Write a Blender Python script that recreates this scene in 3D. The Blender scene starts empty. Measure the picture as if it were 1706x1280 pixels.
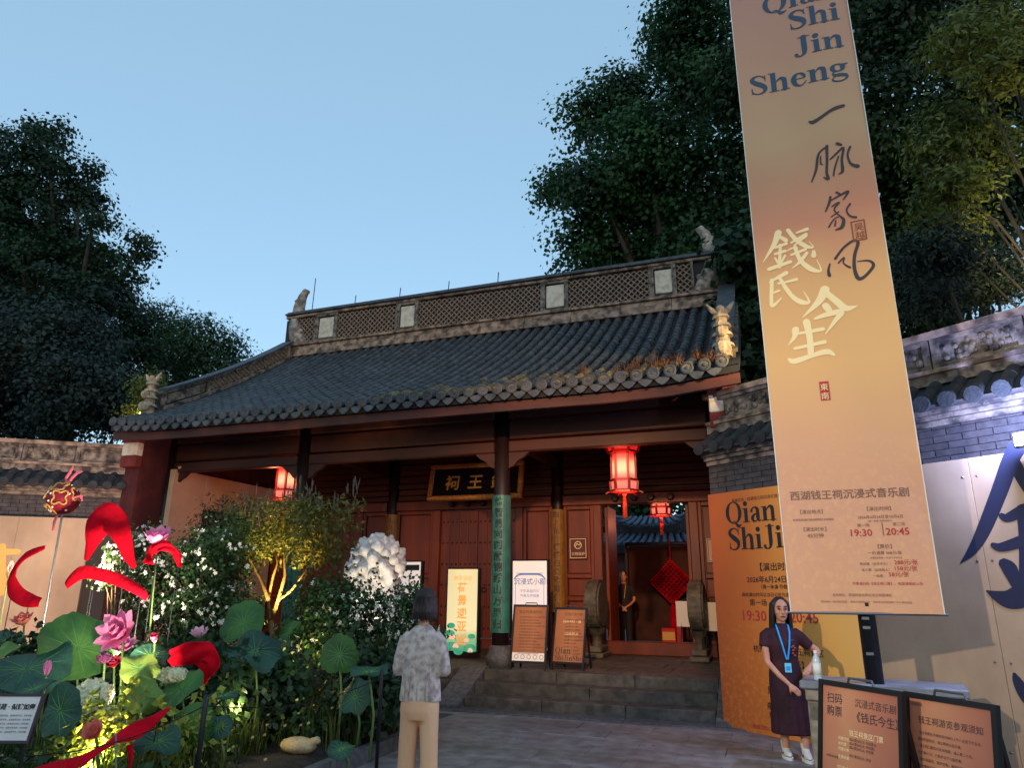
import bpy, bmesh, math, random
import numpy as np
from math import sin, cos, pi, radians as R_, sqrt
from mathutils import Vector, Matrix, Euler

random.seed(7)
RNG = np.random.default_rng(7)
SC = bpy.context.scene
COL = SC.collection

# ------------------------------------------------------------------ camera
YAW, PITCH, ROLL, LENS, EYE = R_(20.083), R_(16.536), R_(0.482), 36 * 1169.0 / 1706, Vector((0, 0, 1.58))
fw = Vector((-sin(YAW) * cos(PITCH), cos(YAW) * cos(PITCH), sin(PITCH)))
r0 = Vector((cos(YAW), sin(YAW), 0)); u0 = r0.cross(fw)
rt = r0 * cos(ROLL) + u0 * sin(ROLL); up = u0 * cos(ROLL) - r0 * sin(ROLL)
cam_d = bpy.data.cameras.new('camera'); cam = bpy.data.objects.new('camera', cam_d); COL.objects.link(cam)
cam.matrix_world = Matrix(((rt.x, up.x, -fw.x, EYE.x), (rt.y, up.y, -fw.y, EYE.y), (rt.z, up.z, -fw.z, EYE.z), (0, 0, 0, 1)))
cam_d.lens = LENS; cam_d.sensor_width = 36; cam_d.clip_start = 0.05; cam_d.clip_end = 2000
SC.camera = cam
SC.render.resolution_x, SC.render.resolution_y = 1024, 769

# ------------------------------------------------------------------ dusk sky and lights
W = bpy.data.worlds.new('World'); SC.world = W; W.use_nodes = True
nt = W.node_tree; bg = nt.nodes['Background']
sky = nt.nodes.new('ShaderNodeTexSky'); sky.sky_type = 'NISHITA'; sky.sun_disc = False
sky.sun_elevation = R_(14); sky.sun_rotation = R_(150); sky.altitude = 0; sky.air_density = 1.0; sky.dust_density = 0.3; sky.ozone_density = 1.6
mixn = nt.nodes.new('ShaderNodeMixRGB'); mixn.inputs[0].default_value = .72; mixn.inputs[2].default_value = (1.0, 1.66, 2.18, 1)      # thin even dusk veil over the clear sky
nt.links.new(sky.outputs[0], mixn.inputs[1]); nt.links.new(mixn.outputs[0], bg.inputs[0]); bg.inputs[1].default_value = 0.15

def lamp(name, kind, loc, energy, color, target=None, **kw):
    d = bpy.data.lights.new(name, kind); d.energy = energy; d.color = color
    for k, v in kw.items(): setattr(d, k, v)
    o = bpy.data.objects.new(name, d); o.location = loc; COL.objects.link(o)
    if target is not None:
        o.rotation_euler = (Vector(target) - Vector(loc)).to_track_quat('-Z', 'Y').to_euler()
    return o
lamp('sun', 'SUN', (0, -20, 20), 0.06, (0.85, 0.9, 1.0), (0, 0, 0), angle=R_(20))
WARM = (1.0, 0.62, 0.33)
# plaza floodlight behind the photographer that lights the banner and the screen wall (its shadow falls up the wall)
lamp('plaza_floodlight', 'SPOT', (-3.9, -0.6, 4.4), 740, (1.0, 0.82, 0.64), (1.3, 7.6, 2.3), spot_size=R_(46), spot_blend=0.85, shadow_soft_size=0.08)
# unseen warm lamp high over the square, aimed at the gate doors
lamp('porch_floodlight', 'SPOT', (-1.2, 2.5, 5.2), 1500, (1.0, 0.58, 0.30), (-4.0, 14.2, 1.5), spot_size=R_(40), spot_blend=0.9, shadow_soft_size=0.15)
SC.view_settings.view_transform = 'Standard'; SC.view_settings.look = 'None'
SC.view_settings.exposure = 1.2; SC.view_settings.gamma = 1.0; SC.view_settings.use_curve_mapping = False
SC.render.engine = 'CYCLES'
SC.cycles.use_denoising = True
SC.cycles.max_bounces = 6; SC.cycles.transparent_max_bounces = 8
SC.cycles.sample_clamp_indirect = 4.0

# ------------------------------------------------------------------ helpers
def at(px, py, Y):
    """world point seen in the reference survey at a pixel of the 1706 x 1280 photograph, at depth Y"""
    d = fw + rt * ((px - 853) / 1169.0) - up * ((py - 640) / 1169.0)
    return EYE + d * (Y / d.y)

def S(r, g, b):
    f = lambda c: (c / 255 / 12.92) if c / 255 <= 0.04045 else ((c / 255 + 0.055) / 1.055) ** 2.4
    return (f(r), f(g), f(b))

def tag(o, label=None, cat=None, group=None, kind=None):
    if label: o['label'] = label
    if cat: o['category'] = cat
    if group: o['group'] = group
    if kind: o['kind'] = kind
    return o

def thing(name, label, cat, loc=(0, 0, 0), rotz=0.0, group=None):
    o = bpy.data.objects.new(name, None); COL.objects.link(o); o.empty_display_size = 0.1
    o.location = loc; o.rotation_euler = (0, 0, rotz)
    return tag(o, label, cat, group)

def world_of(o):
    m = Matrix.LocRotScale(o.location, o.rotation_euler, o.scale)
    return world_of(o.parent) @ m if o.parent else m

class MB:
    """collects vertices and faces for ONE mesh object"""
    def __init__(s): s.v = []; s.f = []; s.mi = []; s.m = 0; s.smooth = False
    def add(s, vs, fs):
        k = len(s.v); s.v.extend([tuple(p) for p in vs]); s.f.extend([tuple(i + k for i in f) for f in fs]); s.mi.extend([s.m] * len(fs)); return s
    def box(s, x0, y0, z0, x1, y1, z1):
        v = [(x, y, z) for z in (z0, z1) for y in (y0, y1) for x in (x0, x1)]
        return s.add(v, [(0, 2, 3, 1), (4, 5, 7, 6), (0, 1, 5, 4), (2, 6, 7, 3), (0, 4, 6, 2), (1, 3, 7, 5)])
    def bbox(s, x0, y0, z0, x1, y1, z1, c=0.01):
        """box with chamfered edges all round"""
        c = min(c, (x1 - x0) / 3, (y1 - y0) / 3, (z1 - z0) / 3)
        b = bmesh.new(); bmesh.ops.create_cube(b, size=1)
        for p in b.verts: p.co = Vector(((x0 + x1) / 2 + p.co.x * (x1 - x0), (y0 + y1) / 2 + p.co.y * (y1 - y0), (z0 + z1) / 2 + p.co.z * (z1 - z0)))
        bmesh.ops.bevel(b, geom=b.edges[:], offset=c, segments=1, affect='EDGES')
        b.verts.index_update()
        s.add([p.co[:] for p in b.verts], [[q.index for q in f.verts] for f in b.faces]); b.free(); return s
    def obox(s, c, ax, ay, az):
        """oriented box: centre and three half-axis vectors"""
        c, ax, ay, az = map(Vector, (c, ax, ay, az))
        v = [c + ax * i + ay * j + az * k for k in (-1, 1) for j in (-1, 1) for i in (-1, 1)]
        return s.add(v, [(0, 2, 3, 1), (4, 5, 7, 6), (0, 1, 5, 4), (2, 6, 7, 3), (0, 4, 6, 2), (1, 3, 7, 5)])
    def bar(s, a, b, w, d=None, upv=(0, 0, 1)):
        a, b = Vector(a), Vector(b); t = (b - a)
        n = t.cross(Vector(upv))
        if n.length < 1e-6: n = t.cross(Vector((0, 1, 0)))
        n.normalize(); m = n.cross(t).normalized(); d = d or w
        return s.obox((a + b) / 2, t / 2, n * (w / 2), m * (d / 2))
    def tube(s, pts, rad, n=8, cap=True, flat=1.0):
        pts = [Vector(p) for p in pts]
        rad = rad if isinstance(rad, (list, tuple)) else [rad] * len(pts)
        vs = []; ref = None
        for i, p in enumerate(pts):
            t = (pts[min(i + 1, len(pts) - 1)] - pts[max(i - 1, 0)])
            t = t.normalized() if t.length > 1e-9 else Vector((0, 0, 1))
            if ref is None:
                ref = Vector((1, 0, 0)) if abs(t.x) < 0.9 else Vector((0, 1, 0))
            nx = (ref - t * ref.dot(t)).normalized(); ny = t.cross(nx); ref = nx
            for k in range(n):
                a = 2 * pi * k / n
                vs.append(p + nx * (cos(a) * rad[i]) + ny * (sin(a) * rad[i] * flat))
        fs = [(i * n + k, i * n + (k + 1) % n, (i + 1) * n + (k + 1) % n, (i + 1) * n + k) for i in range(len(pts) - 1) for k in range(n)]
        if cap: fs += [tuple(range(n - 1, -1, -1)), tuple((len(pts) - 1) * n + k for k in range(n))]
        return s.add(vs, fs)
    def rings(s, secs, n=16, cap=True):
        """loft of horizontal ellipses (x, y, z, rx, ry[, rot])"""
        vs = []
        for q in secs:
            x, y, z, rx, ry = q[:5]; ro = q[5] if len(q) > 5 else 0
            for k in range(n):
                a = 2 * pi * k / n; ex, ey = cos(a) * rx, sin(a) * ry
                vs.append((x + ex * cos(ro) - ey * sin(ro), y + ex * sin(ro) + ey * cos(ro), z))
        fs = [(i * n + k, i * n + (k + 1) % n, (i + 1) * n + (k + 1) % n, (i + 1) * n + k) for i in range(len(secs) - 1) for k in range(n)]
        if cap: fs += [tuple(range(n - 1, -1, -1)), tuple((len(secs) - 1) * n + k for k in range(n))]
        return s.add(vs, fs)
    def lathe(s, prof, c=(0, 0, 0), n=20):
        return s.rings([(c[0], c[1], c[2] + z, r, r) for r, z in prof], n)
    def ball(s, c, r, n=10, m=7):
        rx, ry, rz = r if isinstance(r, (tuple, list)) else (r, r, r)
        vs = [(c[0], c[1], c[2] - rz)]
        for i in range(1, m):
            a = -pi / 2 + pi * i / m
            vs += [(c[0] + rx * cos(a) * cos(2 * pi * k / n), c[1] + ry * cos(a) * sin(2 * pi * k / n), c[2] + rz * sin(a)) for k in range(n)]
        vs.append((c[0], c[1], c[2] + rz)); L = len(vs) - 1
        fs = [(0, 1 + (k + 1) % n, 1 + k) for k in range(n)]
        fs += [(1 + i * n + k, 1 + i * n + (k + 1) % n, 1 + (i + 1) * n + (k + 1) % n, 1 + (i + 1) * n + k) for i in range(m - 2) for k in range(n)]
        fs += [(1 + (m - 2) * n + k, 1 + (m - 2) * n + (k + 1) % n, L) for k in range(n)]
        return s.add(vs, fs)
    def prism(s, poly, axis_fn, d0, d1):
        """poly of (u, v) extruded from d0 to d1; axis_fn(u, v, d) gives the point"""
        n = len(poly)
        vs = [axis_fn(u, v, d0) for u, v in poly] + [axis_fn(u, v, d1) for u, v in poly]
        return s.add(vs, [tuple(range(n - 1, -1, -1)), tuple(range(n, 2 * n))] + [(i, (i + 1) % n, n + (i + 1) % n, n + i) for i in range(n)])
    def grid(s, rows):
        """rows of points -> quads"""
        n = len(rows[0]); vs = [p for r in rows for p in r]
        return s.add(vs, [(i * n + k, i * n + k + 1, (i + 1) * n + k + 1, (i + 1) * n + k) for i in range(len(rows) - 1) for k in range(n - 1)])
    def mesh(s, name, mats, smooth=None):
        me = bpy.data.meshes.new(name); me.from_pydata(s.v, [], s.f)
        for m in (mats if isinstance(mats, (list, tuple)) else [mats]): me.materials.append(m)
        if any(s.mi): me.polygons.foreach_set('material_index', s.mi)
        if s.smooth if smooth is None else smooth: me.polygons.foreach_set('use_smooth', [True] * len(me.polygons))
        me.update(); return me
    def build(s, name, mats, parent=None, local=False, smooth=None, kind=None):
        """link as ONE object; world coordinates unless local"""
        if parent is not None and not local:
            M = world_of(parent).inverted(); s.v = [tuple(M @ Vector(p)) for p in s.v]
        o = bpy.data.objects.new(name, s.mesh(name, mats, smooth)); COL.objects.link(o); o.parent = parent
        if kind: o['kind'] = kind
        return o

def link(name, me, parent=None, loc=(0, 0, 0), rot=(0, 0, 0), scale=(1, 1, 1)):
    o = bpy.data.objects.new(name, me); COL.objects.link(o); o.parent = parent
    o.location = loc; o.rotation_euler = rot; o.scale = scale
    return o

def copy_tree(o, parent=None):
    c = o.copy(); COL.objects.link(c); c.parent = parent
    for ch in [x for x in KIDS(o)]: copy_tree(ch, c)
    return c
def KIDS(o): return list(o.children)

def remesh(o, vox=0.012, smooth=4, fac=0.5):
    m = o.modifiers.new('skin', 'REMESH'); m.mode = 'VOXEL'; m.voxel_size = vox; m.use_smooth_shade = True
    if smooth:
        k = o.modifiers.new('soft', 'SMOOTH'); k.iterations = smooth; k.factor = fac
    return o

def tri_mesh(name, V, F, mat, parent=None, smooth=False):
    """numpy arrays -> mesh object; F is (n, k)"""
    me = bpy.data.meshes.new(name); k = F.shape[1]
    me.vertices.add(len(V)); me.vertices.foreach_set('co', np.asarray(V, np.float32).ravel())
    me.loops.add(F.size); me.loops.foreach_set('vertex_index', F.ravel().astype(np.int32))
    me.polygons.add(len(F)); me.polygons.foreach_set('loop_start', np.arange(0, F.size, k, dtype=np.int32))
    if smooth: me.polygons.foreach_set('use_smooth', [True] * len(F))
    me.update(calc_edges=True); me.materials.append(mat)
    o = bpy.data.objects.new(name, me); COL.objects.link(o)
    if parent is not None:
        o.parent = parent; o.matrix_parent_inverse = world_of(parent).inverted()
    return o

# ------------------------------------------------------------------ materials
def mat(name, col, rough=0.7, col2=None, scale=4.0, bump=0.0, bscale=30.0, spec=0.4, metal=0.0, detail=5.0, stretch=(1, 1, 1), island=0.0, emit=None, estr=0.0, trans=0.0, coat=0.0, lo=0.35, hi=0.65, stain=0.0):
    m = bpy.data.materials.new(name); m.use_nodes = True; t = m.node_tree; n = t.nodes; L = t.links
    b = n['Principled BSDF']; b.inputs['Roughness'].default_value = rough; b.inputs['Metallic'].default_value = metal
    b.inputs['Specular IOR Level'].default_value = spec; b.inputs['Coat Weight'].default_value = coat
    out = None
    tc = n.new('ShaderNodeTexCoord'); mp = n.new('ShaderNodeMapping'); mp.inputs['Scale'].default_value = stretch
    gp = n.new('ShaderNodeNewGeometry'); L.new(gp.outputs['Position'], mp.inputs[0])
    if col2 is not None:
        nz = n.new('ShaderNodeTexNoise'); nz.inputs['Scale'].default_value = scale; nz.inputs['Detail'].default_value = detail
        L.new(mp.outputs[0], nz.inputs['Vector'])
        rp = n.new('ShaderNodeValToRGB'); rp.color_ramp.elements[0].position = lo; rp.color_ramp.elements[1].position = hi
        rp.color_ramp.elements[0].color = (*col, 1); rp.color_ramp.elements[1].color = (*col2, 1)
        L.new(nz.outputs['Fac'], rp.inputs[0]); out = rp.outputs[0]
    if island > 0:
        ge = n.new('ShaderNodeNewGeometry'); mr = n.new('ShaderNodeMapRange')
        mr.inputs['To Min'].default_value = 1 - island; mr.inputs['To Max'].default_value = 1 + island
        L.new(ge.outputs['Random Per Island'], mr.inputs[0])
        oi = n.new('ShaderNodeObjectInfo'); mr2 = n.new('ShaderNodeMapRange')
        mr2.inputs['To Min'].default_value = 1 - island * 0.7; mr2.inputs['To Max'].default_value = 1 + island * 0.7
        L.new(oi.outputs['Random'], mr2.inputs[0])
        mu = n.new('ShaderNodeMath'); mu.operation = 'MULTIPLY'; L.new(mr.outputs[0], mu.inputs[0]); L.new(mr2.outputs[0], mu.inputs[1])
        vm = n.new('ShaderNodeVectorMath'); vm.operation = 'SCALE'
        if out is not None: L.new(out, vm.inputs[0])
        else: vm.inputs[0].default_value = col
        L.new(mu.outputs[0], vm.inputs['Scale']); out = vm.outputs[0]
    if stain > 0:      # broad weathering: damp, dust and soot in patches and runs
        n3 = n.new('ShaderNodeTexNoise'); n3.inputs['Scale'].default_value = .9; n3.inputs['Detail'].default_value = 7; n3.inputs['Roughness'].default_value = .62
        m3 = n.new('ShaderNodeMapping'); m3.inputs['Scale'].default_value = (1, 1, .35); L.new(gp.outputs['Position'], m3.inputs[0]); L.new(m3.outputs[0], n3.inputs['Vector'])
        r3 = n.new('ShaderNodeMapRange'); r3.inputs[1].default_value = .32; r3.inputs[2].default_value = .68; r3.inputs[3].default_value = 1 - stain; r3.inputs[4].default_value = 1 + stain * .35; L.new(n3.outputs['Fac'], r3.inputs[0])
        v3 = n.new('ShaderNodeVectorMath'); v3.operation = 'SCALE'
        if out is not None: L.new(out, v3.inputs[0])
        else: v3.inputs[0].default_value = col
        L.new(r3.outputs[0], v3.inputs['Scale']); out = v3.outputs[0]
    if out is not None: L.new(out, b.inputs['Base Color'])
    else: b.inputs['Base Color'].default_value = (*col, 1)
    if bump > 0:
        n2 = n.new('ShaderNodeTexNoise'); n2.inputs['Scale'].default_value = bscale; n2.inputs['Detail'].default_value = 6
        L.new(mp.outputs[0], n2.inputs['Vector'])
        bp = n.new('ShaderNodeBump'); bp.inputs['Strength'].default_value = bump; bp.inputs['Distance'].default_value = 0.02
        L.new(n2.outputs['Fac'], bp.inputs['Height']); L.new(bp.outputs[0], b.inputs['Normal'])
    if emit is not None:
        b.inputs['Emission Color'].default_value = (*emit, 1); b.inputs['Emission Strength'].default_value = estr
    if trans > 0:
        tr = n.new('ShaderNodeBsdfTranslucent'); mx = n.new('ShaderNodeMixShader'); mx.inputs[0].default_value = trans
        if out is not None: L.new(out, tr.inputs[0])
        else: tr.inputs[0].default_value = (*col, 1)
        L.new(b.outputs[0], mx.inputs[1]); L.new(tr.outputs[0], mx.inputs[2])
        L.new(mx.outputs[0], n['Material Output'].inputs[0])
    return m

M = {}
M['wood'] = mat('dark red timber', S(96, 38, 24), 0.55, S(70, 26, 18), 3, 0.15, 60, stretch=(1, 1, 0.12), island=0.12)
M['wood_door'] = mat('door timber', S(126, 52, 22), 0.45, S(92, 37, 17), 3, 0.2, 70, stretch=(1, 1, 0.08), island=0.10, stain=.3)
M['wood_beam'] = mat('beam timber', S(76, 33, 20), 0.6, S(52, 23, 15), 3, 0.15, 50, stretch=(0.15, 1, 1), island=0.1, stain=.3)
M['wood_dark'] = mat('dark column lacquer', S(34, 18, 18), 0.45, S(25, 13, 14), 4, 0.05, 40, stretch=(1, 1, 0.2))
M['red_paint'] = mat('red lime paint', S(118, 42, 36), 0.8, S(92, 32, 28), 5, 0.2, 40)
M['white_panel'] = mat('weathered white plaster', S(205, 192, 172), 0.85, S(160, 145, 126), 7, 0.2, 50, lo=0.45, hi=0.75)
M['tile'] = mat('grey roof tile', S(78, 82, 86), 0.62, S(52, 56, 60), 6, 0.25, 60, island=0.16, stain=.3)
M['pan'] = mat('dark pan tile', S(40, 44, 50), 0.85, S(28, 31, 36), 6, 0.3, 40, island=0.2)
M['tile_lamp_tint'] = mat('lamp tinted roof tile', S(130, 112, 74), 0.8, S(66, 62, 54), 10, 0.4, 60, island=0.3)  # yellow colour stands for lamplight caught on the right eave tiles
M['plaster'] = mat('weathered ridge plaster', S(172, 144, 124), 0.9, S(86, 72, 64), 6, 0.5, 40, lo=0.38, hi=0.62, stain=.35)
M['plaster2'] = mat('weathered grey plaster', S(140, 126, 112), 0.9, S(60, 54, 52), 7, 0.6, 40, lo=0.36, hi=0.62)
M['lattice'] = mat('grey lattice tile', S(142, 118, 100), 0.85, S(104, 86, 74), 12, 0.2, 60)
M['ridge_dark'] = mat('dark ridge recess', S(52, 48, 46), 0.9)
M['stone'] = mat('grey granite', S(94, 94, 92), 0.75, S(68, 68, 67), 14, 0.25, 120, island=0.12, stain=.35)
M['stone_step'] = mat('worn step stone', S(88, 83, 74), 0.7, S(56, 54, 49), 8, 0.3, 80, island=0.16, stain=.45)
M['paver'] = mat('plaza paving stone', S(138, 133, 127), 0.55, S(106, 102, 98), 6, 0.2, 90, island=0.14, stain=.35)
M['joint'] = mat('paving joint sand', S(84, 84, 86), 0.9, S(66, 66, 68), 30, 0.3, 200)
M['brick'] = mat('grey brick', S(78, 73, 73), 0.85, S(58, 54, 55), 12, 0.3, 90, island=0.18)
M['mortar'] = mat('mortar', S(70, 64, 60), 0.9)
M['soil'] = mat('garden soil', S(52, 42, 32), 0.95, S(30, 25, 20), 14, 0.8, 60)
M['black'] = mat('black painted metal', S(28, 28, 30), 0.4, metal=0.3)
M['gold'] = mat('gold leaf', S(226, 170, 80), 0.4, S(196, 140, 60), 30, 0.2, 120, metal=0.2)
M['goldframe'] = mat('gilt carved frame', S(206, 140, 68), 0.5, S(120, 74, 34), 40, 0.6, 80, metal=0.3)
M['lacquer'] = mat('black lacquer board', S(24, 18, 18), 0.3, coat=0.3)
M['green_board'] = mat('green painted couplet board', S(46, 104, 88), 0.45, S(34, 84, 72), 6, 0.1, 40)
M['gold_board'] = mat('gilded couplet board', S(150, 106, 36), 0.5, S(124, 84, 28), 8, 0.1, 40)
M['ink'] = mat('black ink', S(26, 28, 34), 0.6)
M['ink_slate'] = mat('slate blue ink', S(50, 74, 98), 0.6)
M['ink_faint'] = mat('faded brown ink', S(128, 96, 78), 0.6)
M['ink_brown'] = mat('dark brown ink', S(66, 52, 54), 0.6)
M['ink_red'] = mat('red ink', S(176, 44, 48), 0.6)
M['ink_rust'] = mat('rust ink', S(140, 74, 50), 0.6)
M['ink_cream'] = mat('cream ink', S(250, 224, 168), 0.6)
M['ink_navy'] = mat('navy painted stroke', S(26, 29, 54), 0.75)
M['ink_gold'] = mat('gold painted stroke', S(222, 176, 90), 0.6)
M['ink_white'] = mat('white ink', S(230, 225, 215), 0.6)
M['wing_tile'] = mat('dark mossy coping tile', S(48, 50, 51), 0.85, S(32, 33, 34), 7, 0.5, 40, island=0.25)
M['cream'] = mat('cream painted boarding', S(184, 156, 126), 0.7, S(168, 140, 112), 1.6, 0.05, 30, stain=.28)
M['lead'] = mat('satin steel', S(120, 120, 124), 0.35, metal=0.9)
M['gable_red'] = mat('dark red gable wall', S(84, 32, 30), 0.85, S(66, 25, 25), 5, 0.2, 40, stain=.35)
M['skin'] = mat('skin', S(206, 148, 118), 0.5, S(190, 128, 100), 9, 0.05, 80)
M['hair'] = mat('dark brown hair', S(28, 16, 13), 0.55, S(46, 27, 20), 40, 0.5, 160, stretch=(1, 1, 0.1))
M['black_hair'] = mat('black hair', S(22, 19, 20), 0.45, S(36, 30, 30), 40, 0.5, 160, stretch=(1, 1, 0.1))
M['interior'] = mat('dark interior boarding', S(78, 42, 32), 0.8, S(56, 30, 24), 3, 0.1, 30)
M['red_cloth'] = mat('red cloth', S(226, 10, 38), 0.85, S(190, 6, 30), 5, 0.6, 16, trans=0.3, spec=.1)

# ------------------------------------------------------------------ flat print (lettering and brush strokes)
class Flat:
    """2-D shapes in the (u, v) plane of a board, each a hair further out than the last"""
    def __init__(s): s.v = []; s.f = []; s.k = 0
    def poly(s, pts, faces=None):
        k = len(s.v); s.k += 1; z = 0.0002 * (s.k % 12)
        s.v += [(u, w, z) for u, w in pts]
        s.f += [tuple(i + k for i in f) for f in (faces or [tuple(range(len(pts)))])]
        return s
    def rect(s, u0, v0, u1, v1): return s.poly([(u0, v0), (u1, v0), (u1, v1), (u0, v1)])
    def disc(s, u, v, r, n=14, rv=None): return s.poly([(u + r * cos(2 * pi * i / n), v + (rv or r) * sin(2 * pi * i / n)) for i in range(n)])
    def stroke(s, pts, sub=5, closed=False):
        """brush stroke through (u, v, width)"""
        P = [Vector(p) for p in pts]
        if closed: P = P + [P[0]]
        Q = []
        for i in range(len(P) - 1):
            a = P[max(i - 1, 0)] if not closed or i else P[-2]; b, c = P[i], P[i + 1]
            d = P[min(i + 2, len(P) - 1)] if not closed or i < len(P) - 2 else P[1]
            for j in range(sub):
                t = j / sub
                Q.append(0.5 * ((2 * b) + (c - a) * t + (2 * a - 5 * b + 4 * c - d) * t * t + (3 * b - a - 3 * c + d) * t ** 3))
        Q.append(P[-1]); L = []; Rr = []
        for i, q in enumerate(Q):
            t = (Q[min(i + 1, len(Q) - 1)] - Q[max(i - 1, 0)]); t = Vector((t.x, t.y)); t = t.normalized() if t.length > 1e-9 else Vector((1, 0))
            n = Vector((-t.y, t.x)) * max(q.z, 0.0008) / 2
            L.append((q.x + n.x, q.y + n.y)); Rr.append((q.x - n.x, q.y - n.y))
        m = len(Q)
        s.poly(L + Rr, [(i, i + 1, m + i + 1, m + i) for i in range(m - 1)])
        if not closed:
            for q in (Q[0], Q[-1]):
                if q.z > 0.006: s.disc(q.x, q.y, q.z / 2, 8)
        return s
    def text(s, body, u, v, size, align='L', sx=1.0, bold=0.0, slant=0.0):
        V, F = glyphs(body, bold)
        if not len(V): return s
        w = V[:, 0].max() if len(V) else 0
        off = {'L': 0, 'C': -w / 2, 'R': -w}[align]
        k = len(s.v); s.k += 1; z = 0.0002 * (s.k % 12)
        s.v += [(u + (a + off) * size * sx + b * size * slant, v + b * size, z) for a, b in V]
        s.f += [tuple(i + k for i in f) for f in F]
        return s
    def vtext(s, body, u, v, size, gap=1.1, **kw):
        for i, ch in enumerate(body): s.text(ch, u, v - i * size * gap - size * 0.8, size, 'C', **kw)
        return s
    def build(s, name, m, parent, origin=(0, 0, 0), ud=(1, 0, 0), vd=(0, 0, 1), nd=(0, -1, 0), local=True):
        o0, ud, vd, nd = map(Vector, (origin, ud, vd, nd))
        b = MB(); b.v = [tuple(o0 + ud * p[0] + vd * p[1] + nd * (p[2] + 0.002)) for p in s.v]; b.f = s.f; b.mi = [0] * len(s.f)
        return b.build(name, m, parent, local, kind='stuff')

_gc = {}
def glyphs(body, bold=0.0):
    key = (body, bold)
    if key not in _gc:
        c = bpy.data.curves.new('tmp_text', 'FONT'); c.body = body; c.resolution_u = 2; c.offset = bold
        o = bpy.data.objects.new('tmp_text', c); COL.objects.link(o)
        me = bpy.data.meshes.new_from_object(o.evaluated_get(bpy.context.evaluated_depsgraph_get()))
        V = np.array([v.co[:2] for v in me.vertices]) if len(me.vertices) else np.zeros((0, 2))
        if len(V): V[:, 0] -= V[:, 0].min()
        _gc[key] = (V, [tuple(p.vertices) for p in me.polygons])
        bpy.data.objects.remove(o); bpy.data.meshes.remove(me); bpy.data.curves.remove(c)
    return _gc[key]

# fat-face serif letters (cap height 1)
SERIF = {
 'S': (0.70, [(.60, .80, .05), (.5, .94, .05), (.34, .99, .06), (.17, .92, .12), (.11, .78, .17), (.2, .65, .2), (.36, .53, .23), (.52, .4, .21), (.58, .24, .16), (.5, .08, .1), (.34, .01, .06), (.16, .05, .05), (.08, .2, .04)], [(.58, .68, .62, .98), (.06, .02, .1, .34)], []),
 'h': (0.78, [(.27, .5, .04), (.36, .6, .07), (.46, .66, .1), (.55, .6, .17), (.59, .5, .18), (.59, .04, .18)], [(0, 0, .37, .045), (.09, 0, .28, 1.02), (0, .98, .28, 1.02), (.42, 0, .76, .045)], []),
 'n': (0.78, [(.27, .46, .04), (.36, .58, .07), (.46, .65, .1), (.55, .6, .17), (.59, .5, .18), (.59, .04, .18)], [(0, 0, .37, .045), (.09, 0, .28, .66), (0, .62, .28, .66), (.42, 0, .76, .045)], []),
 'i': (0.38, None, [(0, 0, .36, .045), (.09, 0, .28, .66), (0, .62, .28, .66)], [(.18, .87, .115)]),
 'J': (0.66, [(.42, .98, .2), (.42, .6, .2), (.42, .25, .19), (.37, .06, .12), (.26, -.02, .06), (.13, .02, .1), (.1, .1, .15)], [(.2, .955, .64, 1.0)], []),
 'e': (0.62, [(.52, .37, .05), (.52, .48, .12), (.44, .6, .1), (.33, .65, .06), (.19, .58, .14), (.13, .36, .2), (.18, .12, .15), (.34, .0, .07), (.48, .06, .05), (.57, .18, .035)], [(.12, .35, .57, .39)], []),
 'a': (0.62, [(.1, .5, .13), (.18, .63, .06), (.32, .65, .09), (.43, .56, .17), (.44, .4, .18), (.44, .14, .18), (.5, .02, .07), (.6, .07, .04)], [], []),
 'g': (0.66, [(.2, .3, .05), (.1, .2, .06), (.16, .1, .12), (.36, .08, .16), (.55, .02, .13), (.56, -.14, .08), (.34, -.24, .06), (.1, -.18, .07), (.08, -.06, .05), (.2, .06, .04)], [(.44, .58, .66, .64)], []),
 'Q': (0.92, [(.3, .04, .03), (.42, .1, .04), (.52, .0, .1), (.64, -.14, .15), (.82, -.08, .04)], [], []),
}
def serif(F, word, u, v, h, right=None, gap=0.02, sx=1.0):
    if right is not None: u = right - sum(SERIF[c][0] + gap for c in word) * h * sx
    hv = h; h = h * sx; v = v / sx; G = F; F = Flat(); F.k = G.k
    for c in word:
        adv, st, rc, ds = SERIF[c]
        if st: F.stroke([(u + a * h, v + b * h, w * h) for a, b, w in st], 6)
        for a, b, c2, d in rc: F.rect(u + a * h, v + b * h, u + c2 * h, v + d * h)
        for a, b, r in ds: F.disc(u + a * h, v + b * h, r * h)
        if c == 'Q':
            F.stroke([(u + (.42 + .36 * cos(t)) * h, v + (.5 + .5 * sin(t)) * h, (.05 + .15 * cos(t) ** 2) * h) for t in [2 * pi * i / 16 for i in range(16)]], 3, closed=True)
        if c == 'g':
            F.stroke([(u + (.29 + .19 * cos(t)) * h, v + (.47 + .18 * sin(t)) * h, (.05 + .13 * cos(t) ** 2) * h) for t in [2 * pi * i / 12 for i in range(12)]], 3, closed=True)
        if c == 'a':
            F.stroke([(u + a * h, v + b * h, w * h) for a, b, w in [(.42, .38, .04), (.24, .32, .1), (.13, .18, .17), (.2, .03, .1), (.34, .04, .04), (.42, .14, .04)]], 5)
        u += (adv + gap) * h
    k = len(G.v); G.k = F.k; G.v += [(p[0], p[1] * sx, p[2]) for p in F.v]; G.f += [tuple(i + k for i in f) for f in F.f]
    return G
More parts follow.
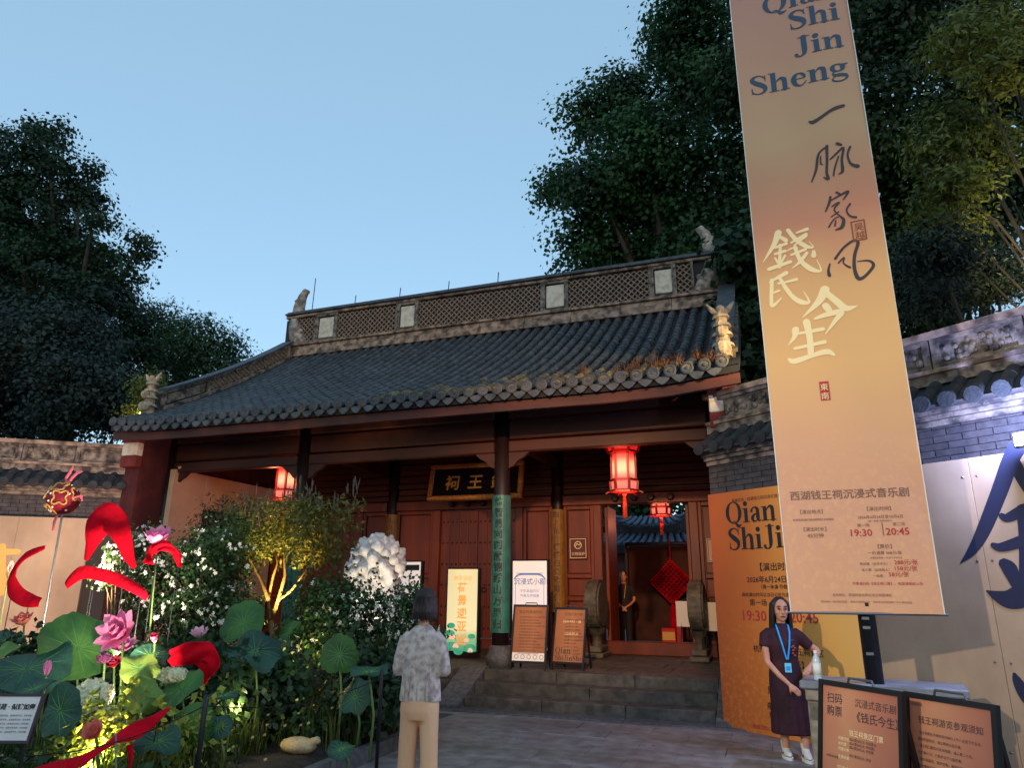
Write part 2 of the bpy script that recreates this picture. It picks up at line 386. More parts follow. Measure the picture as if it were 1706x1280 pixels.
CALLI = {"yi":[[[0.793,6.557,0.021],[0.829,6.543,0.037],[0.908,6.576,0.03],[1.004,6.629,0.03],[1.067,6.651,0.036],[1.142,6.661,0.03]]],"mai":[[[0.935,6.209,0.018],[0.864,6.17,0.018],[0.827,6.104,0.021],[0.797,5.962,0.021],[0.738,5.819,0.012]],[[0.929,6.215,0.024],[0.913,6.047,0.022],[0.895,5.904,0.021],[0.9,5.821,0.026],[0.86,5.853,0.009]],[[0.857,6.106,0.012],[0.849,6.025,0.013],[0.868,6.002,0.007]],[[1.029,6.215,0.026],[1.066,6.188,0.02]],[[0.947,6.049,0.015],[1.02,6.106,0.02],[1.083,6.147,0.02],[1.053,6.016,0.02],[1.045,5.88,0.025],[1.005,5.853,0.009]],[[1.026,6.059,0.013],[0.979,5.941,0.015],[0.954,5.846,0.012]],[[1.148,6.141,0.02],[1.113,6.057,0.016],[1.129,5.944,0.02],[1.19,5.894,0.034]]],"jia":[[[0.96,5.646,0.02],[0.995,5.612,0.02]],[[0.898,5.605,0.02],[0.875,5.529,0.02],[0.832,5.44,0.012]],[[0.893,5.561,0.012],[0.976,5.598,0.017],[1.069,5.629,0.021],[1.014,5.546,0.011]],[[0.899,5.489,0.013],[0.971,5.524,0.017],[0.917,5.45,0.013],[0.954,5.373,0.014],[0.99,5.313,0.025],[0.963,5.231,0.028],[0.904,5.213,0.011]],[[0.956,5.416,0.011],[0.879,5.369,0.011]],[[0.942,5.357,0.011],[0.896,5.331,0.011],[0.841,5.25,0.013]],[[0.916,5.318,0.01],[0.902,5.257,0.013]],[[1.07,5.482,0.017],[1.03,5.419,0.013],[1.054,5.345,0.017],[1.107,5.317,0.021]]],"feng":[[[0.86,4.881,0.02],[0.95,4.993,0.02],[1.048,5.058,0.022],[1.091,5.029,0.025],[1.043,4.893,0.025],[1.025,4.746,0.027],[1.049,4.634,0.033],[1.117,4.657,0.024],[1.197,4.751,0.024],[1.163,4.812,0.018],[1.062,4.823,0.008]],[[0.805,4.831,0.011],[0.783,4.759,0.02],[0.785,4.7,0.028]],[[0.886,4.831,0.013],[0.944,4.884,0.014],[0.931,4.827,0.012],[0.961,4.786,0.017],[0.986,4.768,0.019]]]}
TITLE = {"qian":[[[0.35,5.265,0.058],[0.293,5.13,0.042],[0.171,4.951,0.007]],[[0.354,5.223,0.028],[0.415,5.164,0.039]],[[0.308,5.097,0.023],[0.415,5.125,0.03]],[[0.295,5.022,0.023],[0.395,5.041,0.028]],[[0.356,5.119,0.026],[0.324,4.866,0.028]],[[0.291,4.979,0.016],[0.314,4.919,0.023]],[[0.39,4.99,0.021],[0.346,4.913,0.018]],[[0.221,4.858,0.035],[0.434,4.909,0.032]],[[0.447,5.279,0.035],[0.51,5.161,0.037],[0.598,5.064,0.038],[0.669,5.041,0.013],[0.637,5.111,0.006]],[[0.467,5.127,0.021],[0.527,5.158,0.023],[0.618,5.203,0.025]],[[0.529,5.233,0.018],[0.635,5.259,0.03]],[[0.616,5.183,0.027],[0.492,5.089,0.016]],[[0.453,4.987,0.021],[0.594,5.027,0.027]],[[0.495,5.068,0.032],[0.531,4.913,0.036],[0.62,4.795,0.045],[0.712,4.765,0.018],[0.687,4.894,0.006]],[[0.601,4.982,0.029],[0.523,4.888,0.027],[0.447,4.835,0.007]],[[0.669,4.991,0.027],[0.664,4.945,0.045]],[[0.406,5.035,0.009],[0.46,5.06,0.016],[0.517,5.057,0.016]]],"shi":[[[0.382,4.789,0.039],[0.298,4.751,0.03],[0.21,4.709,0.012]],[[0.237,4.731,0.032],[0.21,4.483,0.032],[0.23,4.448,0.03],[0.314,4.521,0.009]],[[0.225,4.584,0.018],[0.296,4.6,0.023]],[[0.298,4.682,0.021],[0.367,4.685,0.02],[0.472,4.699,0.029]],[[0.315,4.746,0.027],[0.356,4.634,0.034],[0.423,4.506,0.038],[0.5,4.437,0.044],[0.566,4.434,0.022],[0.526,4.556,0.006]]],"jin":[[[0.727,4.547,0.076],[0.653,4.422,0.055],[0.488,4.271,0.007]],[[0.729,4.521,0.05],[0.815,4.412,0.058],[0.897,4.325,0.055],[1.005,4.342,0.005]],[[0.713,4.369,0.058],[0.735,4.328,0.058]],[[0.601,4.24,0.022],[0.713,4.274,0.043],[0.85,4.291,0.047],[0.793,4.213,0.036],[0.678,4.067,0.009]]],"sheng":[[[0.409,4.147,0.06],[0.391,4.074,0.037],[0.329,3.999,0.007]],[[0.427,4.105,0.022],[0.532,4.11,0.028],[0.662,4.123,0.034]],[[0.384,3.951,0.026],[0.517,3.965,0.028],[0.662,3.985,0.034]],[[0.519,4.216,0.059],[0.531,4.044,0.05],[0.522,3.859,0.05]],[[0.319,3.846,0.026],[0.371,3.819,0.048],[0.538,3.857,0.037],[0.67,3.882,0.047],[0.732,3.842,0.021]]]}
BIG = [[[3.677,2.912,0.148],[3.599,2.793,0.144],[3.486,2.566,0.14],[3.281,2.196,0.122],[3.145,2.001,0.081],[3.016,1.882,0.007]],[[3.631,2.789,0.111],[3.685,2.598,0.108],[3.782,2.39,0.123],[3.897,2.275,0.138],[4.055,2.195,0.017]],[[3.45,2.303,0.055],[3.495,2.281,0.08],[3.64,2.341,0.107],[3.782,2.39,0.088]],[[3.335,2.038,0.054],[3.401,2.017,0.083],[3.593,2.07,0.106],[3.814,2.144,0.104]],[[3.623,2.351,0.09],[3.59,2.052,0.088],[3.518,1.639,0.087]],[[3.4,1.866,0.107],[3.434,1.813,0.131],[3.466,1.648,0.077]],[[3.676,1.876,0.086],[3.594,1.673,0.069]],[[3.21,1.625,0.018],[3.293,1.578,0.106],[3.386,1.553,0.168],[3.509,1.588,0.19],[3.729,1.673,0.152],[3.855,1.722,0.067]],[[3.314,0.908,0.034],[3.33,0.848,0.084],[3.382,0.725,0.116],[3.481,0.61,0.097]],[[3.441,0.891,0.066],[3.662,0.974,0.081]],[[3.552,1.013,0.066],[3.459,0.406,0.08]]]
GOLD = [[[1.81,2.161,0.121],[1.675,2.204,0.122],[1.426,2.219,0.094]],[[1.694,2.304,0.122],[1.621,1.866,0.12],[1.56,1.494,0.119]],[[1.789,1.864,0.1],[1.598,1.886,0.088],[1.488,1.918,0.06]],[[1.605,1.827,0.08],[1.497,1.631,0.08],[1.348,1.496,0.06]],[[1.615,1.787,0.08],[1.694,1.551,0.079]]]
# ================================================================== the setting
FL = 0.45                                              # height of the gate terrace
plaza = MB().add([(-90, -40, -0.012), (90, -40, -0.012), (90, 120, -0.012), (-90, 120, -0.012)], [(0, 1, 2, 3)]).build('plaza', M['joint'], kind='structure')
pv = []
for k in range(3):
    b = MB(); b.bbox(-0.4485, -0.2235, -0.05, 0.4485, 0.2235, 0.0 , 0.004); pv.append(b.mesh('paving_stone', M['paver']))
ny = 0
for j in range(18):
    y = 9.72 - j * 0.45
    for i in range(10):
        x = -3.35 + (i - 1) * 0.9 + (0.45 if j % 2 else 0)
        if x > 4.2 or (x > 0.2 + (9.9 - y) * 1.4): continue
        link('paving_stone', pv[(i + j) % 3], plaza, (x + random.uniform(-.003, .003), y, random.uniform(-.003, .003)), (random.uniform(-.003, .003), random.uniform(-.003, .003), 0)); ny += 1

terrace = MB().box(-12.2, 10.9, -0.02, -0.35, 24, FL - 0.012).build('stone_terrace', M['stone_step'], kind='structure')
def stones(x0, x1, y0, y1, z0, z1, wid, name='step_stone', m='stone_step', parent=terrace):
    n = max(1, round((x1 - x0) / wid)); w = (x1 - x0) / n
    for i in range(n):
        b = MB(); b.bbox(x0 + i * w + .003, y0, z0, x0 + (i + 1) * w - .003, y1, z1 + random.uniform(-.004, .003), 0.012)
        b.build(name, M[m], parent)
for a, c in ((-8.35, -4.72), (-4.32, -0.86)):
    stones(a, c, 9.93, 10.36, -0.02, 0.155, 1.2)
    stones(a, c, 10.31, 10.70, 0.12, 0.305, 1.4)
    stones(a, c, 10.66, 11.2, 0.28, FL, 1.15)
stones(-8.35, -0.4, 9.62, 9.93, -0.02, 0.022, 1.6, 'kerb_stone', 'stone')
for y0, y1, wd in ((11.2, 11.95, .95), (11.95, 12.7, 1.1), (12.7, 13.5, .95), (13.5, 14.2, 1.1)):
    stones(-11.7, -0.7, y0, y1, 0.3, FL, wd, 'paving_stone')
stones(-12.0, -8.75, 10.66, 11.2, 0.0, FL, 1.1); stones(-12.0, -8.75, 10.3, 10.66, 0.0, .3, 1.1, 'plinth_stone')
for x0, x1 in ((-4.72, -4.32), (-0.86, -0.46), (-8.75, -8.35)):
    b = MB(); b.prism([(9.75, 0.0), (9.75, 0.05), (10.75, 0.47), (11.25, 0.47), (11.25, 0.0)], lambda u, v, d: (d, u, v), x0 + .003, x1 - .003)
    b.build('ramp_slab', M['stone'], terrace)

# ------------------------------------------------------------------ the gate hall
HX0, HX1, DY = -11.86, -0.32, 14.3
hall = thing('gate_hall', 'old timber gate hall with grey tiled roof and lattice ridge above stone steps', 'gate hall', (-6.2, 12.5, FL))
EY, RY, EZ, RZ = 9.75, 14.9, 4.56, 7.62
def zr(y, x=None):
    t = (y - EY) / (RY - EY); z = EZ + (RZ - EZ) * (0.74 * t + 0.26 * t * t)
    if x is not None:
        d = max(0, abs(x + 6.2) - 4.2) / 1.8; z += 0.13 * d * d * max(0, 1 - t) ** 2
    return z
# roof deck (thick, front and rear slopes)
b = MB(); xs = np.linspace(HX0 + .06, HX1 + .1, 13); ys = np.linspace(EY + .03, RY, 9)
for off, flip in ((-0.04, 0), (-0.14, 1)):
    b.grid([[(x, y, zr(y, x) + off) for x in (xs if not flip else xs[::-1])] for y in ys])
b.grid([[(x, EY + .03, zr(EY, x) + o) for x in xs[::-1]] for o in (-.04, -.14)])
for x in (xs[0], xs[-1]): b.grid([[(x, y, zr(y, x) + o) for y in ys] for o in (-.04, -.14)])
yb = np.linspace(RY, 20.2, 7)
for off, flip in ((-0.04, 0), (-0.14, 1)):
    b.grid([[(x, y, zr(2 * RY - y) + off) for x in (xs if not flip else xs[::-1])] for y in yb])
roof = b.build('roof', [mat('roof bed mortar', S(34, 36, 38), 0.9), ], hall, smooth=True)
rafters = MB()
for x in np.arange(HX0 + .3, HX1 - .2, 0.32): rafters.bar((x, EY + .15, zr(EY + .15, x) - .185), (x, 14.2, zr(14.2) - .185), .07)
rafters.build('rafters', M['wood_dark'], hall, kind='stuff')

# tube tiles: a shared half-round tile; the 300 that show largest are parts, the rest one mass
def tile_mesh(name, m, L=0.30, r0=.076, r1=.071):
    b = MB(); n = 7
    rows = []
    for y, r in ((0, r0 + .002), (.02, r0 + .003), (.024, r0), (L, r1)):
        rows.append([(-r * cos(pi * i / (n - 1)), y, r * 1.15 * sin(pi * i / (n - 1)) + .005) for i in range(n)])
    b.grid([q[::-1] for q in rows]); b.add(rows[0], [tuple(range(n))])
    return b.mesh(name, m, True)
TILE = [tile_mesh('roof_tile', M['tile']), tile_mesh('roof_tile', M['tile']), tile_mesh('roof_tile', M['tile_lamp_tint'])]
NR = 48; SPX = (HX1 - HX0 - .28) / (NR - 1); rowx = [HX0 + .16 + SPX * i for i in range(NR)]
slope_y = []; y = EY - .03
while y < RY - .15:
    dz = zr(y + .2) - zr(y); a = math.atan2(dz, .2); slope_y.append((y, a)); y += .272 * cos(a)
cand = sorted(((i, j) for i in range(NR) for j in range(len(slope_y))), key=lambda q: (slope_y[q[1]][0] * 1.0 - 0.75 * rowx[q[0]]))
near = set(cand[:300])
rv, rf = [], []
tv = np.array([v.co[:] for v in TILE[0].vertices]); tf = [tuple(p.vertices) for p in TILE[0].polygons]
for i in range(NR):
    for j, (y, a) in enumerate(slope_y):
        x = rowx[i] + random.uniform(-.01, .01); z = zr(y, x) + .005
        am = a - (0.03)
        if (i, j) in near:
            dry = j < 5 and i > NR - 26 and random.random() < (0.75 - j * .13)  # picks tiles given the painted lamplight, denser towards the eave
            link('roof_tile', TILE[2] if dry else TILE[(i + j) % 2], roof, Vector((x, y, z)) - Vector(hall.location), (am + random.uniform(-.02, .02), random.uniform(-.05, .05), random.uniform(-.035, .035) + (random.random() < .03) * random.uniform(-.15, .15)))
        else:
            ca, sa = cos(am), sin(am); k = len(rv)
            rv.extend([(x + p[0], y + p[1] * ca - p[2] * sa, z + p[1] * sa + p[2] * ca) for p in tv]); rf.extend([tuple(q + k for q in f) for f in tf])
b = MB(); b.v = rv; b.f = rf; b.mi = [0] * len(rf)
b.build('roof_tiling', M['tile'], roof, smooth=True, kind='stuff')
# pan tiles between the rows: lapped courses
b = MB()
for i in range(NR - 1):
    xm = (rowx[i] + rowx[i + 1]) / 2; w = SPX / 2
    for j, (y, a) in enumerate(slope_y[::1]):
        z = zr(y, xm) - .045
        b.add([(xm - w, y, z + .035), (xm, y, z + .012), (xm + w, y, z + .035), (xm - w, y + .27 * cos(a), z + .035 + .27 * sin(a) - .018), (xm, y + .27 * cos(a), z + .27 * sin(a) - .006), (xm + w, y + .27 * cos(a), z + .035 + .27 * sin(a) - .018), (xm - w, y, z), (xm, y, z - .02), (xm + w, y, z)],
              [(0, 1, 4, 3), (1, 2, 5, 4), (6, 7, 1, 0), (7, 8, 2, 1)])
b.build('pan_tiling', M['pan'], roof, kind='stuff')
# eave end discs and drip tiles
b = MB(); b.lathe([(.02, -.02), (.085, -.02), (.092, -.008), (.092, .012), (.07, .02), (.066, .012), (.03, .012), (.022, .022), (.001, .024)], n=14)
DISC = b.mesh('eave_disc', M['tile'])
b = MB(); b.prism([(-.115, .05), (-.06, .015), (0, .0), (.06, .015), (.115, .05), (.1, -.03), (.055, -.085), (0, -.115), (-.055, -.085), (-.1, -.03)], lambda u, v, d: (u, d, v), -.01, .012)
DRIP = b.mesh('drip_tile', M['tile'])
HL = Vector(hall.location)
for i in range(NR):
    link('eave_disc', DISC, roof, Vector((rowx[i], EY - .04, zr(EY, rowx[i]) + .035)) - HL, (pi / 2 + random.uniform(-.05, .05), random.uniform(-.3, .3), random.uniform(-.05, .05)))
    if i < NR - 1:
        xm = (rowx[i] + rowx[i + 1]) / 2
        link('drip_tile', DRIP, roof, Vector((xm, EY - .02, zr(EY, xm) - .04)) - HL, (random.uniform(-.2, -.08), 0, random.uniform(-.04, .04)))
# dry ferns and weeds that root between the lower tiles
wv, wf = [], []
def blades(cx, cy, cz, n, h, spread, wv=wv, wf=wf, wid=.006):
    for _ in range(n):
        a = random.uniform(0, 2 * pi); l = h * random.uniform(.5, 1.1); s = spread * random.uniform(.3, 1)
        p0 = Vector((cx + random.uniform(-.04, .04), cy + random.uniform(-.04, .04), cz)); d = Vector((cos(a), sin(a), 0)); q = Vector((-sin(a), cos(a), 0)) * wid
        k = len(wv); wv.extend([tuple(p0 - q), tuple(p0 + q), tuple(p0 + d * s * .4 + Vector((0, 0, l * .7)) + q * .8), tuple(p0 + d * s * .4 + Vector((0, 0, l * .7)) - q * .8), tuple(p0 + d * s + Vector((0, 0, l * .8)))])
        wf.extend([(k, k + 1, k + 2, k + 3), (k + 3, k + 2, k + 4, k + 4)])
for _ in range(34):
    x = HX1 - .25 - abs(random.gauss(0, 1.0)); y = EY + .1 + abs(random.gauss(0, .7))
    blades(x, y, zr(y, x) + .04, 14, .2, .26)
b = MB(); b.v = wv; b.f = [f if f[2] != f[3] else f[:3] for f in wf]; b.mi = [0] * len(wf)
b.build('roof_weeds', mat('dry reddish fern', S(128, 78, 58), 0.9, S(84, 66, 48), 4, trans=.2, island=.4), roof, kind='stuff')

# eaves beam and fascia
b = MB()
for i in range(12):
    xa, xb = xs[i], xs[i + 1]
    za, zb = zr(EY, xa) - .14, zr(EY, xb) - .14
    b.add([(xa, EY + .1, za - .15), (xb, EY + .1, zb - .15), (xb, EY + .1, zb), (xa, EY + .1, za), (xa, EY + .17, za - .15), (xb, EY + .17, zb - .15), (xb, EY + .17, zb), (xa, EY + .17, za)], [(0, 1, 2, 3), (5, 4, 7, 6), (4, 5, 1, 0), (3, 2, 6, 7)])
b.build('eave_fascia', mat('faded red eave board', S(84, 42, 35), .7, S(58, 31, 28), 5, .2, 40, stretch=(.2, 1, 1)), hall)
colx = (-8.25, -4.22)
for x in (HX0 + .35, *colx, HX1 - .35):
    b = MB(); b.lathe([(.135, FL), (.14, 2.5), (.125, 4.75)], (x, 11.1, 0), 20)
    c = b.build('column', M['wood_dark'], hall, smooth=True)
    if x in colx:
        b = MB(); b.lathe([(.22, FL - .01), (.225, FL + .1), (.24, FL + .14), (.19, FL + .2), (.17, FL + .3), (.15, FL + .32)], (x, 11.1, 0), 24)
        b.build('plinth', M['stone'], c, smooth=True)
bays = [(HX0 + .35, colx[0]), (colx[0], colx[1]), (colx[1], HX1 - .35)]
for x0, x1 in bays:
    for z0, z1, d in ((3.86, 4.06, .16), (4.09, 4.42, .13), (4.45, 4.64, .2)):
        b = MB(); b.bbox(x0 + .13, 11.1 - d / 2, z0, x1 - .13, 11.1 + d / 2, z1, .02); b.build('beam', M['wood_beam'], hall)
    for xe, sg in ((x0 + .13, 1), (x1 - .13, -1)):
        b = MB(); b.prism([(0, 3.86), (0, 3.6), (.08, 3.63), (.16, 3.72), (.26, 3.77), (.36, 3.86)], lambda u, v, d: (xe + sg * u, 11.1 + d, v), -.04, .04); b.build('corner_bracket', M['wood_beam'], hall)
for x in (*colx,):
    for z0 in (4.1,):
        b = MB(); b.bbox(x - .07, 11.2, z0, x + .07, DY - .05, z0 + .26, .02); b.build('tie_beam', M['wood_beam'], hall)
# gable walls and corner piers
for x0, x1 in ((HX0, HX0 + .36), (HX1 - .36, HX1)):
    b = MB(); b.prism([(10.3, 0), (10.3, 4.5), (12, zr(12) - .16), (RY, zr(RY) - .16), (20, zr(9.8) - .16), (20, 0)], lambda u, v, d: (d, u, v), x0, x1)
    w = b.build('gable_wall', M['gable_red'], hall)
    for z0, z1, m, ex in ((3.86, 4.08, 'red_paint', .0), (4.085, 4.34, 'white_panel', .0), (4.345, 4.52, 'red_paint', .02), (4.525, 4.62, 'red_paint', .05)):
        b = MB(); b.bbox(x0 - .012 - ex, 10.16 - ex, z0, x1 + .012 + ex, 10.32, z1, .012); b.build('pier_block', M[m], hall)
# door wall
colw = [HX0 + .38, -8.08, -4.17, HX1 - .36]
for x in colw[1:3]:
    b = MB(); b.lathe([(.125, FL), (.125, 5.6)], (x, DY - .02, 0), 18); b.build('column', M['wood_dark'], hall, smooth=True)
LZ = 3.31
doors = [(-10.75, -9.0, 0), (-6.87, -5.1, 0), (-3.24, -1.5, 1)]
b = MB(); b.box(HX0 + .38, DY + .12, LZ + .2, HX1 - .36, DY + .16, 5.9); b.build('backing_board', M['wood_dark'], hall)
for k, (x0, x1) in enumerate(((colw[0], colw[1] - .125), (colw[1] + .125, colw[2] - .125), (colw[2] + .125, colw[3]))):
    d0, d1, opened = doors[k]
    # boards over the lintel
    z = LZ + .23
    for q in range(9):
        h = (.115, .13, .12, .16)[q % 4]
        b = MB(); b.bbox(x0, DY - .03 - (.025 if q % 2 == 0 else 0), z, x1, DY + .1, z + h, .012); b.build('lintel_board', M['wood_beam'], hall); z += h + .012
    b = MB(); b.bbox(x0, DY - .09, z, x1, DY + .1, z + .3, .02); b.build('beam', M['wood_beam'], hall)
    b = MB(); b.bbox(x0, DY - .12, LZ, x1, DY + .1, LZ + .21, .015); b.build('lintel', M['wood_door'], hall)
    b = MB(); b.bbox(x0, DY - .1, FL - .005, x1, DY + .1, FL + (.24 if opened else .2), .015); b.build('threshold', M['wood_door'], hall)
    for xx in (d0 + .32, d0 + .7, d1 - .7, d1 - .32):
        b = MB(); b.rings([(xx, LZ + .105, z_, r, r) for z_, r in ((0, .07), (.1, .07), (.12, .055))], 6)
        b.v = [(p[0], DY - .12 - p[2], LZ + .105 + (p[1] - LZ - .105)) for p in b.v]; b.build('door_peg', M['wood_dark'], hall)
    for xa, xb in ((d0 - .17, d0), (d1, d1 + .17)):
        b = MB(); b.bbox(xa, DY - .09, FL + .2, xb, DY + .1, LZ, .012); b.build('door_jamb', M['wood_door'], hall)
    for xa, xb in ((x0, d0 - .17), (d1 + .17, x1)):
        if xb - xa < .12: continue
        p = MB(); p.box(xa, DY + .03, FL + .2, xb, DY + .08, LZ); p = p.build('side_panel', M['wood_door'], hall)
        for xs0, xs1 in ((xa, xa + .07), (xb - .07, xb)):
            b = MB(); b.bbox(xs0, DY - .05, FL + .2, xs1, DY + .03, LZ, .008); b.build('stile', M['wood_door'], p)
        for z0, z1 in ((FL + .2, FL + .3), (1.42, 1.5), (1.86, 1.94), (LZ - .08, LZ)):
            b = MB(); b.bbox(xa + .07, DY - .045, z0, xb - .07, DY + .03, z1, .008); b.build('rail', M['wood_door'], p)
        for z0, z1 in ((FL + .3, 1.42), (1.5, 1.86), (1.94, LZ - .08)):
            b = MB(); b.bbox(xa + .085, DY - .01, z0 + .015, xb - .085, DY + .035, z1 - .015, .012); b.build('panel', M['wood_door'], p)
    if not opened:
        mid = (d0 + d1) / 2
        for xa, xb in ((d0 + .005, mid - .004), (mid + .004, d1 - .005)):
            leaf = MB(); leaf.box(xa, DY + .05, FL + .21, xb, DY + .08, LZ - .005); leaf = leaf.build('door_leaf', M['wood_door'], hall)
            w = (xb - xa) / 4
            for q in range(4):
                b = MB(); b.bbox(xa + q * w + .002, DY - .0, FL + .212, xa + (q + 1) * w - .002, DY + .05, LZ - .008, .006); b.build('plank', M['wood_door'], leaf)
            b = MB()
            for zz in (.85, 1.28, 1.72, 2.15, 2.6, 3.05):
                for q in range(8): b.ball((xa + .06 + q * (xb - xa - .12) / 7, DY - .006, zz), (.02, .022, .02), 6, 4)
            b.build('studs', M['black'], leaf, smooth=True, kind='stuff')
            s = 1 if xa < mid - .5 else -1
            b = MB(); xx = xb - .16 if xa < mid - .4 else xa + .16
            b.tube([(xx + .05 * cos(t), DY - .03, 1.62 + .05 * sin(t)) for t in np.linspace(0, 2 * pi, 13)], .009, 6, False); b.build('ring_handle', M['black'], leaf)
    else:
        for xa, s in ((d0, 1), (d1, -1)):      # leaves folded back into the passage
            b = MB(); b.bbox(min(xa + s * .02, xa + s * .09), DY + .12, FL + .05, max(xa + s * .02, xa + s * .09), DY + .95, LZ, .01); b.build('door_leaf', M['wood_door'], hall)

# main ridge
def lattice(b, fn, u0, u1, v0, v1, step, w, d=.03):
    """crossed diagonal bars inside a rectangle, fn(u, v, depth)"""
    n = int((u1 - u0 + (v1 - v0)) / step) + 1; H = v1 - v0
    for sgn in (1, -1):
        for k in range(-1, n + 1):
            ua = u0 + k * step - (0 if sgn > 0 else 0)
            pts = []
            a0, a1 = (ua - H, ua) if sgn > 0 else (ua, ua - H)      # u at v0, u at v1
            t0, t1 = 0.0, 1.0; du = a1 - a0
            for lim, gt in ((u0, True), (u1, False)):
                if abs(du) < 1e-9: continue
                t = (lim - a0) / du
                if (du > 0) == gt: t0 = max(t0, t)
                else: t1 = min(t1, t)
            if t1 - t0 < .05: continue
            pa, pb = (a0 + du * t0, v0 + H * t0), (a0 + du * t1, v0 + H * t1)
            L = sqrt((pb[0] - pa[0]) ** 2 + (pb[1] - pa[1]) ** 2); nx, ny = -(pb[1] - pa[1]) / L * w / 2, (pb[0] - pa[0]) / L * w / 2
            off = 0 if sgn > 0 else .004
            b.prism([(pa[0] + nx, pa[1] + ny), (pa[0] - nx, pa[1] - ny), (pb[0] - nx, pb[1] - ny), (pb[0] + nx, pb[1] + ny)], fn, off, off + d)
ridge = MB()
ridge.box(-12.0, RY - .11, RZ - .2, -0.45, RY + .11, 8.68)
ridge = ridge.build('ridge', M['ridge_dark'], hall)
for z0, z1, d, m in ((7.56, 7.74, .24, 'plaster'), (7.742, 7.86, .19, 'plaster'), (7.862, 7.93, .25, 'plaster'), (8.70, 8.77, .2, 'plaster'), (8.772, 8.83, .26, 'tile'), (8.832, 8.9, .17, 'tile')):
    n = 10
    for i in range(n):
        xa, xb = -11.98 + i * 11.5 / n, -11.98 + (i + 1) * 11.5 / n
        b = MB(); b.bbox(xa + .003, RY - d, z0 + random.uniform(0, .008), xb - .003, RY + d, z1, .01); b.build('ridge_course', M[m], ridge)
whites = [(-10.96, -10.37), (-8.5, -7.97), (-4.6, -4.03), (-2.03, -1.53)]
edges = [-11.6] + [v for w in whites for v in w] + [-1.1]
FY = RY - .11
for xa, xb in whites:
    b = MB(); b.bbox(xa + .05, FY - .045, 8.03, xb - .05, FY, 8.6, .015); b.build('plaster_panel', M['white_panel'], ridge)
    for z0, z1 in ((7.932, 7.99), (8.64, 8.698)):
        b = MB(); b.box(xa, FY - .06, z0, xb, FY, z1); b.build('panel_frame', M['plaster2'], ridge)
    for p, q in ((xa, xa + .05), (xb - .05, xb)):
        b = MB(); b.box(p - .02, FY - .07, 7.935, q - .02, FY, 8.697); b.build('panel_frame', M['plaster2'], ridge)
for k in range(0, len(edges), 2):
    xa, xb = edges[k], edges[k + 1]
    b = MB(); lattice(b, lambda u, v, d: (u, FY - .012 - d, v), xa + .04, xb - .06, 7.97, 8.66, .14, .026)
    b.build('lattice', M['lattice'], ridge, kind='stuff')
    for p in (xa, xb - .05):
        b = MB(); b.box(p - .03, FY - .075, 7.936, p + .03, FY, 8.696); b.build('panel_frame', M['plaster2'], ridge)
# fish-dragon finials at both ends
M['finial'] = mat('pale weathered finial', S(176, 160, 144), .9, S(110, 100, 92), 7, .5, 40, lo=.38, hi=.6)
def finial(x, s, big=1.0):
    b = MB(); y = RY
    b.tube([(x + s * .30, y, 7.95), (x + s * .1, y, 8.2), (x, y, 8.5), (x - s * .02, y, 8.8)], [.2, .26, .22, .17], 10)
    b.tube([(x - s * .0, y, 8.75), (x + s * .02, y, 9.1), (x + s * .1, y, 9.4), (x + s * .2, y, 9.55), (x + s * .27, y, 9.5)], [.19, .16, .12, .1, .07], 9)
    for i in range(7): b.ball((x - s * .18 + .02 * i * s, y, 8.3 + i * .16), (.07, .12, .06), 6, 5)
    b.tube([(x + s * .15, y, 8.05), (x + s * .5, y, 8.0), (x + s * .68, y, 8.08)], [.16, .13, .06], 8)
    b.tube([(x + s * .1, y, 8.35), (x + s * .38, y, 8.62), (x + s * .5, y, 8.95)], [.12, .09, .03], 7)
    b.ball((x + s * .28, y - .17, 8.3), .07, 8, 6); b.ball((x + s * .28, y + .17, 8.3), .07, 8, 6)
    o = b.build('ridge_finial', M['finial'], hall); remesh(o, .022, 1)
finial(-11.75, 1); finial(-.72, -1)
for x, h in ((-11.3, 1.0), (-9.95, .3), (-8.6, .32), (-7.2, .3), (-5.85, .34), (-4.45, .3), (-3.0, .3)):
    b = MB(); b.tube([(x, RY, 8.88), (x + .02, RY, 8.9 + h)], .012, 5); b.build('lightning_rod', M['black'], hall)
